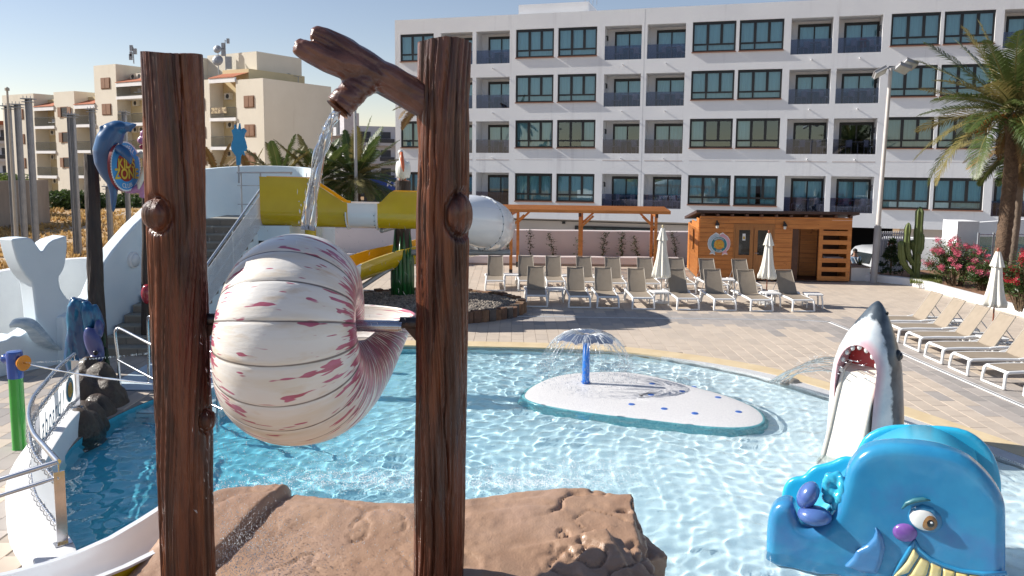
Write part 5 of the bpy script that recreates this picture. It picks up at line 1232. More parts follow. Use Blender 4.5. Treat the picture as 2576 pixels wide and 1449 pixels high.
# boiling water on the rock below the shell and foam where water meets it
q = MB()
for _ in range(2200):
    x, y = random.gauss(625, 60), random.gauss(1400, 65)
    if random.random() < .22: x, y = random.uniform(560, 1040), random.uniform(1290, 1449)
    if y > 1500 or x < 545: continue
    p = G(x, y, 1.05); h = abs(random.gauss(0, .03)); drops(q, p+Vector((0, 0, h+.03)), (random.gauss(0, .008), random.gauss(0, .008), .006+random.random()*.014), random.uniform(.0015, .0045))
o = q.build('splash', DROP); tag(o, kind='stuff')
q = MB()
FOAM = mat('foam', (.82, .86, .88), .6)
for cx_, cy_, sx_, sy_, n in ((835, 1205, 110, 16, 1700), (640, 1228, 60, 9, 600), (1330, 1214, 110, 9, 1800), (1480, 1175, 90, 22, 900), (850, 1140, 120, 30, 500), (1000, 1210, 60, 12, 800), (1250, 1190, 120, 16, 700)):
    for _ in range(n):
        x, y = random.gauss(cx_, sx_), random.gauss(cy_, sy_); p = G(x, y, WATER_Z+.012); s = random.uniform(.003, .010)
        q.add([(s, 0, 0), (-s, 0, 0), (0, s*1.2, 0), (0, -s*1.2, 0), (0, 0, s*.7)], [(0, 2, 4), (2, 1, 4), (1, 3, 4), (3, 0, 4)], 0, Matrix.Translation((p.x, p.y, p.z)) @ Matrix.Rotation(random.random()*6, 4, 'Z'))
o = q.build('foam', FOAM); tag(o, kind='stuff')

# small white child slide leaving the rock at the lower left, with yellow underside, and the dark boulders beside it
def sweep(path, prof, name, mats, parent, mids=None, smooth=40, roll=None):
    rows = []; k = len(path)
    for i in range(k):
        t = (path[min(i+1, k-1)]-path[max(i-1, 0)]); th = Vector((t.x, t.y, 0)).normalized(); sd = Vector((th.y, -th.x, 0)); up = Vector((0, 0, 1))
        pr = prof(i/(k-1)) if callable(prof) else prof
        rows.append([path[i]+sd*a+up*c for a, c in pr])
    q = MB(); q.grid(rows, cu=True); n = len(rows[0])
    if mids: q.m = [mids[j % n] for j in range(len(q.m))]
    q.f += [tuple(range(n)), tuple((k-1)*n+j for j in range(n-1, -1, -1))]; q.m += [0, 0]
    return q.build(name, mats, parent, smooth)
def trough(r, h, fl=.06, th=.025):
    inn = [(r*math.cos(a), r*math.sin(a)) for a in [math.pi+math.pi*j/12 for j in range(13)]]; inn = [(-r, h)]+inn+[(r, h)]
    outp = [(r+fl, h), (r+fl, h-.02), (r+th, h-.02)]+[((r+th)*math.cos(a), (r+th)*math.sin(a)) for a in [2*math.pi-math.pi*j/12 for j in range(13)]]+[(-r-th, h-.02), (-r-fl, h-.02), (-r-fl, h)]
    return inn+outp
cs = thing('child_slide', (-3.3, 6.2, 0), 'small white trough slide with yellow underside running off the rock at the lower left', 'slide')
pth = [Vector(P(x, y, Y)) for x, y, Y in ((455, 1262, 7.35), (400, 1298, 7.1), (330, 1340, 6.8), (250, 1376, 6.5), (160, 1408, 6.2), (60, 1436, 5.95), (-60, 1462, 5.7), (-220, 1490, 5.4))]
pp_ = []
for i in range(len(pth)-1):
    for k in range(4): pp_.append(pth[i].lerp(pth[i+1], k/4))
pth = [p+Vector((.12, -.20, -.06)) for p in pp_]
prf = trough(.25, .06, .06); sweep(pth, prf, 'chute', [SLIDEW, YELLOW], cs, [0]*15+[0, 0, 1]+[1]*13+[0]*3)
q = MB()
for (x, y, Y, r) in ((40, 1452, 7.2, .35), (110, 1432, 7.4, .4), (180, 1415, 7.5, .35), (250, 1405, 7.7, .3), (-60, 1480, 7.0, .5), (300, 1400, 7.9, .22)):
    p = P(x, y, Y); q.ell((p.x, p.y, p.z-.3), (r, r*.7, .36))
me = fuse(q, .03, 3, lambda co, no: .04*fbm(co, 3, 3, 3, 3, 3)+.015*fbm(co, 10, 10, 10, 5, 2)); me.materials.append(ROCKD); tag(put('rock', me), 'low dark wet boulder between the curved pool wall and the small white slide', 'rock')
# ================================================================ left side: pool wall, rail, cannon, tail sculpture, tower, figures
def wallstrip(pts, z0, zs, th, m, name, parent, side=1):
    k = len(pts); rows = []
    for i in range(k):
        t = (pts[min(i+1, k-1)]-pts[max(i-1, 0)]).normalized(); n = Vector((t.y, -t.x))*side
        z = zs[i] if hasattr(zs, '__len__') else zs
        a, c = pts[i], pts[i]+n*th
        rows.append([(a.x, a.y, z0), (a.x, a.y, z-.03), (a.x+n.x*.01, a.y+n.y*.01, z-.008), (a.x+n.x*.04, a.y+n.y*.04, z), (c.x-n.x*.04, c.y-n.y*.04, z), (c.x-n.x*.01, c.y-n.y*.01, z-.008), (c.x, c.y, z-.03), (c.x, c.y, z0)])
    q = MB(); q.grid(rows); q.f += [tuple(range(8)), tuple((k-1)*8+j for j in range(7, -1, -1))]; q.m += [0, 0]
    return q.build(name, m, parent, 50)
def curve2(ps, n=8):
    out = []
    ps = [Vector(p) for p in ps]
    for i in range(len(ps)-1):
        p0 = ps[max(i-1, 0)]; p1 = ps[i]; p2 = ps[i+1]; p3 = ps[min(i+2, len(ps)-1)]
        for k in range(n):
            t = k/n; out.append(.5*((2*p1)+(p2-p0)*t+(2*p0-5*p1+4*p2-p3)*t*t+(3*p1-p0-3*p2+p3)*t**3))
    out.append(ps[-1]); return out
WZ = .34
RAILP = [(-6.84, 12.2), (-6.66, 11.5), (-6.36, 10.6), (-6.1, 9.9), (-5.77, 9.25), (-5.33, 8.6), (-4.91, 8.12), (-4.54, 7.71)]
cw = thing('pool_wall', (-6, 10, 0), 'low curved white wall at the left edge of the pool, under the banner rail', 'wall')
mid_c = curve2(RAILP, 8)
_in = curve2(RAILP+[(-4.25, 7.3)], 8)
_nrm = []
for i in range(len(_in)):
    t_ = (_in[min(i+1, len(_in)-1)]-_in[max(i-1, 0)]).normalized(); _nrm.append(Vector((-t_.y, t_.x)))      # towards the pool
sgn_in = 1 if (_nrm[20].x) > 0 else -1
wallstrip([p+n*.10*sgn_in for p, n in zip(_in, _nrm)], -1.0, WZ, .38, WHITE, 'render', cw, 1 if sgn_in > 0 else -1)
rl = thing('pool_railing', (-6, 10, WZ), 'curved stainless rail carrying a white lettered banner on the pool wall', 'railing')
def hz(c, z): return [Vector((p.x, p.y, z)) for p in c]
RT = 1.2; 
top_ = hz(mid_c, RT); q = MB(); q.tube(top_, .028, 10); q.build('handrail', STEEL, rl, 60)
q = MB(); q.tube(hz(mid_c, RT-.24), .020, 8); q.build('upper_rail', STEEL, rl, 60)
q = MB(); q.tube(hz(mid_c, WZ+.12), .020, 8); q.build('lower_rail', STEEL, rl, 60)
for k in (0, len(mid_c)//2-4, len(mid_c)-1):
    p = mid_c[k]; d = (mid_c[min(k+1, len(mid_c)-1)]-mid_c[max(k-1, 0)]).normalized(); M_ = Matrix(((d.x, -d.y, 0, p.x), (d.y, d.x, 0, p.y), (0, 0, 1, 0), (0, 0, 0, 1)))
    q = MB(); q.box(-.012, .012, -.05, .05, WZ, RT-.1, 0, M_); q.box(-.006, .006, -.006, .006, RT-.1, RT-.02, 0, M_); q.build('post', STEEL, rl)
    q = MB(); q.box(-.06, .06, -.08, .08, WZ, WZ+.012, 0, M_); q.build('post_base', STEEL, rl)
ban = [p for p in mid_c[1:-1]]
q = MB(); q.grid([[(p.x, p.y, z+.012*math.sin(i*1.1+z*7)) for i, p in enumerate(ban)] for z in np.linspace(WZ+.17, RT-.29, 7)]); BAN = leafmat('banner_white', (.86, .87, .88), (.82, .83, .85), .55, .5, 3); bo = q.build('banner', BAN, rl, 180)
for z in (RT-.24, WZ+.12):
    acc = 0
    for i in range(1, len(ban)):
        acc += (ban[i]-ban[i-1]).length
        if acc > .13:
            acc = 0; p = ban[i]; d = (ban[i]-ban[i-1]).normalized(); q = MB(); pts = [(p.x+d.x*.012*(j/9-.5)*3+.038*math.cos(2*math.pi*j/9)*(-d.y), p.y+d.y*.012*(j/9-.5)*3+.038*math.cos(2*math.pi*j/9)*d.x, z+(.038*math.sin(2*math.pi*j/9))) for j in range(10)]
            q.tube(pts, .006, 5); q.build('cord_loop', mat('cord_grey', (.5, .5, .5), .6), rl, 180)
# lettering follows the banner: put each glyph on its own tangent plane, on the pool side that faces the camera
cum = [0.0]
for i in range(1, len(ban)): cum.append(cum[-1]+(ban[i]-ban[i-1]).length)
def on_banner(s, z, off=.012):
    for i in range(1, len(ban)):
        if cum[i] >= s or i == len(ban)-1:
            f = (s-cum[i-1])/(cum[i]-cum[i-1]); p = ban[i-1].lerp(ban[i], f); d = (ban[i]-ban[i-1]).normalized(); break
    return p, d
BANB = mat('banner_blue', (.01, .16, .26), .5); zc_ = (WZ+.17+RT-.29)/2; TXT = 'Welcome aboard!'; size = .46
s = .66
for ch in TXT[::-1]:
    if ch == ' ': s += .16; continue
    v, f, w = glyph(ch, .35); wd = w*size*.72
    p, d = on_banner(min(s+wd/2, cum[-1]-.05), zc_)
    x = -d; M_ = frame_at((p.x, p.y, zc_), (x.x, x.y, 0)); M_ = M_ @ Matrix.Translation((0, -.04, .02))
    if s < cum[-1]-.3: q = MB(); q.add([((pv[0]-w/2)*size*.72, (pv[1]-.33)*size, 0) for pv in v], f, 0, M_); q.add([((pv[0]-w/2+.02)*size*.72, (pv[1]-.33)*size, .0005) for pv in v], f, 0, M_); q.build('letter', BANB, bo)
    s += wd+.03
p, d = on_banner(.34, zc_); em2 = frame_at((p.x, p.y, zc_+.03), (-d.x, -d.y, 0)); emblem(em2 @ Matrix.Translation((0, 0, .012)), .19, bo)
# second rail that leaves the frame at the left
r2 = thing('pool_railing', (-6.5, 8, 0), 'plain two-bar stainless rail running out of the picture at the left border', 'railing')
e0 = Vector((mid_c[-1].x, mid_c[-1].y, RT)); 
dd = (P(0, 1207, 7.6)-e0); e1 = e0+dd*1.0; e2 = e0+dd*2.2
q = MB(); q.tube([e0, e1, e2], .028, 10); q.build('handrail', STEEL, r2, 60)
lo0 = e0+Vector((0, 0, -.16)); q = MB(); q.tube([lo0, lo0+dd, lo0+dd*2.2], .022, 10); q.build('lower_rail', STEEL, r2, 60)
q = MB(); c = e0+dd*1.6; q.cyl((c.x, c.y, 0), (c.x, c.y, c.z), .025, n=10); q.build('post', STEEL, r2, 60)
# green, blue and orange water cannon
g0 = G(50, 1128); wc = thing('water_cannon', g0, 'green water cannon post with a blue head and an orange nozzle', 'fountain')
GREEN = mat('green_paint', (.03, .34, .03), .3, (.025, .28, .025), 3, coat=.4); BLUE = mat('blue_gloss', (.012, .07, .36), .28, (.01, .06, .3), 4, coat=.5); ORNG = mat('orange_plastic', (.72, .26, .01), .4)
q = MB(); q.lathe([(.105, 0), (.098, .02), (.095, 1.06), (0, 1.06)], 24, g0); q.build('post', GREEN, wc, 40)
q = MB(); q.lathe([(.102, 1.062), (.104, 1.08), (.108, 1.43), (.10, 1.455), (0, 1.46)], 24, g0); q.build('head', BLUE, wc, 40)
q = MB(); c = g0+Vector((0, 0, 1.30)); nd = Vector((.93, -.36, 0)); M_ = Matrix.Translation(c) @ nd.to_track_quat('Z', 'Y').to_matrix().to_4x4(); q.lathe([(.05, .08), (.068, .10), (.105, .17), (.115, .19), (.10, .188), (.03, .15), (0, .15)], 20, (0, 0, 0), 0, M_); q.build('nozzle', ORNG, wc, 40)
q = MB(); M_ = Matrix.Translation(g0+Vector((0, 0, 1.33))) @ (-nd).to_track_quat('Z', 'Y').to_matrix().to_4x4(); q.lathe([(.06, .08), (.055, .14), (.075, .18), (.07, .20), (0, .205)], 16, (0, 0, 0), 0, M_); q.build('aiming_handle', BLUE, wc, 40)
j0 = c+nd*.18
strands('water_jet', 'thin water jet shooting right from the orange nozzle', j0, P(388, 965, 9.2), .55, 7, .011, .006, .006, 260)

# tail sculpture and the perimeter wall
t0 = thing('perimeter_wall', (-12, 20, 0), 'long white perimeter wall behind the tail sculpture at the left', 'wall')
pw_ = [P(-260, 690, 17.0).to_2d(), P(0, 676, 18.5).to_2d(), P(110, 665, 20.2).to_2d(), P(180, 664, 21.0).to_2d(), P(262, 668, 21.4).to_2d(), P(420, 668, 22).to_2d()]
wallstrip(curve2(pw_, 6), -1, 1.62, .3, WHITE, 'render', t0, -1)
tl_ = thing('tail_sculpture', (-9.6, 15.5, 0), 'white whale tail sculpture standing on a curled white wall', 'sculpture')
TO = Vector((-9.6, 15.9, 0)); TD = Vector((.52, .855, 0)).normalized(); TN = Vector((TD.y, -TD.x, 0))     # plane of the tail, TN towards the camera
def tp(zx, zy): return PL(zx*.2798, 564.7+zy*.2798, TO, TN)
out_ = [(105, 132), (180, 122), (255, 118), (290, 130), (318, 165), (350, 210), (377, 246), (392, 232), (412, 200), (440, 165), (480, 138), (540, 120), (600, 100), (606, 150), (606, 210), (598, 290), (583, 375), (560, 430), (534, 468), (532, 510), (545, 570), (575, 625), (612, 670), (650, 700), (660, 800), (660, 1000), (650, 1300), (60, 1420), (-160, 1480), (-160, 1090), (60, 1040), (120, 1000), (180, 1010), (260, 960), (330, 880), (322, 780), (308, 660), (296, 560), (285, 520), (235, 470), (190, 400), (150, 310), (125, 220)]
fr_p = [tp(x, y) for x, y in out_]
fr_p = [Vector((p.x, p.y, max(p.z, -.1))) for p in fr_p]
q = MB(); q.prism(fr_p, [p-TN*.50 for p in fr_p]); TAILW = mat('tail_white', (.66, .74, .79), .75, (.60, .69, .75), .8, bump=.25, bs=20, dist=.01)
o = q.build('tail', TAILW, tl_, 40); md = o.modifiers.new('b', 'BEVEL'); md.width = .035; md.segments = 3; md.limit_method = 'ANGLE'; md.angle_limit = R_(40)
# striped wing: ribbon of grooves from the curl down to the right
wing = [(70, 900), (110, 850), (200, 832), (290, 850), (350, 900), (420, 985), (500, 1080), (575, 1130)]
low = [(75, 925), (150, 925), (215, 960), (245, 1010), (290, 1060), (380, 1100), (480, 1125), (575, 1135)]
nst = 40; wu = curve2([Vector(x) for x in wing], 6); wl = curve2([Vector(x) for x in low], 6)
rows = []
for i in range(nst+1):
    t = i/nst; k = t*(len(wu)-1); a = int(min(k, len(wu)-2)); f = k-a
    pu = wu[a].lerp(wu[a+1], f); plw = wl[a].lerp(wl[a+1], f); rw = []
    for j in range(15):
        s_ = j/14; p = pu.lerp(plw, s_); b3 = tp(p.x, p.y); rw.append(b3+TN*(.05+.16*math.sin(math.pi*s_)*math.sin(math.pi*min(1, t*1.05))**.7+.03*abs(math.sin(s_*math.pi*4.5))*(t > .2)))
    rows.append(rw)
q = MB(); q.grid(rows); q.build('striped_fin', mat('fin_paint', (.60, .68, .73), .7, (.36, .47, .55), 3, st=(1, 1, 5)), tl_, 180)

# ---- tower with the stair
tw = thing('slide_tower', (-7.5, 20, 0), 'pale blue-white slide tower with a tiled stair and sloping curved parapet', 'tower')
RISE, RUN = .18, .31; NST = 15; SY0 = 16.65
def sx_l(k): return -9.07+.055*k
def sx_r(k): return -7.31+.043*k
STT = mat('stair_tile', (.30, .29, .25), .7, (.26, .25, .22), 3); STR_ = mat('stair_riser', (.27, .235, .19), .7, (.23, .20, .165), 4)
for k in range(1, NST+1):
    y = SY0+RUN*k; z = RISE*k; xl, xr = sx_l(k), sx_r(k); ye = y+RUN+.03 if k < NST else y+1.6
    q = MB(); q.box(xl, xr, y, ye, z-.035, z); st = q.build('step', STT, tw)
    q = MB(); q.box(xl, xr-.02, y+.012, y+.03, z-RISE+.001, z-.036, 0); q.build('riser', STR_, st)
    for i in range(1, 4):
        x = xl+(xr-xl)*i/4; q = MB(); q.box(x-.006, x+.006, y+.009, y+.0125, z-RISE+.002, z-.037); q.build('riser_joint', mat('joint_dark', (.12, .11, .1), .9), st)
# body of the stair: white side wall under the steps
prof = []
for k in range(1, NST+1): prof += [(SY0+RUN*k+.035, RISE*(k-1)), (SY0+RUN*k+.035, RISE*k-.036)]
prof += [(SY0+RUN*(NST+1)+5, RISE*NST-.036), (SY0+RUN*(NST+1)+5, -.1), (SY0+RUN+.035, -.1)]
q = MB(); fr2 = [(-7.31+.043*((y-SY0)/RUN)-.02, y, z) for y, z in prof]; bk2 = [(-9.07+.055*((y-SY0)/RUN), y, z) for y, z in prof]; q.prism(fr2, bk2); q.build('stair_wall', TOWERW, tw)
# platform block towards the slide start, with a dark vent
q = MB(); q.box(-6.85, -5.9, 21.0, 25, -.1, 2.55); q.build('platform_wall', TOWERW, tw)
q = MB(); q.box(-6.72, -6.30, 20.985, 20.998, 1.92, 2.15); q.build('vent', DARK, tw)
# curved back wall
bw = curve2([Vector((-9.1, 22.3)), Vector((-8.5, 23.6)), Vector((-7.6, 24.2)), Vector((-6.4, 24.2)), Vector((-5.9, 23.6))], 8)
wallstrip(bw, -.1, [3.72+.40*math.sin(math.pi*min(1, .18+.62*i/(len(bw)-1))) for i in range(len(bw))], .25, TOWERW, 'back_wall', tw, -1)
# left sloping parapet
def par_x(y): return -9.10+.18*(y-16.96)
def parp(x, y, X0=-9.12): # intersect with the plane of the parapet
    o = Vector((-9.1, 16.96, 0)); d = Vector((.18, 1, 0)).normalized(); n = Vector((d.y, -d.x, 0)); return PL(x, y, o, n), n
tops = [(160, 798), (205, 770), (235, 742), (250, 705), (262, 664), (285, 630), (310, 600), (340, 566), (368, 540), (410, 500), (470, 460), (520, 438)]
pp2 = [parp(x, y)[0] for x, y in tops]; nn = parp(0, 800)[1]
loop = [Vector(p) for p in pp2]+[Vector((pp2[-1].x, pp2[-1].y, -.1)), Vector((pp2[0].x, pp2[0].y, -.1))]
q = MB(); q.prism(loop, [p-nn*.34 for p in loop]); o = q.build('parapet', TOWERW, tw, 40); md = o.modifiers.new('b', 'BEVEL'); md.width = .05; md.segments = 3; md.limit_method = 'ANGLE'; md.angle_limit = R_(50)
lp, _ = parp(333, 654); lt = thing('bulkhead_light', lp, 'round white bulkhead lamp on the sloping stair parapet', 'lamp')
q = MB(); M_ = Matrix.Translation(lp+nn*.0) @ nn.to_track_quat('Z', 'Y').to_matrix().to_4x4(); q.lathe([(.19, 0), (.19, .06), (.16, .085)], 24, (0, 0, 0), 0, M_); q.build('housing', PLASTIC, lt, 40)
q = MB(); q.lathe([(.155, .085), (.12, .12), (.06, .14), (0, .145)], 24, (0, 0, 0), 0, M_); q.build('diffuser', mat('opal', (.7, .74, .77), .25), lt, 180)
# mesh balustrade on the right side of the stair
bl = thing('stair_railing', (-7, 19, 1.5), 'white mesh balustrade with a steel handrail up the right side of the tower stair', 'railing')
def rp(k, h): return Vector((sx_r(k)+.03, SY0+RUN*k+.1, RISE*k+h))
K0, K1 = 1.0, 14.2
q = MB(); q.tube([rp(K0, .95), rp(K1, .98), rp(K1+.6, 1.08)], .03, 8); q.build('handrail', mat('blue_grey_rail', (.42, .47, .55), .3, metal=.6), bl, 60)
RW = mat('rail_white', (.68, .69, .70), .5)
for h, nm in ((.82, 'upper_wire'), (.42, 'mid_rail'), (.02, 'lower_wire')):
    q = MB(); q.tube([rp(K0, h), rp(K1, h)], .014 if h > .1 else .012, 6); q.build(nm, RW, bl, 60)
for k in (1.2, 5.0, 9.0, 14.1): q = MB(); q.cyl(rp(k, -.15), rp(k, .97), .018, n=8); q.build('post', RW, bl, 60)
q = MB(); nL = 120
for i in range(-16, nL):
    for s in (-1, 1):
        k0 = K0+(K1-K0)*i/nL; k1 = k0+(K1-K0)*16/nL
        a, c = (k0, k1) if s > 0 else (k1, k0)
        h0, h1 = .03, .81
        if min(a, c) < K0:
            tcut = (K0-min(a, c))/(max(a, c)-min(a, c)); 
            if s > 0: a = K0; h0 = .03+.78*tcut
            else: c = K0; h1 = .81-.78*tcut
        if max(a, c) > K1:
            tcut = (max(a, c)-K1)/(max(a, c)-min(a, c))
            if s > 0: c = K1; h1 = .81-.78*tcut
            else: a = K1; h0 = .03+.78*tcut
        p0, p1 = rp(a, h0), rp(c, h1); q.cyl(p0, p1, .0045, n=3, cap=False)
o = q.build('wire_mesh', RW, bl); o['kind'] = 'stuff'
# platform rails at the top
q = MB(); pts = [P(596, 434, 21.4), P(735, 434, 21.4)]
for z in (0, -.35, -.85, -1.25): q.tube([pts[0]+Vector((0, 0, z)), (pts[1] if z == 0 else P(662, 434, 21.4))+Vector((0, 0, z))], .024 if z == 0 else .012, 6)
for x in (606, 655, 732): p = P(x, 434, 21.4); q.cyl((p.x, p.y, 2.6 if x < 700 else 3.9), p, .022, n=6)
tag(q.build('platform_rail', GREYSTEEL), 'grey steel guard rail on top of the tower beside the slide entrance', 'railing')
# handrails at the pool steps
def bent(name, pts, label, r=.027):
    t = thing(name, pts[0], label, 'handrail'); q = MB(); q.tube(curve2(pts, 5), r, 8); q.build('tube', STEEL, t, 60); return t
a0 = G(302, 1000, .12); 
hr1 = bent('step_handrail', [G(303, 992, 0), P(297, 900, 14.2), P(290, 838, 14.2), P(294, 828, 14.15), P(305, 828, 14.1), P(380, 866, 13.2), P(470, 905, 12.6), P(560, 950, 12.0), P(580, 990, 11.8)], 'long steel handrail sloping into the pool at the foot of the stair')
q = MB(); q.tube([P(296, 905, 14.2), P(380, 950, 13.2), P(470, 990, 12.6), P(560, 1030, 12.0)], .022, 8); q.build('lower_bar', STEEL, hr1, 60)
bent('step_handrail', [G(374, 960, 0), P(374, 880, 15.0), P(372, 806, 15.0), P(378, 798, 14.9), P(386, 800, 14.8), P(470, 850, 13.6), P(548, 895, 12.9)], 'second handrail of the pool steps, mostly hidden by the left log')
bent('step_handrail', [P(520, 935, 12.6), P(543, 950, 12.5), P(548, 962, 12.4), P(548, 1100, 12.4)], 'short bent handrail standing in the water between the left log and the shell')
# entry steps into the pool
q = MB(); STEPW = mat('pool_step', (.62, .72, .78), .6)
es = thing('pool_steps', (-6.6, 14.5, -.3), 'pale tiled steps going down into the water at the foot of the stair', 'steps')
for k, (z, y0_, y1_) in enumerate(((.0, 14.3, 16.4), (-.16, 13.85, 14.3), (-.32, 13.4, 13.85))):
    q = MB(); q.box(-7.6+.1*k, -5.6+.25*k, y0_, y1_, -1, z+.004); receiver(q.build('step', STEPW, es))
    q = MB(); q.box(-7.6+.1*k, -5.6+.25*k, y0_-.003, y0_+.05, z+.004, z+.010); q.build('dark_edge', mat('step_edge', (.05, .09, .14), .6), es)

# ---- leaning dark log with the dolphin sign, blue fish, dark rock
dl = thing('log_post', (-8.3, 15.7, 0), 'slim dark log post leaning slightly, left of the stair', 'log post')
dt, db = P(228, 388, 15.9), G(258, 945)
put('trunk', log_mesh('trunk', (db.x, db.y-.1, -.1), (dt.x, dt.y, dt.z), .17, .125, [], 7, [DARKLOG, DARKLOG], 48, 120, .010), dl)
q = MB()
for k in range(22):
    a = random.random()*6.28; z = random.uniform(0, 1.0); w = 1-(z/2.4); f = Vector((db.x+(dt.x-db.x)*z/4, db.y-.1, z)); q.ell(f+Vector((math.cos(a)*.15, math.sin(a)*.15, 0)), (.06, .06, .14+.1*random.random()), None, 8, 6)
q.build('moss', mat('moss_paint', (.02, .055, .018), .6, (.012, .03, .012), 6, bump=.5, bs=20), dl, 180)
dl2 = thing('log_post', P(366, 760, 17.5).to_2d().to_3d(), 'thin dark log post just left of the big left log, behind the dolphin sign', 'log post')
a_, b_ = P(366, 480, 17.5), P(368, 930, 17.5); put('trunk', log_mesh('trunk', (b_.x, b_.y, 0), (a_.x, a_.y, a_.z), .09, .08, [], 9, [DARKLOG, DARKLOG], 24, 80, .006), dl2)
q = MB(); p = P(369, 740, 17.3); q.ell(p, (.12, .12, .22), None, 14, 10); q.ell(p+Vector((.03, 0, .12)), (.09, .09, .1)); o = q.build('red_figure_tip', mat('red_gloss', (.32, .02, .03), .2, (.7, .55, .5), 2, lo=.62, hi=.66, coat=.6), dl2, 180)
# dolphin figure holding the sign
DB = mat('dolphin_blue', (.022, .10, .24), .3, (.018, .08, .2), 2, coat=.4); DP = mat('dolphin_pink', (.48, .22, .40), .32, (.42, .18, .35), 2, coat=.4); CRM = mat('figure_cream', (.72, .67, .58), .35, coat=.3)
DY = 15.6
def D3(zx, zy, dy=0): return P((300+zx*.26236)*.7242, (380+zy*.26236)*.7242, DY+dy)      # from the close view of the sign
df = thing('dolphin_figure', D3(330, 700), 'blue dolphin sculpture hugging the round club sign on the leaning log', 'sculpture')
q = MB(); pxm = .26236*.7242*DY/2000
q.tube([D3(420, 205), D3(380, 260), D3(310, 400), D3(270, 560), D3(280, 700), D3(320, 850), D3(355, 980), D3(362, 1100), D3(360, 1220), D3(355, 1330), D3(362, 1370)], [x*pxm for x in (80, 135, 165, 172, 160, 128, 74, 50, 38, 25, 4)], 18)
q.ell(D3(415, 245), (140*pxm, 120*pxm, 98*pxm)); q.ell(D3(500, 235), (80*pxm, 70*pxm, 65*pxm))
q.tube([D3(530, 220), D3(590, 225, -.05), D3(640, 205, -.08), D3(662, 192, -.1)], [x*pxm for x in (58, 46, 26, 8)], 12); q.tube([D3(530, 250), D3(575, 275, -.04), D3(600, 292, -.05)], [x*pxm for x in (50, 30, 12)], 12)
q.tube([D3(300, 270, .05), D3(240, 250, -.08), D3(205, 245, -.12), D3(195, 300, -.12)], [x*pxm for x in (50, 48, 40, 22)], 12); q.tube([D3(230, 235, -.1), D3(220, 330, -.1)], [x*pxm for x in (38, 18)], 10)
q.tube([D3(430, 520, -.12), D3(510, 570, -.2), D3(570, 650, -.22), D3(590, 740, -.22)], [x*pxm for x in (75, 70, 45, 12)], 12)
me = fuse(q, .022, 6); me.materials.append(DB); put('body', me, df)
sgn_ = thing('club_sign', D3(520, 760, .1), 'round blue club sign with yellow lettering and a red rim held by the blue dolphin', 'sign')
sc = D3(505, 755, .12); sx_dir = Vector((.12, .99, 0)).normalized(); SM = frame_at(sc, sx_dir); SM2 = SM
rv = 335*pxm
q = MB(); q.lathe([(rv, -.03), (rv, .03), (0, .03)], 48, (0, 0, 0), 0, SM); q.build('rim', mat('sign_rim_red', (.22, .015, .02), .4), sgn_, 30)
q = MB()
for j in range(56): a = 2*math.pi*j/56; c = Vector((rv*.945*math.cos(a), rv*.945*math.sin(a), .031)); q.lathe([(.028, 0), (0, .004)], 8, c, 0, SM)
q.build('white_beads', EMW, sgn_)
q = MB(); q.lathe([(rv*.93, .033), (0, .035)], 48, (0, 0, 0), 0, SM); q.build('blue_face', mat('sign_blue', (.05, .32, .68), .4), sgn_)
q = MB(); q.lathe([(rv*.60, .037), (0, .039)], 40, (0, 0, 0), 0, SM); q.build('red_centre', mat('sign_red_centre', (.35, .03, .02), .4), sgn_)
q = MB(); M3 = SM @ Matrix.Translation((0, 0, .042)); write_arc(q, 'MARVELL', M3, rv*.76, rv*.26, R_(90), True, 0, .03); write_arc(q, 'CLUB', M3, rv*.77, rv*.25, R_(270), False, 0, .03); q.build('white_lettering', EMW, sgn_)
q = MB(); write(q, 'KIDS', SM @ Matrix.Translation((0, rv*.12, .043)), rv*.52, 0, .035); write(q, 'ZONE', SM @ Matrix.Translation((0, -rv*.28, .043)), rv*.56, 0, .035); q.build('yellow_lettering', EMY, sgn_)
# pink dolphin, half hidden behind the big log
pf_ = thing('dolphin_figure', D3(760, 700, .4), 'pink dolphin sculpture half hidden behind the big left log', 'sculpture')
q = MB(); q.ell(D3(735, 410, .4), (62*pxm, 60*pxm, 55*pxm)); q.ell(D3(760, 320, .4), (52*pxm, 50*pxm, 50*pxm)); q.ell(D3(860, 380, .4), (110*pxm, 90*pxm, 150*pxm)); q.tube([D3(850, 500, .4), D3(860, 700, .4), D3(830, 950, .4), D3(800, 1050, .4)], [x*pxm for x in (100, 110, 80, 50)], 14)
q.tube([D3(790, 1000, .4), D3(700, 1040, .35), D3(600, 1085, .3), D3(515, 1100, .25)], [x*pxm for x in (70, 62, 38, 10)], 12); q.tube([D3(780, 1030, .4), D3(745, 1110, .35), D3(720, 1150, .35), D3(790, 1180, .35)], [x*pxm for x in (60, 50, 30, 10)], 12)
me = fuse(q, .022, 6); me.materials.append(DP); put('body', me, pf_)
q = MB(); q.tube([D3(740, 485, .36), D3(745, 520, .33)], [42*pxm, 26*pxm], 12); me = fuse(q, .012, 3); me.materials.append(mat('mouth_red', (.25, .02, .05), .3)); put('mouth', me, pf_)
q = MB(); q.tube([D3(650, 605, .3), D3(720, 600, .3), D3(790, 590, .3)], [8*pxm, 48*pxm, 62*pxm], 10); q.tube([D3(800, 760, .25), D3(745, 880, .25), D3(705, 990, .25), D3(690, 1060, .25)], [x*pxm for x in (45, 40, 34, 12)], 10); me = fuse(q, .016, 4); me.materials.append(CRM); put('belly', me, pf_)
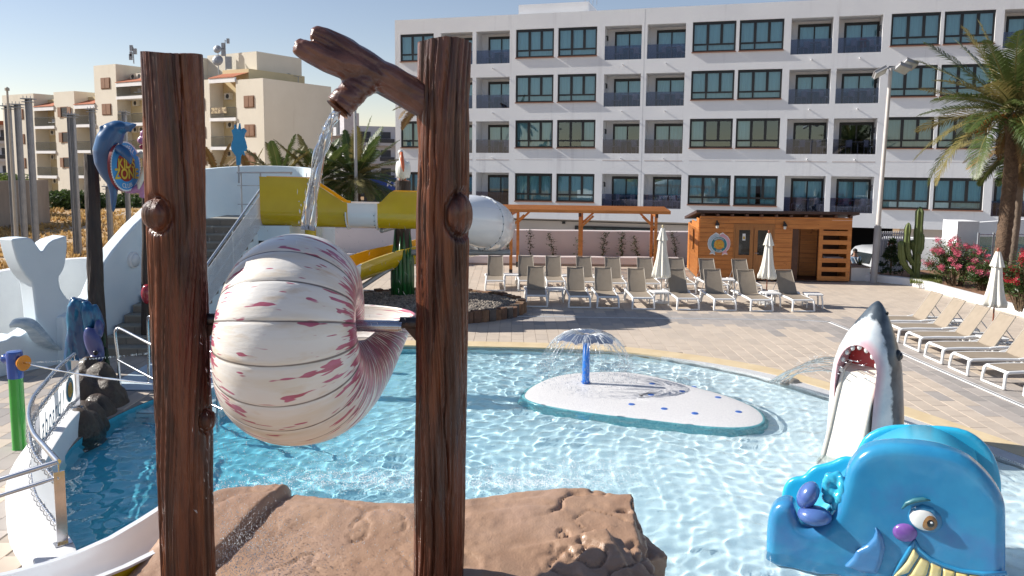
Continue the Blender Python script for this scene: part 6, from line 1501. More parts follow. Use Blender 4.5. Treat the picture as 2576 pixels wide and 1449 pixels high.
# blue fish with waves on the post
bf = thing('fish_sculpture', (-8, 14.6, 0), 'dark blue and violet wave and fish sculpture at the foot of the leaning log', 'sculpture')
FY = 14.7; fm_ = .2798*FY/2000
def F3(zx, zy, dy=0): return P(zx*.2798, 564.7+zy*.2798, FY+dy)
q = MB(); 
q.tube([F3(700, 665), F3(680, 740), F3(665, 850), F3(680, 960), F3(655, 1080), F3(650, 1200), F3(690, 1320), F3(720, 1420)], [x*fm_ for x in (50, 75, 68, 72, 65, 72, 80, 70)], 16)
q.tube([F3(770, 690), F3(790, 780, -.05), F3(800, 900, -.08), F3(780, 980, -.1)], [x*fm_ for x in (36, 58, 52, 28)], 14)
q.tube([F3(840, 720), F3(860, 800), F3(900, 900), F3(905, 960)], [x*fm_ for x in (30, 48, 45, 30)], 12)
q.ell(F3(765, 1040, .08), (150*fm_, 90*fm_, 260*fm_)); q.ell(F3(740, 820, .08), (120*fm_, 80*fm_, 160*fm_)); q.ell(F3(735, 1310, .05), (125*fm_, 90*fm_, 180*fm_)); q.ell(F3(840, 900, .05), (90*fm_, 80*fm_, 150*fm_))
wv = lambda co, no: .016*np.abs(fbm(np.stack([co[:, 0], co[:, 1], co[:, 2]], -1), 9, 9, 2.0, 3, 2))*1.5-.01
me = fuse(q, .022, 4, wv); me.materials.append(mat('wave_blue', (.010, .060, .17), .3, (.018, .17, .30), 2.6, st=(2.2, 2.2, .8), lo=.48, hi=.62, coat=.3)); put('waves', me, bf)
q = MB(); q.ell(F3(845, 1080, -.2), (80*fm_, 45*fm_, 170*fm_), Matrix.Rotation(R_(-18), 3, 'Y')); q.ell(F3(890, 940, -.12), (38*fm_, 50*fm_, 90*fm_)); q.tube([F3(800, 1240, -.2), F3(840, 1210, -.25), F3(900, 1170, -.25)], [x*fm_ for x in (22, 40, 20)], 10)
me = fuse(q, .016, 4); me.materials.append(mat('fish_violet', (.07, .06, .20), .3, (.05, .07, .22), 3, coat=.4)); put('fish', me, bf)
q = MB(); q.ell(F3(860, 1155, -.42), (22*fm_,)*3, None, 12, 8); q.build('eye', mat('eye_dark', (.02, .015, .02), .15), bf, 180)
q = MB(); 
for (x, y, Y, r) in ((210, 1000, 13.4, .30), (240, 1000, 13.6, .34), (270, 1010, 13.5, .34), (215, 1070, 12.5, .36), (200, 1095, 12.1, .30), (245, 1050, 13.0, .36), (255, 965, 14.0, .3), (225, 950, 14.2, .3), (283, 1030, 13.4, .24), (226, 1100, 12.3, .26)):
    p = P(x, y, Y); q.ell((p.x, p.y, min(p.z, .3)-.2), (r, r, .62))
me = fuse(q, .035, 3, lambda co, no: .05*fbm(co, 2.5, 2.5, 1.2, 3, 3)+.02*fbm(co, 9, 9, 9, 5, 2)); me.materials.append(ROCKD); tag(put('rock', me), 'dark wet rock bank under the blue fish sculpture', 'rock')
# flat blue fish silhouette above the tower
fs = thing('fish_cutout', P(600, 410, 23.8), 'flat bright blue fish cutout standing on the tower wall', 'sign')
fo = [(310, 30), (318, 62), (335, 75), (345, 20), (352, 78), (372, 60), (382, 70), (392, 84), (378, 110), (375, 140), (386, 180), (395, 225), (386, 250), (372, 256), (378, 290), (362, 270), (350, 300), (346, 372), (324, 372), (322, 300), (305, 270), (292, 250), (285, 225), (290, 190), (302, 150), (300, 120), (290, 80), (300, 70), (308, 66)]
fp = [P(600+(x-340)*.36*.98, 310+(y-20)*.30, 23.7) for x, y in fo]
q = MB(); q.prism(fp, [p+Vector((.02, .05, 0)) for p in fp]); q.build('silhouette', mat('cutout_blue', (.03, .28, .55), .5), fs)
q = MB(); p = P(600, 415, 23.73); q.cyl((p.x, p.y, 3.6), p+Vector((0, 0, .1)), .03, n=8); q.build('stake', GREYSTEEL, fs)
# ================================================================ yellow and white water slide behind the shell
sl = thing('water_slide', (-4, 22, 0), 'yellow and white water slide with a closed white bend, running right from the tower', 'water slide')
def sweep2(path, prf, name, mats, parent, mids, smooth=40): return sweep(path, prf, name, mats, parent, mids, smooth)
YB = mat('yellow_inside', (.70, .40, .012), .22, (.64, .35, .01), 1.5, coat=.5)
SR = .42
def zc(x): return 2.97-.02*(x+6.66)
def tr(h): return trough(SR, h, .07, .03)
MI = [1]*15+[0]*3+[0]*13+[0]*3
def seg(x0, x1, hf, mats, nm, n=14):
    path = [Vector((x0+(x1-x0)*i/n, 21.3+.09*(x0+(x1-x0)*i/n+6.66), zc(x0+(x1-x0)*i/n))) for i in range(n+1)]
    return sweep(path, lambda t: tr(hf(x0+(x1-x0)*t)), nm, mats, sl, MI, 40)
sstep = lambda x, a, b_: (lambda t: t*t*(3-2*t))(max(0, min(1, (x-a)/(b_-a))))
seg(-6.66, -4.42, lambda x: .88-.62*max(0, min(1, (x+5.45)/.95)), [YELLOW, YB], 'yellow_start', 24)
seg(-4.41, -3.64, lambda x: .24, [SLIDEW, SLIDEW], 'white_section')
seg(-3.63, -2.30, lambda x: .24+.34*max(0, min(1, (x+3.58)/.32)), [YELLOW, YB], 'yellow_section', 20)
seg(-2.29, -2.02, lambda x: .55, [SLIDEW, SLIDEW], 'white_section')
for x in (-4.415, -3.635, -2.295):                      # flanges with bolts
    c = Vector((x, 21.3+.09*(x+6.66), zc(x))); q = MB()
    q.grid([[c+Vector((dx, -r*math.cos(a), r*math.sin(a))) for a in [math.pi+math.pi*j/14 for j in range(15)]] for dx, r in ((-.015, SR+.03), (-.015, SR+.085), (.015, SR+.085), (.015, SR+.03))]); f_ = q.build('flange', SLIDEW, sl, 40)
    q = MB()
    for j in range(9): a = math.pi+math.pi*(j+.5)/9; p = c+Vector((-.05, -(SR+.034)*math.cos(a), (SR+.034)*math.sin(a))); q.ell(p, .014, None, 6, 4)
    o = q.build('bolts', DARK, f_); o['kind'] = 'stuff'
# closed bend
bc = Vector((-1.92, 23.05, 0)); BR = 1.28; n = 30; path = []
for i in range(n+1):
    a = -math.pi/2+math.pi*1.06*i/n; path.append(Vector((bc.x+BR*math.cos(a), bc.y+BR*math.sin(a), 2.82-.95*(i/n))))
path = [Vector((-2.03, 21.74, 2.84))]+path
ro = [.50+.20*sstep(i, 0, 9) for i in range(len(path))]
rows = []
for i, p in enumerate(path):
    t = (path[min(i+1, len(path)-1)]-path[max(i-1, 0)]); th = Vector((t.x, t.y, 0)).normalized(); sd = Vector((th.y, -th.x, 0))
    rows.append([p+sd*ro[i]*math.cos(a)+Vector((0, 0, 1))*ro[i]*(math.sin(a)+.06) for a in [2*math.pi*j/28 for j in range(28)]])
q = MB(); q.grid(rows, cu=True); o = q.build('closed_bend', SLIDEW, sl, 180); md = o.modifiers.new('w', 'SOLIDIFY'); md.thickness = .03
for i in (10, 20):
    p = path[i]; t = (path[i+1]-path[i-1]); th = Vector((t.x, t.y, 0)).normalized(); sd = Vector((th.y, -th.x, 0)); q = MB()
    q.grid([[p+th*dx+sd*(ro[i]+dr)*math.cos(a)+Vector((0, 0, 1))*(ro[i]+dr)*(math.sin(a)+.055) for a in [2*math.pi*j/28 for j in range(28)]] for dx, dr in ((-.02, 0), (-.02, .06), (.02, .06), (.02, 0))], cu=True); f_ = q.build('flange', SLIDEW, sl, 40)
    q = MB()
    for j in range(22): a = 2*math.pi*j/22; q.ell(p-th*.03+sd*(ro[i]+.035)*math.cos(a)+Vector((0, 0, 1))*(ro[i]+.035)*(math.sin(a)+.055), .016, None, 6, 4)
    o = q.build('bolts', DARK, f_); o['kind'] = 'stuff'
# rib along the bend
q = MB(); pts = []
for i in range(2, len(path)):
    p = path[i]; t = (path[min(i+1, len(path)-1)]-path[i-1]); th = Vector((t.x, t.y, 0)).normalized(); sd = Vector((th.y, -th.x, 0)); pts.append(p+sd*(ro[i]+.005)*.85+Vector((0, 0, ro[i]*.60)))
q.tube(pts, .022, 6); q.build('seam_rib', SLIDEW, sl, 180)
# lower open chute
lp_ = [path[-1]+Vector((.1, 0, -.1))]+[Vector(v) for v in ((-2.4, 24.3, 1.78), (-3.0, 23.9, 1.66), (-3.7, 23.2, 1.54), (-4.25, 22.3, 1.42), (-4.55, 21.6, 1.34))]
def curve3(ps, n=6):
    out = []
    for i in range(len(ps)-1):
        p0 = ps[max(i-1, 0)]; p1 = ps[i]; p2 = ps[i+1]; p3 = ps[min(i+2, len(ps)-1)]
        for k in range(n):
            t = k/n; out.append(.5*((2*p1)+(p2-p0)*t+(2*p0-5*p1+4*p2-p3)*t*t+(3*p1-p0-3*p2+p3)*t**3))
    return out+[ps[-1]]
lc = curve3(lp_, 7); sweep(lc, trough(.46, .16, .06, .03), 'lower_chute', [YELLOW, YB], sl, MI)
lc2 = curve3([lp_[-1]+Vector((-.01, -.02, 0)), Vector((-4.75, 20.9, 1.22)), Vector((-4.9, 20.0, .95)), Vector((-5.0, 18.9, .55)), Vector((-5.0, 17.9, .25))], 6); sweep(lc2, trough(.46, .16, .06, .03), 'white_run_out', [SLIDEW, SLIDEW], sl, MI)
# supports
q = MB(); q.cyl((-5.45, 21.42, 2.2), (-5.45, 21.42, 2.56), .15, n=14); q.build('support_collar', YELLOW, sl, 60); q = MB(); q.cyl((-5.45, 21.42, 2.12), (-5.45, 21.42, 2.2), .22, n=14); q.cyl((-5.45, 21.42, 0), (-5.45, 21.42, 2.12), .11, n=12); q.build('support_post', DARK, sl, 60)
q = MB(); q.tube([(-2.95, 23.25, 1.62), (-.05, 23.1, 1.66)], .085, 12); q.tube([(-3.35, 23.3, 1.30), (-4.9, 20.6, .35)], .07, 10); q.build('support_pipe', GREYSTEEL, sl, 60)
for x in (-1.35, -.9): q = MB(); q.bar((x, 23.1, 1.7), (x+.02, 22.9, 1.98), .05, .1); q.build('saddle_bracket', GREYSTEEL, sl)
q = MB(); q.tube([(-3.3, 23.2, 2.42), (-3.6, 21.9, 2.38)], .075, 12); q.ell((-3.6, 21.9, 2.38), .08); q.build('support_arm', GREYSTEEL, sl, 60)
for x in (-3.72, -3.52): q = MB(); q.bar((x, 21.95, 2.42), (x, 21.75, 2.66), .04, .05); q.build('saddle_bracket', GREYSTEEL, sl)
# green palm-trunk post with pelican
gp = thing('slide_post', (-3.22, 23.35, .3), 'carved post with a green leaf base in the planter, holding the slide and a pelican', 'post')
put('trunk', log_mesh('trunk', (-3.24, 23.35, .25), (-3.2, 23.35, 3.72), .235, .225, [], 12, [DARKLOG, LOGTOP], 64, 140, .010), gp)
GRN = mat('painted_green', (.012, .075, .018), .4, (.02, .16, .035), 5, st=(2, 2, .5), lo=.45, hi=.62, bump=.4, bs=18, coat=.3); q = MB()
for k in range(15):
    a = 2*math.pi*k/15; h = 1.75+.28*math.sin(k*2.3); c = Vector((-3.24+.22*math.cos(a), 23.35+.22*math.sin(a), 0))
    q.tube([c+Vector((.03*math.cos(a), .03*math.sin(a), .2)), c+Vector((.05*math.cos(a), .05*math.sin(a), .8)), c+Vector((.055*math.cos(a), .055*math.sin(a), 1.4)), c+Vector((.02*math.cos(a), .02*math.sin(a), .3+h))], [.085, .085, .07, .012], 8)
q.build('leaf_base', GRN, gp, 180)
pe = thing('pelican_figure', (-3.2, 23.3, 3.72), 'white pelican figure with a long orange beak sitting on top of the carved post', 'sculpture')
q = MB(); px0, py0, pz0 = -3.2, 23.25, 3.74
q.ell((px0, py0, pz0+.30), (.20, .24, .30)); q.tube([(px0, py0-.05, pz0+.5), (px0-.03, py0-.02, pz0+.66), (px0-.05, py0-.05, pz0+.78)], [.11, .07, .075], 10); q.ell((px0-.045, py0-.07, pz0+.80), (.085, .10, .08)); q.ell((px0-.15, py0+.1, pz0+.3), (.07, .2, .26)); q.ell((px0+.15, py0+.1, pz0+.3), (.07, .2, .26))
me = fuse(q, .018, 4); me.materials.append(mat('pelican_white', (.72, .73, .68), .45, (.62, .66, .62), 6)); put('body', me, pe)
q = MB(); q.tube([(px0-.01, py0-.16, pz0+.80), (px0+.015, py0-.24, pz0+.6), (px0+.05, py0-.28, pz0+.38), (px0+.06, py0-.28, pz0+.24)], [.045, .058, .042, .012], 10); q.build('beak', mat('beak_orange', (.55, .13, .05), .4), pe, 180)
for s in (-1, 1): q = MB(); q.cyl((px0+s*.08, py0-.05, pz0-.02), (px0+s*.08, py0-.03, pz0+.08), .03, n=8); q.build('foot', mat('foot_orange', (.5, .2, .1), .5), pe, 60)

# ================================================================ palms
FROND = leafmat('palm_green', (.055, .095, .025), (.10, .13, .035), .3, .45, 1.2); FRONDY = leafmat('palm_yellowish', (.15, .14, .045), (.24, .19, .07), .3, .5, 1.2); FRONDD = leafmat('palm_dry', (.27, .17, .07), (.20, .12, .05), .2, .6, 1.2); RACH = mat('frond_stalk', (.22, .20, .07), .5)
def frond_mesh(L, droop, m, seed, nl=62, lw=.020, ll=.42):
    rr = random.Random(seed); q = MB(); pts = []; k = 14
    for i in range(k+1):
        t = i/k; a = -droop*t*t*1.1; pts.append(Vector((L*(t-.12*droop*t*t*t), .03*math.sin(t*3+seed), L*(.10*t-droop*.42*t*t))))
    q.tube(pts, [.026*(1-.85*i/k) for i in range(k+1)], 5, 1)
    for i in range(nl):
        t = .10+.90*i/nl; f = t*k; a = int(min(f, k-1)); p = pts[a].lerp(pts[a+1], f-a); d = (pts[a+1]-pts[a]).normalized(); up = Vector((0, 0, 1))-d*d.z; up.normalize(); sd = d.cross(up)
        l = ll*(math.sin(math.pi*min(1, t*.92+.10))**.6)*rr.uniform(.8, 1.1)
        for s in (-1, 1):
            v = (sd*s*.72+d*.62+up*(.28-.25*rr.random())).normalized(); w = v.cross(up).normalized()*lw
            e = p+v*l-Vector((0, 0, 1))*l*.22*rr.uniform(.6, 1.4); mid = p+v*l*.55
            q.add([p-w*.6, p+w*.6, mid+w, e, mid-w], [(0, 1, 2, 4), (4, 2, 3)], 0)
    return q.mesh('frond', [m, RACH])
FV = {}
def frondset(key, m, L):
    if key not in FV: FV[key] = [frond_mesh(L*random.uniform(.9, 1.08), d, m, i, ll=L*.19) for i, d in enumerate((.25, .55, .85, 1.15))]
    return FV[key]
def palm(name, base, crown, r0, r1, L, nf, label, seed, mats=(0, 0, 0, 1), trunk_m=None, dead=6, zmin=-.5, rough=True, grp=None):
    rr = random.Random(seed); base = Vector(base); crown = Vector(crown); t = thing(name, base, label, 'palm tree', grp)
    n = 40; q = MB(); rows = []
    for i in range(n+1):
        f = i/n; c = base.lerp(crown, f)+Vector((.10*math.sin(f*3.0)*(crown.z-base.z)/6, 0, 0)); R = (r0+(r1-r0)*f)*(1.0+(.10 if i % 2 else 0)*rough)*(1+.28*sstep(f, .86, .97))
        rows.append([c+Vector((R*math.cos(a)*(1+.05*math.sin(a*5+i)), R*math.sin(a)*(1+.05*math.cos(a*5+i*2)), 0)) for a in [2*math.pi*j/16 for j in range(16)]])
    q.grid(rows, cu=True); q.build('trunk', trunk_m or PTR, t, 35)
    ks = ['g', 'y', 'd']; ms = [FROND, FRONDY, FRONDD]
    for i in range(nf):
        kind = rr.choice(mats); el = math.asin(max(-1, min(1, 1.0-1.45*((i+.5)/nf)**.85))); az = i*2.39996+rr.uniform(-.2, .2)
        fs_ = frondset((ks[kind], round(L, 2)), ms[kind], L); v = fs_[0 if el > .6 else (1 if el > .05 else (2 if el > -.3 else 3))] if rr.random() < .8 else rr.choice(fs_)
        o = bpy.data.objects.new('frond', v); COL.objects.link(o); o.parent = t; o.matrix_parent_inverse = root_matrix(t).inverted()
        o.matrix_basis = Matrix.Translation(crown+Vector((math.cos(az)*r1*.6, math.sin(az)*r1*.6, .05+.15*math.sin(el)))) @ Matrix.Rotation(az, 4, 'Z') @ Matrix.Rotation(-max(el, -.65), 4, 'Y') @ Matrix.Rotation(rr.uniform(-.35, .35), 4, 'X') @ Matrix.Scale(rr.uniform(.85, 1.1), 4)
    for i in range(dead):
        az = rr.random()*6.28; fs_ = frondset(('d', round(L, 2)), FRONDD, L); o = bpy.data.objects.new('frond', fs_[3]); COL.objects.link(o); o.parent = t; o.matrix_parent_inverse = root_matrix(t).inverted()
        o.matrix_basis = Matrix.Translation(crown+Vector((math.cos(az)*r1*.8, math.sin(az)*r1*.8, -.25))) @ Matrix.Rotation(az, 4, 'Z') @ Matrix.Rotation(.85, 4, 'Y') @ Matrix.Scale(rr.uniform(.45, .6), 4)
    return t
PTR = mat('palm_trunk', (.15, .095, .06), .9, (.08, .05, .032), 8, bump=1, bs=14, dist=.05); PTR2 = mat('palm_trunk_pale', (.26, .20, .155), .9, (.20, .15, .11), 4, bump=.6, bs=14, dist=.03)
pb = P(2512, 655, 26.0)
p1 = palm('palm_tree', (pb.x, pb.y, .2), P(2550, 284, 26.0), .225, .19, 3.4, 52, 'large palm with a thick rough trunk at the right border before the hotel', 5, (0, 0, 0, 1, 1), dead=7)
for i in range(16):                                      # orange fruit stalks
    a = random.random()*6.28; c = P(2545, 308, 26.0); q = MB(); d = Vector((math.cos(a), math.sin(a), 0)); pts = [c, c+d*.35+Vector((0, 0, .25)), c+d*.75+Vector((0, 0, .08)), c+d*1.0+Vector((0, 0, -.25))]; q.tube(pts, [.03, .022, .016, .01], 5)
    for k in range(16): e = pts[2].lerp(pts[3], random.random())+Vector((random.gauss(0, .08), random.gauss(0, .08), -.1*random.random())); q.tube([pts[2].lerp(pts[3], .3), e, e-Vector((0, 0, .2))], [.008, .006, .003], 3)
    q.build('fruit_stalk', mat('stalk_orange', (.42, .13, .02), .6, (.5, .22, .04), 4) if i == 0 else bpy.data.materials['stalk_orange'], p1, 60)
pb = P(2540, 640, 28.5); palm('palm_tree', (pb.x, pb.y, .2), P(2566, 372, 28.5), .17, .15, 2.3, 22, 'slimmer palm with a pale smooth trunk just behind the large right palm', 8, (0, 0, 1, 2), PTR2, 12, rough=False)
for k, (x, y, Y, L, nf, ms, lb) in enumerate(((893, 450, 37, 2.8, 44, (0, 0, 0, 1), 'bushy palm with wide arching fronds behind the white slide section'), (795, 464, 36, 2.5, 34, (0, 0, 0, 1), 'bushy palm behind the yellow slide start, left of the grey lamp pole'), (705, 456, 35, 2.2, 26, (0, 1, 1), 'upright yellow-green palm behind the tower rail'), (628, 448, 40, 1.7, 14, (1, 1, 2), 'small palm whose fronds show beside the blue fish cutout'), (545, 446, 40, 1.8, 16, (2, 1, 2), 'dry yellow palm above the tower wall beside the big left log'), (1062, 262, 44, 2.0, 24, (0, 1, 2), 'taller palm before the hotel corner, mostly behind the right log'))):
    c = P(x, y, Y); palm('palm_tree', (c.x, c.y, -.9), c, .2, .19, L, nf, lb, 20+k, ms, dead=4)
lpz = P(893, 258, 35.5); lpo = thing('light_pole', (lpz.x, lpz.y, -.9), 'plain grey street light pole standing among the palms behind the slide', 'light pole')
q = MB(); q.cyl((lpz.x, lpz.y, -.9), (lpz.x, lpz.y, lpz.z), .10, .06, 12); q.build('pole', mat('pole_grey', (.42, .42, .42), .6), lpo, 60)
q = MB(); q.tube([lpz, lpz+Vector((.02, 0, .25)), lpz+Vector((.5, -.1, .45))], .04, 8); q.box(lpz.x+.4, lpz.x+1.0, lpz.y-.25, lpz.y+.05, lpz.z+.40, lpz.z+.5); q.build('lamp_arm', GREYSTEEL, lpo, 60)
# little shop front far behind with a blue sign
sf = thing('shop_front', P(960, 470, 48).to_2d().to_3d(), 'small dark shop front with a blue sign behind the pelican post', 'shop')
a = P(915, 455, 48); c = P(992, 455, 47); q = MB(); q.box(a.x, c.x, a.y, a.y+3, -.9, a.z-.5); q.build('front', mat('shop_dark', (.03, .03, .035), .5), sf)
q = MB(); q.box(a.x+.4, c.x, a.y-.1, a.y-.01, a.z-.55, a.z+.2); o = q.build('sign_board', mat('shop_blue', (.02, .06, .3), .5), sf); q = MB(); write(q, 'Ka', frame_at((P(985, 450, 47.9).x, a.y-.11, a.z-.12), (1, 0, 0)), .5, 0, .03, .2); q.build('sign_lettering', WHITE, o)
q = MB(); q.box(a.x-6, a.x, 40, 40.4, -.9, .6); q.box(a.x, a.x+1.5, 39.5, 40.2, -.9, .9); tag(q.build('garden_wall', mat('sand_wall', (.42, .36, .30), .9)), 'low sand coloured garden wall under the palms behind the slide', 'wall')

# ================================================================ right side: flood light pole, planting, gate, van, person
fl_b = G(2197, 712); fl_t = P(2241, 172, 28.85)
fp_ = thing('flood_light_pole', fl_b, 'tall white lamp pole carrying floodlights in front of the hotel', 'lamp pole')
q = MB(); q.tube([fl_b, fl_b.lerp(fl_t, .27)], .12, 16); q.build('lower_tube', mat('pole_dull', (.34, .34, .36), .55), fp_, 60); q = MB(); q.tube([fl_b.lerp(fl_t, .27), fl_t], [.082, .06], 16); q.build('upper_tube', mat('pole_white', (.62, .58, .55), .45), fp_, 60)
q = MB(); q.bar(fl_t+Vector((-.35, 0, -.02)), fl_t+Vector((.55, .1, .1)), .06, .06); q.build('cross_arm', GREYSTEEL, fp_)
for dx, dz, ry in ((-.42, -.16, -.5), (.38, -.02, .35), (.60, .12, .35)):
    M_ = Matrix.Translation(fl_t+Vector((dx, -.1, dz))) @ Matrix.Rotation(ry, 4, 'Y') @ Matrix.Rotation(-.5, 4, 'X'); q = MB(); q.box(-.22, .22, -.2, .2, -.05, .05, 0, M_); q.box(-.24, .24, -.22, .22, .05, .07, 0, M_); o = q.build('floodlight', mat('flood_body', (.45, .45, .46), .4), fp_); q = MB(); q.box(-.19, .19, -.17, .17, -.062, -.052, 0, M_); q.build('lens', mat('flood_lens', (.6, .62, .6), .15), o)
wl = [(12.75, 29.75), (13.4, 29.2), (14.35, 28.2), (14.5, 26), (14.62, 22.5), (14.8, 16), (15, 11)]
pwl = thing('planter_wall', (14.5, 22, 0), 'low white wall along the flower bed at the right of the terrace', 'wall')
wallstrip(curve2([Vector(p) for p in wl], 5), -.2, .26, .28, WHITE, 'render', pwl, -1)
q = MB(); q.box(12.65, 13.35, 29.4, 30.5, 0, .5); q.build('end_block', WHITE, pwl); q = MB(); q.box(12.62, 13.38, 29.38, 30.52, .5, .53); q.build('stone_cap', mat('cap_stone', (.30, .22, .17), .8), pwl)
bed = MB(); bed.add([(12.8, 30.2, .17), (13.5, 29.4, .17), (14.5, 28.3, .17), (14.75, 22.5, .17), (15, 11, .17), (26, 11, .4), (26, 30.5, .4), (16, 31.2, .2)], [(0, 1, 2, 3, 4, 5, 6, 7)]); tag(bed.build('flower_bed', mat('bed_soil', (.24, .125, .07), .95, (.16, .085, .05), 1.5, bump=.8, bs=8, dist=.05)), kind='structure')
OL = leafmat('oleander_leaf', (.04, .075, .018), (.085, .115, .03), .3, .4)
FP = leafmat('flower_pink', (.62, .09, .16), (.70, .18, .26), .3, .6, 5); FR_ = leafmat('flower_red', (.48, .012, .03), (.55, .03, .06), .3, .6, 5)
def oleander(c, r, h, label, fm_, seed, nfl):
    rr = random.Random(seed); random.seed(seed); t = thing('oleander_bush', (c[0], c[1], .2), label, 'bush'); q = MB(); q2 = MB(); q3 = MB()
    for k in range(46):
        a = rr.random()*6.28; rad = r*math.sqrt(rr.random()); tip = Vector((c[0]+rad*math.cos(a), c[1]+rad*.8*math.sin(a), .2+h*(.45+.55*rr.random())*(1-.35*(rad/r)**2)))
        q2.tube([(c[0]+.2*math.cos(a), c[1]+.2*math.sin(a), .15), (c[0]+rad*.5*math.cos(a), c[1]+rad*.4*math.sin(a), .2+tip.z*.45), tip], [.02, .014, .006], 4)
        for _ in range(120):
            f = rr.random()**.6; p = Vector((c[0]+rad*.5*math.cos(a), c[1]+rad*.4*math.sin(a), .2+tip.z*.4)).lerp(tip, f)+Vector((rr.gauss(0, .10), rr.gauss(0, .10), rr.gauss(0, .08)))
            d = Vector((rr.gauss(0, 1), rr.gauss(0, 1), rr.gauss(.4, .7))).normalized(); w = d.orthogonal().normalized()*.014; l = rr.uniform(.08, .15); q.add([p, p+d*l*.5+w, p+d*l, p+d*l*.5-w], [(0, 1, 2, 3)])
        if k < nfl:
            for _ in range(16):
                p = tip+Vector((rr.gauss(0, .055), rr.gauss(0, .055)-.02, rr.gauss(0, .05)+.02))
                d = Vector((rr.gauss(0, .5), -.6+rr.gauss(0, .4), .7)).normalized(); u = d.orthogonal().normalized(); v = d.cross(u)
                for j in range(5): a2 = 6.283*j/5; e = (u*math.cos(a2)+v*math.sin(a2)); f2 = (u*math.cos(a2+.9)+v*math.sin(a2+.9)); q3.add([p, p+e*.062, p+(e+f2)*.042+d*.008], [(0, 1, 2)])
    q.build('crown', OL, t); q2.build('stems', STEM, t); q3.build('flowers', fm_, t)
c = P(2405, 690, 27.2); oleander((c.x, c.y), 1.05, 1.75, 'round oleander bush covered in pink flowers beside the cactus', FP, 3, 36)
c = P(2480, 700, 26.2); oleander((c.x, c.y), .75, 1.05, 'low oleander with few pink flowers at the foot of the large palm', FP, 4, 10)
c = P(2580, 720, 22.6); oleander((c.x, c.y), .85, 1.75, 'oleander with deep red flowers at the right border behind the parasol', FR_, 6, 34)
random.seed(31)
# cactus
ct = thing('cactus', P(2305, 700, 28.6).to_2d().to_3d(), 'tall branching green column cactus in the flower bed', 'cactus')
CAC = mat('cactus_green', (.13, .16, .045), .6, (.09, .12, .035), 3, bump=.3, bs=12)
def cstem(pts, r, nm='stem'):
    pts = curve3([Vector(p) for p in pts], 5); q = MB(); rows = []
    for i, p in enumerate(pts):
        f = i/(len(pts)-1); R = r*(1 if f < .88 else math.sqrt(max(.02, 1-((f-.88)/.12)**2)))*(1+.10*math.sin(i*1.9)); rows.append([p+Vector((R*(1+.22*math.cos(5*a))*math.cos(a), R*(1+.22*math.cos(5*a))*math.sin(a), 0)) for a in [2*math.pi*j/30 for j in range(30)]])
    q.grid(rows, cu=True); q.f.append(tuple(range(len(q.v)-30, len(q.v)))); q.m.append(0); q.build(nm, CAC, ct, 180)
YC = 28.6
cstem([P(2304, 705, YC), P(2306, 650, YC), P(2310, 600, YC), P(2315, 520, YC)], .13); cstem([P(2300, 668, YC), P(2288, 650, YC), P(2283, 630, YC), P(2282, 600, YC), P(2286, 560, YC)], .10, 'arm')
cstem([P(2296, 690, YC), P(2280, 672, YC), P(2270, 650, YC), P(2267, 605, YC)], .11, 'arm'); cstem([P(2310, 640, YC-.1), P(2318, 620, YC-.1), P(2318, 585, YC-.1)], .09, 'arm'); cstem([P(2306, 640, YC+.1), P(2297, 622, YC+.1), P(2296, 603, YC+.1)], .08, 'arm')
# conifer, agave, grass
c = P(2240, 690, 29.4); t = thing('conifer_shrub', (c.x, c.y, .2), 'small dark conifer shrub beside the lamp pole', 'shrub'); q = MB()
for k in range(60):
    f = random.random(); a = random.random()*6.28; r = .42*(1-f)*random.uniform(.6, 1.1)+.04; leaf_cloud(q, (c.x+r*math.cos(a), c.y+r*math.sin(a), .3+1.25*f), (.12, .12, .12), 38, .045, 0, .2)
q.build('crown', LEAFD, t); q = MB(); q.cyl((c.x, c.y, .1), (c.x, c.y, 1.3), .03, n=6); q.build('trunk', STEM, t)
c = P(2163, 662, 30.1); t = thing('agave', (c.x, c.y, .45), 'small spiky green agave on the planter wall end near the van', 'plant'); q = MB()
for k in range(22): a = k*2.4; l = .34; e = math.radians(20+55*(k/22)); d = Vector((math.cos(a)*math.cos(e), math.sin(a)*math.cos(e), math.sin(e))); w = d.cross(Vector((0, 0, 1))).normalized()*.022; b0 = Vector((c.x, c.y, .5)); q.add([b0-w, b0+w, b0+d*l*.5+w, b0+d*l, b0+d*l*.5-w], [(0, 1, 2, 4), (4, 2, 3)])
q.build('leaves', leafmat('agave_leaf', (.12, .15, .05), (.18, .19, .07), .2), t)
q = MB()
for _ in range(2600):
    p = P(random.uniform(2290, 2370), random.uniform(680, 715), random.uniform(27.6, 29.5)); a = random.random()*6.28; h = random.uniform(.05, .14); q.add([(p.x-.01*math.sin(a), p.y+.01*math.cos(a), .18), (p.x+.01*math.sin(a), p.y-.01*math.cos(a), .18), (p.x+.04*math.cos(a), p.y+.04*math.sin(a), .2+h)], [(0, 1, 2)])
tag(q.build('grass', leafmat('lawn', (.12, .16, .03), (.18, .2, .05), .3)), kind='stuff')
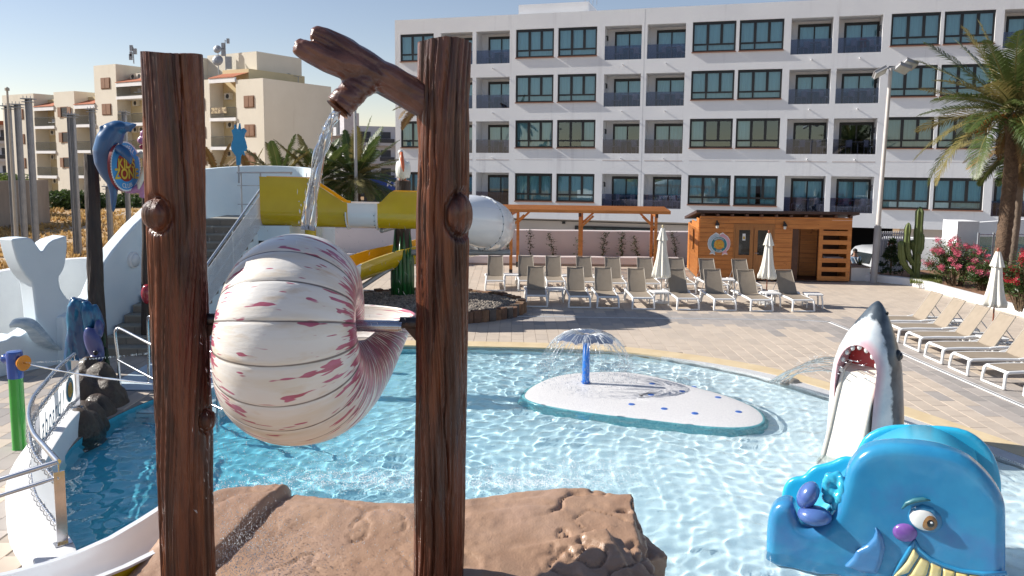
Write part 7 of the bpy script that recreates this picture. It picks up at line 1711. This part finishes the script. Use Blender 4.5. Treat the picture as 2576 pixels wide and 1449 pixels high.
# street wall at the right, ramp block, glass rail, gate and sign
a, c = P(2222, 620, 33.2), P(2455, 620, 32.4); sw = wall((a.x, a.y), (c.x, c.y), -.9, P(2300, 597, 33).z, .25, WHITE, 'street_wall', 'white street wall behind the cactus and the oleanders')
a = P(2400, 600, 32.1); c = P(2454, 600, 32.1); q = MB(); q.box(a.x, c.x, 31.9, 33.0, -.5, P(2430, 556, 32.1).z); tag(q.build('ramp_block', WHITE), 'bright white square block standing on the end of the street wall', 'wall')
a, c = P(2454, 560, 34.5), P(2640, 548, 35.5); q = MB(); q.prism([(a.x, a.y, -1), (c.x, c.y, -1), (c.x, c.y, c.z), (a.x, a.y, a.z)], [(a.x, a.y+.25, -1), (c.x, c.y+.25, -1), (c.x, c.y+.25, c.z), (a.x, a.y+.25, a.z)]); tag(q.build('ramp_wall', HOTELW), 'sloping white ramp wall behind the glass rail at the right', 'wall')
gr_ = thing('glass_railing', P(2520, 620, 31.5).to_2d().to_3d(), 'steel and glass railing behind the large palm at the right border', 'railing')
for k, x in enumerate((2462, 2500, 2545, 2590)):
    p = P(x, 585, 31.0); q = MB(); q.box(p.x-.03, p.x+.03, p.y-.03, p.y+.03, .2, p.z); q.build('post', GREYSTEEL, gr_)
for k, (x0, x1) in enumerate(((2462, 2500), (2500, 2545), (2545, 2590))):
    p, c = P(x0, 590, 31.0), P(x1, 590, 31.0); q = MB(); q.box(p.x+.05, c.x-.05, p.y-.006, p.y+.006, .35, p.z-.08); q.build('pane', glassmat('rail_glass', (.55, .66, .62), .05) if k == 0 else bpy.data.materials['rail_glass'], gr_); q = MB(); q.tube([(p.x, p.y, p.z), (c.x, c.y, c.z)], .022, 6); q.tube([(p.x, p.y, p.z-.5), (c.x, c.y, c.z-.5)], .014, 6); q.build('rail', STEEL, gr_)
gt_ = thing('slatted_gate', P(2245, 660, 31.8).to_2d().to_3d(), 'pale grey metal gate of vertical slats beside the van', 'gate')
for k in range(15):
    x = 2206+k*5.6; p = P(x, 582, 31.8); q = MB(); q.box(p.x-.022, p.x+.022, p.y-.015, p.y+.015, -.85, p.z); q.build('slat', mat('gate_grey', (.56, .56, .59), .6) if k == 0 else bpy.data.materials['gate_grey'], gt_)
a, c = P(2204, 595, 31.82), P(2288, 595, 31.82); q = MB(); q.box(a.x, c.x, a.y, a.y+.02, -.8, a.z-.08); q.build('sheet', bpy.data.materials['gate_grey'], gt_); q = MB(); q.box(a.x, c.x, a.y-.03, a.y+.03, a.z+.10, a.z+.15); q.build('top_rail', bpy.data.materials['gate_grey'], gt_)
ns_ = thing('no_smoking_sign', P(2242, 617, 31.7), 'white sign with a red crossed circle on the slatted gate', 'sign'); M_ = frame_at(P(2242, 617, 31.70), (1, 0, 0))
q = MB(); q.box(-.16, .16, -.24, .22, -.01, 0, 0, M_); q.build('plate', WHITE, ns_); q = MB(); q.lathe([(.13, .003), (.10, .004)], 24, (0, .06, 0), 0, M_); q.box(-.11, .11, .05, .075, .003, .005, 0, M_ @ Matrix.Rotation(-.7, 4, 'Z') @ Matrix.Translation((-.05, 0, 0))); q.box(-.15, .15, -.22, -.12, .001, .004, 0, M_); q.build('red_print', mat('sign_red_print', (.5, .03, .04), .5), ns_); q = MB(); q.box(-.08, .06, .045, .075, .002, .003, 0, M_); q.build('cigarette', DARK, ns_)
# silver van
VB = mat('van_silver', (.52, .53, .54), .3, (.48, .49, .5), 3, metal=.3, coat=.6); VG = mat('van_glass', (.02, .025, .028), .06)
v0 = P(2200, 682, 34.0); vn = thing('parked_van', (v0.x, v0.y, -1.0), 'silver-white van parked in the dark garage entrance, partly behind the lamp pole', 'van')
vp = [(-.85, .25), (-.95, .6), (-.9, 1.0), (-.78, 1.2), (-.58, 1.62), (-.42, 1.78), (-.1, 1.84), (2.0, 1.86), (2.9, 1.80), (3.2, 1.2), (3.75, .95), (3.8, .35), (3.6, .25)]
Mv = Matrix.Translation((v0.x, v0.y, -1.0)) @ Matrix.Rotation(R_(12), 4, 'Z'); rows = []
for w, k in ((-.86, .93), (-.92, 1.0), (.92, 1.0), (.86, .93)): rows.append([Mv @ Vector((x*(.985 if k < 1 else 1), w-(.10 if z > 1.2 else 0)*math.copysign(1, w), z*k+(1-k)*.5)) for x, z in vp])
q = MB(); q.grid(rows, cu=True); n_ = len(vp); q.f += [tuple(range(n_)), tuple(3*n_+j for j in range(n_-1, -1, -1))]; q.m += [0, 0]; o = q.build('body', VB, vn, 40)
for nm, (x0, x1) in (('side_window', (-.35, .75)), ('side_window', (.85, 1.9)), ('side_window', (2.0, 2.7))):
    q = MB(); q.add([(x0-.05, -.93, 1.15), (x1, -.93, 1.15), (x1-.05, -.845, 1.66), (x0+.12, -.845, 1.66)], [(0, 1, 2, 3)], 0, Mv @ Matrix.Translation((0, -.012, 0))); q.build(nm, VG, vn)
q = MB(); q.add([(-.80, -.7, 1.2), (-.80, .7, 1.2), (-.58, .62, 1.6), (-.58, -.62, 1.6)], [(3, 2, 1, 0)], 0, Mv @ Matrix.Translation((-.03, 0, 0))); q.build('rear_window', VG, vn)
for x in (.05, 2.75):
    for s in (-1, 1):
        q = MB(); c = Mv @ Vector((x, s*.80, .32)); d = (Mv @ Vector((x, s*.98, .32)))-c; q.cyl(c, c+d, .32, n=20); w_ = q.build('wheel', mat('tyre', (.02, .02, .02), .8), vn, 40); q = MB(); q.cyl(c+d, c+d*1.05, .2, n=16); q.build('rim', GREYSTEEL, w_, 40)
# person in a light blue shirt
pz = -.9; pp0 = P(2151, 640, 32.6); px_, py_ = pp0.x, pp0.y
pr_ = thing('person', (px_, py_, pz), 'person in a light blue shirt and sunglasses with a lanyard, standing beside the hut', 'person')
def skin(verts, edges, radii, m, name, parent, root=0):
    me = bpy.data.meshes.new('sk'); me.from_pydata(verts, edges, []); o = bpy.data.objects.new('sk', me); COL.objects.link(o); o.modifiers.new('s', 'SKIN'); 
    for i, r in enumerate(radii): me.skin_vertices[0].data[i].radius = (r, r) if not isinstance(r, tuple) else r
    me.skin_vertices[0].data[root].use_root = True
    sb_ = o.modifiers.new('d', 'SUBSURF'); sb_.levels = 2; dg = bpy.context.evaluated_depsgraph_get(); dg.update(); r = bpy.data.meshes.new_from_object(o.evaluated_get(dg)); bpy.data.objects.remove(o); r.materials.clear(); r.materials.append(m); r.shade_smooth(); return put(name, r, parent)
SK = mat('skin', (.36, .20, .14), .5)
def B(x, y, z): return (px_+x, py_+y, pz+z)
skin([B(0, 0, .95), B(0, 0, 1.15), B(0, 0, 1.38), B(0, -.01, 1.50), B(0, -.02, 1.60), B(0, -.03, 1.70), B(.19, 0, 1.40), B(.24, .02, 1.12), B(.23, -.10, .90), B(.23, -.13, .82), B(-.19, 0, 1.40), B(-.24, .04, 1.12), B(-.23, 0, .88), B(-.23, -.02, .80), B(.09, 0, .88), B(.10, -.06, .48), B(.10, .02, .08), B(.10, -.10, .04), B(-.09, 0, .88), B(-.10, .10, .48), B(-.10, .22, .10), B(-.10, .12, .05)],
     [(0, 1), (1, 2), (2, 3), (3, 4), (4, 5), (2, 6), (6, 7), (7, 8), (8, 9), (2, 10), (10, 11), (11, 12), (12, 13), (0, 14), (14, 15), (15, 16), (16, 17), (0, 18), (18, 19), (19, 20), (20, 21)],
     [.14, .14, .15, .06, .085, .075, .07, .045, .035, .04, .07, .045, .035, .04, .085, .06, .04, .035, .085, .06, .04, .035], SK, 'body', pr_)
skin([B(0, 0, .93), B(0, 0, 1.15), B(0, 0, 1.38), B(0, -.01, 1.46), B(.19, 0, 1.40), B(.235, .02, 1.15), B(-.19, 0, 1.40), B(-.235, .035, 1.15)], [(0, 1), (1, 2), (2, 3), (2, 4), (4, 5), (2, 6), (6, 7)], [.165, .16, .17, .075, .085, .07, .085, .07], mat('shirt_blue', (.30, .45, .62), .8), 'shirt', pr_)
skin([B(0, 0, .95), B(.09, 0, .88), B(.10, -.06, .48), B(.10, .02, .10), B(-.09, 0, .88), B(-.10, .10, .48), B(-.10, .22, .12)], [(0, 1), (1, 2), (2, 3), (0, 4), (4, 5), (5, 6)], [.155, .10, .08, .07, .10, .08, .07], mat('trousers_beige', (.52, .44, .33), .85), 'trousers', pr_)
q = MB(); q.ell(B(0, .01, 1.71), (.092, .10, .085)); q.build('hair', mat('hair_dark', (.015, .012, .01), .6), pr_, 180)
q = MB(); q.box(px_-.085, px_+.085, py_-.135, py_-.09, pz+1.625, pz+1.665); q.build('sunglasses', DARK, pr_)
q = MB(); q.tube([B(-.09, -.10, 1.45), B(0, -.19, 1.2), B(.09, -.10, 1.45)], .012, 5); q.box(px_-.04, px_+.04, py_-.20, py_-.19, pz+1.08, pz+1.2); q.build('lanyard', WHITE, pr_)
# ================================================================ shark slide and whale slide
SHX, SHY = 5.41, 11.80; UM = Vector((-.75, -.66, 0)).normalized(); LM = Vector((-UM.y, UM.x, 0)); LM = -LM if LM.x < 0 else LM
shk = thing('shark_slide', (SHX, SHY, -.2), 'upright shark head slide with open red mouth and a cream slide as its tongue', 'slide')
prof = [(2.22, .02, .02, .10), (2.17, .07, .08, .09), (2.05, .15, .17, .075), (1.90, .235, .25, .05), (1.70, .335, .34, .02), (1.48, .42, .42, 0), (1.25, .475, .475, -.01), (.95, .505, .51, -.01), (.6, .525, .53, 0), (.2, .54, .55, .01), (-.3, .55, .56, .01)]
q = MB(); rows = []
for z, rx, ry, ox in reversed(prof): rows.append([(SHX+ox+rx*math.cos(a), SHY+ry*math.sin(a), z) for a in [2*math.pi*j/40 for j in range(40)]])
q.grid(rows, cu=True); q.f += [tuple(range(39, -1, -1)), tuple(len(q.v)-40+j for j in range(40))]; q.m += [0, 0]
bodym = fuse(q, .028, 3)
arch = [(-.30, -.6), (.30, -.6), (.30, 1.16)]+[(.30*math.cos(a), 1.16+.43*math.sin(a)) for a in [math.pi*j/16 for j in range(1, 16)]]+[(-.30, 1.16)]
def SPt(l, z, u): return Vector((SHX, SHY, 0))+LM*l+UM*u+Vector((0, 0, z))
q = MB(); q.prism([SPt(l, z, 1.6) for l, z in arch], [SPt(l, z, .02) for l, z in arch])
cut = bpy.data.meshes.new('cut'); cut.from_pydata(q.v, [], q.f); bm = bmesh.new(); bm.from_mesh(cut); bmesh.ops.recalc_face_normals(bm, faces=bm.faces); bm.to_mesh(cut); bm.free()
body2 = boolean(bodym, cut); 
bm = bmesh.new(); bm.from_mesh(body2); bm.to_mesh(body2); bm.free(); body2.materials.clear()
SHM, nt, b = nodes('shark_paint'); tc = _n(nt, 'ShaderNodeTexCoord'); sx = _n(nt, 'ShaderNodeSeparateXYZ'); nt.links.new(tc.outputs['Object'], sx.inputs[0])
def MAs(op, a, c=None):
    n = _n(nt, 'ShaderNodeMath', operation=op)
    for k, z in enumerate((a, c)):
        if z is None: continue
        if isinstance(z, (int, float)): n.inputs[k].default_value = z
        else: nt.links.new(z, n.inputs[k])
    return n.outputs[0]
nz1 = _n(nt, 'ShaderNodeTexNoise'); nz1.inputs['Scale'].default_value = 9; nz1.inputs['Detail'].default_value = 4; nt.links.new(tc.outputs['Object'], nz1.inputs['Vector'])
nz2 = _n(nt, 'ShaderNodeTexNoise'); nz2.inputs['Scale'].default_value = 5; nz2.inputs['Detail'].default_value = 5; nt.links.new(tc.outputs['Object'], nz2.inputs['Vector'])
f = MAs('ADD', MAs('MULTIPLY', MAs('SUBTRACT', sx.outputs[0], SHX), .80), MAs('MULTIPLY', MAs('SUBTRACT', sx.outputs[1], SHY), .60)); f = MAs('ADD', f, MAs('MULTIPLY', MAs('SUBTRACT', nz1.outputs[0], .5), .16))
f = MAs('SUBTRACT', f, MAs('MULTIPLY', MAs('MAXIMUM', MAs('SUBTRACT', sx.outputs[2], 1.3), 0.0), .06))
def ramp(v, a, c):
    m_ = _n(nt, 'ShaderNodeMapRange'); m_.inputs[1].default_value = a; m_.inputs[2].default_value = c; nt.links.new(v, m_.inputs[0]); return m_.outputs[0]
def mixc(v, a, c):
    x = _n(nt, 'ShaderNodeMix', data_type='RGBA'); nt.links.new(v, x.inputs[0])
    for s_, z in ((6, a), (7, c)):
        if isinstance(z, tuple): x.inputs[s_].default_value = rgb(z)
        else: nt.links.new(z, x.inputs[s_])
    return x.outputs[2]
dark = mixc(ramp(nz2.outputs[0], .35, .65), (.035, .050, .068), (.09, .115, .14)); light = mixc(ramp(nz2.outputs[0], .38, .66), (.74, .76, .77), (.54, .61, .66))
cc = mixc(ramp(f, -.20, -.16), light, dark)
mouthf = MAs('ADD', MAs('MULTIPLY', MAs('SUBTRACT', sx.outputs[0], SHX), UM.x), MAs('MULTIPLY', MAs('SUBTRACT', sx.outputs[1], SHY), UM.y)); latf = MAs('ABSOLUTE', MAs('ADD', MAs('MULTIPLY', MAs('SUBTRACT', sx.outputs[0], SHX), LM.x), MAs('MULTIPLY', MAs('SUBTRACT', sx.outputs[1], SHY), LM.y)))
zz = MAs('SUBTRACT', sx.outputs[2], 1.16); zp = MAs('MULTIPLY', MAs('MAXIMUM', zz, 0.0), .70); dd = MAs('SQRT', MAs('ADD', MAs('MULTIPLY', latf, latf), MAs('MULTIPLY', zp, zp)))
lip = MAs('MULTIPLY', ramp(dd, .40, .335), ramp(mouthf, .02, .08)); cc = mixc(MAs('MULTIPLY', lip, ramp(zz, -1.2, -.2)), cc, (.66, .42, .46))
nt.links.new(cc, b.inputs['Base Color']); b.inputs['Roughness'].default_value = .35; b.inputs['Coat Weight'].default_value = .3; b.inputs['Coat Roughness'].default_value = .15
body2.materials.append(SHM); body2.shade_smooth(); body2.set_sharp_from_angle(angle=R_(45)); receiver(put('body', body2, shk))
q = MB(); q.grid([[SPt(l*.97, z, .04) for l in (-.29, 0, .29)] for z in (.2, .8, 1.16)]); q.add([SPt(l*.97, z*1, .045) for l, z in arch[2:]], [tuple(range(len(arch)-2))]); q.build('red_palate', mat('mouth_red_paint', (.50, .035, .035), .4, (.42, .03, .03), 5, coat=.2), shk)
q = MB(); pts = [(.05, 1.22), (.26, 1.14), (.44, .72), (.60, .28), (.78, -.12), (.95, -.34)]
q.grid([[SPt(-.255, z, u), SPt(.255, z, u)] for u, z in pts]); 
for s in (-.255, .255):
    q.grid([[SPt(s, z, u), SPt(s, z-.9, u-.15)] for u, z in pts])
    q.tube([SPt(s, z+.02, u) for u, z in pts], .028, 8)
receiver(q.build('tongue_slide', mat('slide_cream', (.74, .70, .62), .35, (.70, .66, .58), 3, coat=.2), shk, 40))
TOOTH = mat('tooth_white', (.78, .76, .72), .3, coat=.3)
for k in range(9):
    a = math.pi*(.02+.96*k/8); l, z = .295*math.cos(a), 1.16+.415*math.sin(a); ul = math.sqrt(max(.01, .46**2-l*l))-.03-.22*max(0, (z-1.2)); q = MB(); q.ell(SPt(l*.95, z-.02, ul*.92), (.034, .034, .045), None, 10, 8); q.build('tooth', TOOTH, shk, 180)
# gill folds and eye, nostril
ep = Vector((SHX, SHY, 0)); ea = R_(-42)
for nm, dz, r, m in (('eye_socket', 1.44, (.085, .06, .095), mat('socket_dark', (.02, .025, .032), .4)), ('eye', 1.44, (.055, .05, .06), mat('shark_eye', (.008, .008, .01), .08, coat=.6))):
    off = .405 if nm == 'eye_socket' else .435
    q = MB(); M3 = Matrix.Rotation(ea+R_(90), 3, 'Z'); q.ell((SHX+off*math.cos(ea), SHY+off*math.sin(ea), dz), r, M3, 16, 12); q.build(nm, m, shk, 180)
q = MB(); q.ell((SHX+.085+.10, SHY-.13, 2.05), (.018, .018, .026)); q.build('nostril', DARK, shk, 180)
# jets from the teeth to the pool edge
q = MB(); t_j = thing('water_jets', G(1960, 965), 'fan of thin water jets from the shark teeth falling on the pool edge', 'water'); ld = G(1962, 962)
for k in range(8):
    a = math.pi*(.08+.84*k/7); l, z = .27*math.cos(a), 1.06+.33*math.sin(a); p0 = SPt(l*.9, z-.03, .42); p1 = ld+Vector((random.gauss(0, .09), random.gauss(0, .09), .02)); pts = []
    for i in range(19):
        u = i/18; pts.append(Vector((p0.x+(p1.x-p0.x)*u, p0.y+(p1.y-p0.y)*u, p0.z+(p1.z-p0.z)*(.35*u+.65*u*u)))+Vector((0, 0, .004*math.sin(u*30+k))))
    q.tube(pts, [.008+.006*i/18 for i in range(19)], 5)
q.build('jet', WATERJ, t_j, 180)
q = MB()
for _ in range(320):
    u = random.random()**.7; a = math.pi*random.random(); p0 = SPt(.27*math.cos(a)*.9, 1.06+.33*math.sin(a), .42); p = Vector((p0.x+(ld.x-p0.x)*u, p0.y+(ld.y-p0.y)*u, p0.z+(0-p0.z)*(.35*u+.65*u*u)))+Vector((random.gauss(0, .05), random.gauss(0, .05), random.gauss(0, .04))); drops(q, p, (-.02, .02, -.015), random.uniform(.002, .005))
for _ in range(200): p = ld+Vector((random.gauss(0, .16), random.gauss(0, .12), abs(random.gauss(0, .05)))); drops(q, p, (0, 0, .02), random.uniform(.003, .007))
o = q.build('droplets', DROP, t_j); o['kind'] = 'stuff'
sp = G(1990, 962); q = MB(); q.ell((sp.x, sp.y, .0), (.18, .11, .09)); q.ell((sp.x-.12, sp.y-.04, -.01), (.12, .08, .05)); me = fuse(q, .015, 3, lambda co, no: .012*fbm(co, 9, 9, 9, 2, 3)); me.materials.append(mat('grey_stone', (.30, .27, .23), .5)); tag(put('stone', me), 'small grey stone on the pool edge where the shark jets land', 'stone')

# whale
WO = G(1930, 1390, -.06); WD_ = Vector((.918, -.397, 0)).normalized(); WN_ = Vector((WD_.y, -WD_.x, 0)); WN_ = WN_ if WN_.y < 0 else -WN_
def W3(cx, cy, out=0.0): return PL((2560+cx/1.4774)*.7242, (1020+cy/1.4774)*.7242, WO+WN_*out, WN_)
whl = thing('whale_slide', WO, 'large blue cartoon whale slide with a painted eye and yellow teeth at the lower right', 'slide')
WB = mat('whale_blue', (.022, .215, .43), .26, (.035, .27, .48), 2.2, lo=.35, hi=.65, coat=.45, col3=(.055, .17, .40), ns3=1.3, lo3=.52, hi3=.72)
WC = mat('whale_cyan', (.025, .42, .66), .3, (.02, .37, .60), 1.2, coat=.4)
WP = mat('whale_violet', (.07, .12, .36), .25, (.08, .17, .42), 4, coat=.5)
def to2(p): q_ = p-WO; return Vector((q_.dot(WD_), q_.z))
def to3(v, out): return WO+WD_*v[0]+Vector((0, 0, v[1]))+WN_*out
def puff(outl, depth, r, name, m, voxel=.02, sm=6, out=0.0, dsp=None, parent=whl, extra=None):
    L = [Vector(p) for p in outl]; ar = sum(L[i-1].x*L[i].y-L[i].x*L[i-1].y for i in range(len(L)))
    s = 1 if ar > 0 else -1
    def ins(d): return offset(L, -d*s)
    q = MB(); loops = [(r*1.0, 0), (r*.45, -r*.25), (r*.12, -r*.6), (0, -r), (0, -depth+r), (r*.12, -depth+r*.6), (r*.45, -depth+r*.25), (r, -depth)]
    rows = [[to3(v, out+dz) for v in ins(d)] for d, dz in loops]; q.grid(rows, cu=True); n_ = len(L); q.f += [tuple(range(n_-1, -1, -1)), tuple(len(rows)*n_-n_+j for j in range(n_))]; q.m += [0, 0]
    if extra: extra(q)
    me = fuse(q, voxel, sm, dsp); me.materials.append(m); return put(name, me, parent)
wo_ = [(150, 1345), (146, 1290), (149, 1210), (158, 1145), (182, 1102), (215, 1082), (255, 1076), (285, 1088), (303, 1130), (318, 1185), (350, 1208), (400, 1214), (448, 1198), (488, 1152), (520, 1085), (542, 1000), (566, 910), (606, 848), (660, 806), (735, 785), (830, 779), (950, 789), (1080, 811), (1180, 848), (1262, 910), (1330, 988), (1374, 1058), (1388, 1112), (1387, 1250), (1386, 1449), (1380, 1620), (900, 1520), (560, 1440), (350, 1390)]
WL = [to2(W3(x, y)) for x, y in wo_]; WL = [Vector((v.x, max(v.y, -.34) if i < len(WL)-4 and i > 0 else -.34)) for i, v in enumerate(WL)]
WLs = [Vector(v) for v in smooth_loop([(v.x, v.y) for v in WL], 1)]
o = puff(WLs, .34, .085, 'near_side', WB, .02, 6, 0.0, lambda co, no: .004*fbm(co, 4, 4, 4, 2, 3)); receiver(o)
fo_ = [(222, 1110), (226, 1060), (234, 1005), (258, 965), (295, 946), (342, 944), (366, 912), (402, 888), (448, 880), (498, 864), (530, 846), (560, 840), (600, 848), (622, 790), (662, 730), (742, 690), (830, 677), (1000, 683), (1120, 692), (1205, 716), (1282, 775), (1332, 850), (1356, 940), (1362, 1010), (1362, 1300), (500, 1250), (240, 1180)]
def W3f(cx, cy): return PL((2560+cx/1.4774)*.7242, (1020+cy/1.4774)*.7242, WO-WN_*.95, WN_)
WF = [to2(W3f(x, y)) for x, y in fo_]; WF = [Vector((v.x, v.y if i < len(WF)-3 else -.34)) for i, v in enumerate(WF)]
WFs = [Vector(v) for v in smooth_loop([(v.x, v.y) for v in WF], 1)]
receiver(puff(WFs, .10, .03, 'far_side', WC, .02, 4, -.95))
# slide bed between the sides
q = MB(); pts = [(2.05, 1.18), (1.7, 1.36), (1.35, 1.34), (1.05, 1.15), (.75, .75), (.45, .35), (.22, .12), (.10, .02)]
pts = [(v.x, v.y) for v in curve2([Vector(p) for p in pts], 5)]
q.grid([[to3(p, -.30), to3((p[0], p[1]-.05), -.62), to3(p, -.98)] for p in pts]); o = q.build('slide_bed', mat('bed_cyan', (.10, .52, .74), .25, coat=.4), whl, 180); md = o.modifiers.new('w', 'SOLIDIFY'); md.thickness = .05; receiver(o)
# raised violet and cyan pieces on the near side
def blob(cx, cy, rx, ry, out, th, ang, m, nm, n=20):
    c = to2(W3(cx, cy)); M3 = Matrix(((WD_.x, 0, WN_.x), (WD_.y, 0, WN_.y), (0, 1, 0))) @ Matrix.Rotation(ang, 3, 'Z'); q = MB(); q.ell(to3(c, out), (rx/510, ry/510, th), M3, n, 14); return q.build(nm, m, whl, 180)
blob(362, 1052, 54, 84, -.10, .14, -.45, WP, 'tail_lobe'); blob(398, 1146, 92, 52, -.04, .15, .05, WP, 'tail_lobe')
q = MB()
for k, (x, y, r) in enumerate(((470, 985, 36), (505, 975, 38), (535, 1000, 34), (455, 1030, 30), (490, 1050, 38), (520, 1080, 30), (500, 1120, 28), (455, 1085, 24))): c = to2(W3(x, y)); q.ell(to3(c, -.16), (r/510, .06, r/510*1.1))
q.tube([to3(to2(W3(525, 955)), -.12), to3(to2(W3(545, 1000)), -.10), to3(to2(W3(530, 1060)), -.1), to3(to2(W3(490, 1130)), -.1)], [.02, .05, .06, .02], 10)
def rid(co, no):
    s = (co[:, 0]-WO.x)*WD_.x+(co[:, 1]-WO.y)*WD_.y; return .010*np.sin((s*.6+co[:, 2]*.8)*55+2*fbm(co, 4, 4, 4, 3, 2))
me = fuse(q, .012, 3, rid); me.materials.append(mat('wave_cyan', (.02, .30, .52), .2, (.06, .48, .66), 9, coat=.5)); put('wave_crest', me, whl)
fin = [(705, 1192), (712, 1215), (700, 1250), (668, 1285), (612, 1312), (596, 1350), (552, 1394), (600, 1412), (640, 1430), (720, 1436), (745, 1380), (762, 1310), (752, 1250), (728, 1210)]
puff([to2(W3(x, y)) for x, y in fin], .10, .04, 'pectoral_fin', mat('fin_blue', (.05, .17, .38), .25, (.06, .22, .44), 4, coat=.5), .012, 4, .05)
# eye: white ball set in a ring, iris, pupil, brow

blob(965, 1158, 84, 74, -.01, .05, -.3, mat('eye_ring', (.018, .18, .36), .3, coat=.4), 'eye_ring'); blob(957, 1157, 68, 58, .012, .05, -.35, mat('eye_white', (.78, .77, .74), .2, coat=.5), 'eye_white')
blob(982, 1168, 42, 42, .040, .028, 0, mat('iris_brown', (.22, .10, .03), .2, (.38, .20, .07), 14, coat=.6), 'iris'); blob(990, 1168, 19, 21, .062, .010, 0, mat('pupil', (.006, .005, .005), .1, coat=.6), 'pupil'); blob(996, 1162, 6, 6, .071, .004, 0, WHITE, 'eye_glint')
q = MB(); bp_ = [to3(to2(W3(x, y)), .03) for x, y in ((846, 1098), (870, 1072), (910, 1056), (955, 1050), (992, 1056))]; q.tube(bp_, [.008, .022, .026, .022, .006], 10); q.build('eyebrow', mat('brow_teal', (.02, .10, .13), .4, (.05, .2, .24), 8), whl, 180)
q = MB(); lp_ = [to3(to2(W3(x, y)), .0) for x, y in ((893, 1135), (915, 1108), (955, 1098), (1000, 1110), (1024, 1145))]; q.tube(lp_, [.012, .03, .036, .03, .012], 10); q.build('eyelid', WB, whl, 180)
blob(862, 1226, 60, 50, .0, .055, .15, mat('cheek_violet', (.15, .06, .28), .25, (.22, .10, .36), 6, coat=.5), 'cheek')
# mouth: cream-yellow teeth plates inside a curved smile line
TY = mat('teeth_yellow', (.66, .50, .16), .3, (.74, .62, .34), 5, coat=.4)
mt = [((905, 1300), (935, 1345), (880, 1430), (805, 1455), (800, 1449), (868, 1370)), ((940, 1348), (990, 1378), (975, 1440), (905, 1500), (830, 1490), (890, 1430)), ((993, 1380), (1052, 1405), (1045, 1455), (990, 1530), (920, 1520), (980, 1445)), ((1056, 1408), (1118, 1425), (1112, 1480), (1070, 1545), (1000, 1535), (1050, 1460)), ((1122, 1427), (1185, 1438), (1180, 1495), (1140, 1560), (1080, 1550), (1118, 1485)), ((1189, 1440), (1250, 1446), (1246, 1505), (1210, 1575), (1150, 1565), (1186, 1500))]
for pl_ in mt: puff([to2(W3(x, y)) for x, y in pl_], .10, .028, 'tooth_plate', TY, .010, 3, .035)
q = MB(); q.tube([to3(to2(W3(x, y)), .004) for x, y in ((785, 1470), (830, 1400), (870, 1340), (903, 1286), (912, 1262), (935, 1310), (990, 1358), (1060, 1392), (1150, 1422), (1260, 1436), (1385, 1432))], [.01, .02, .022, .022, .014, .02, .022, .022, .022, .022, .02], 10); q.build('lip', WB, whl, 180)
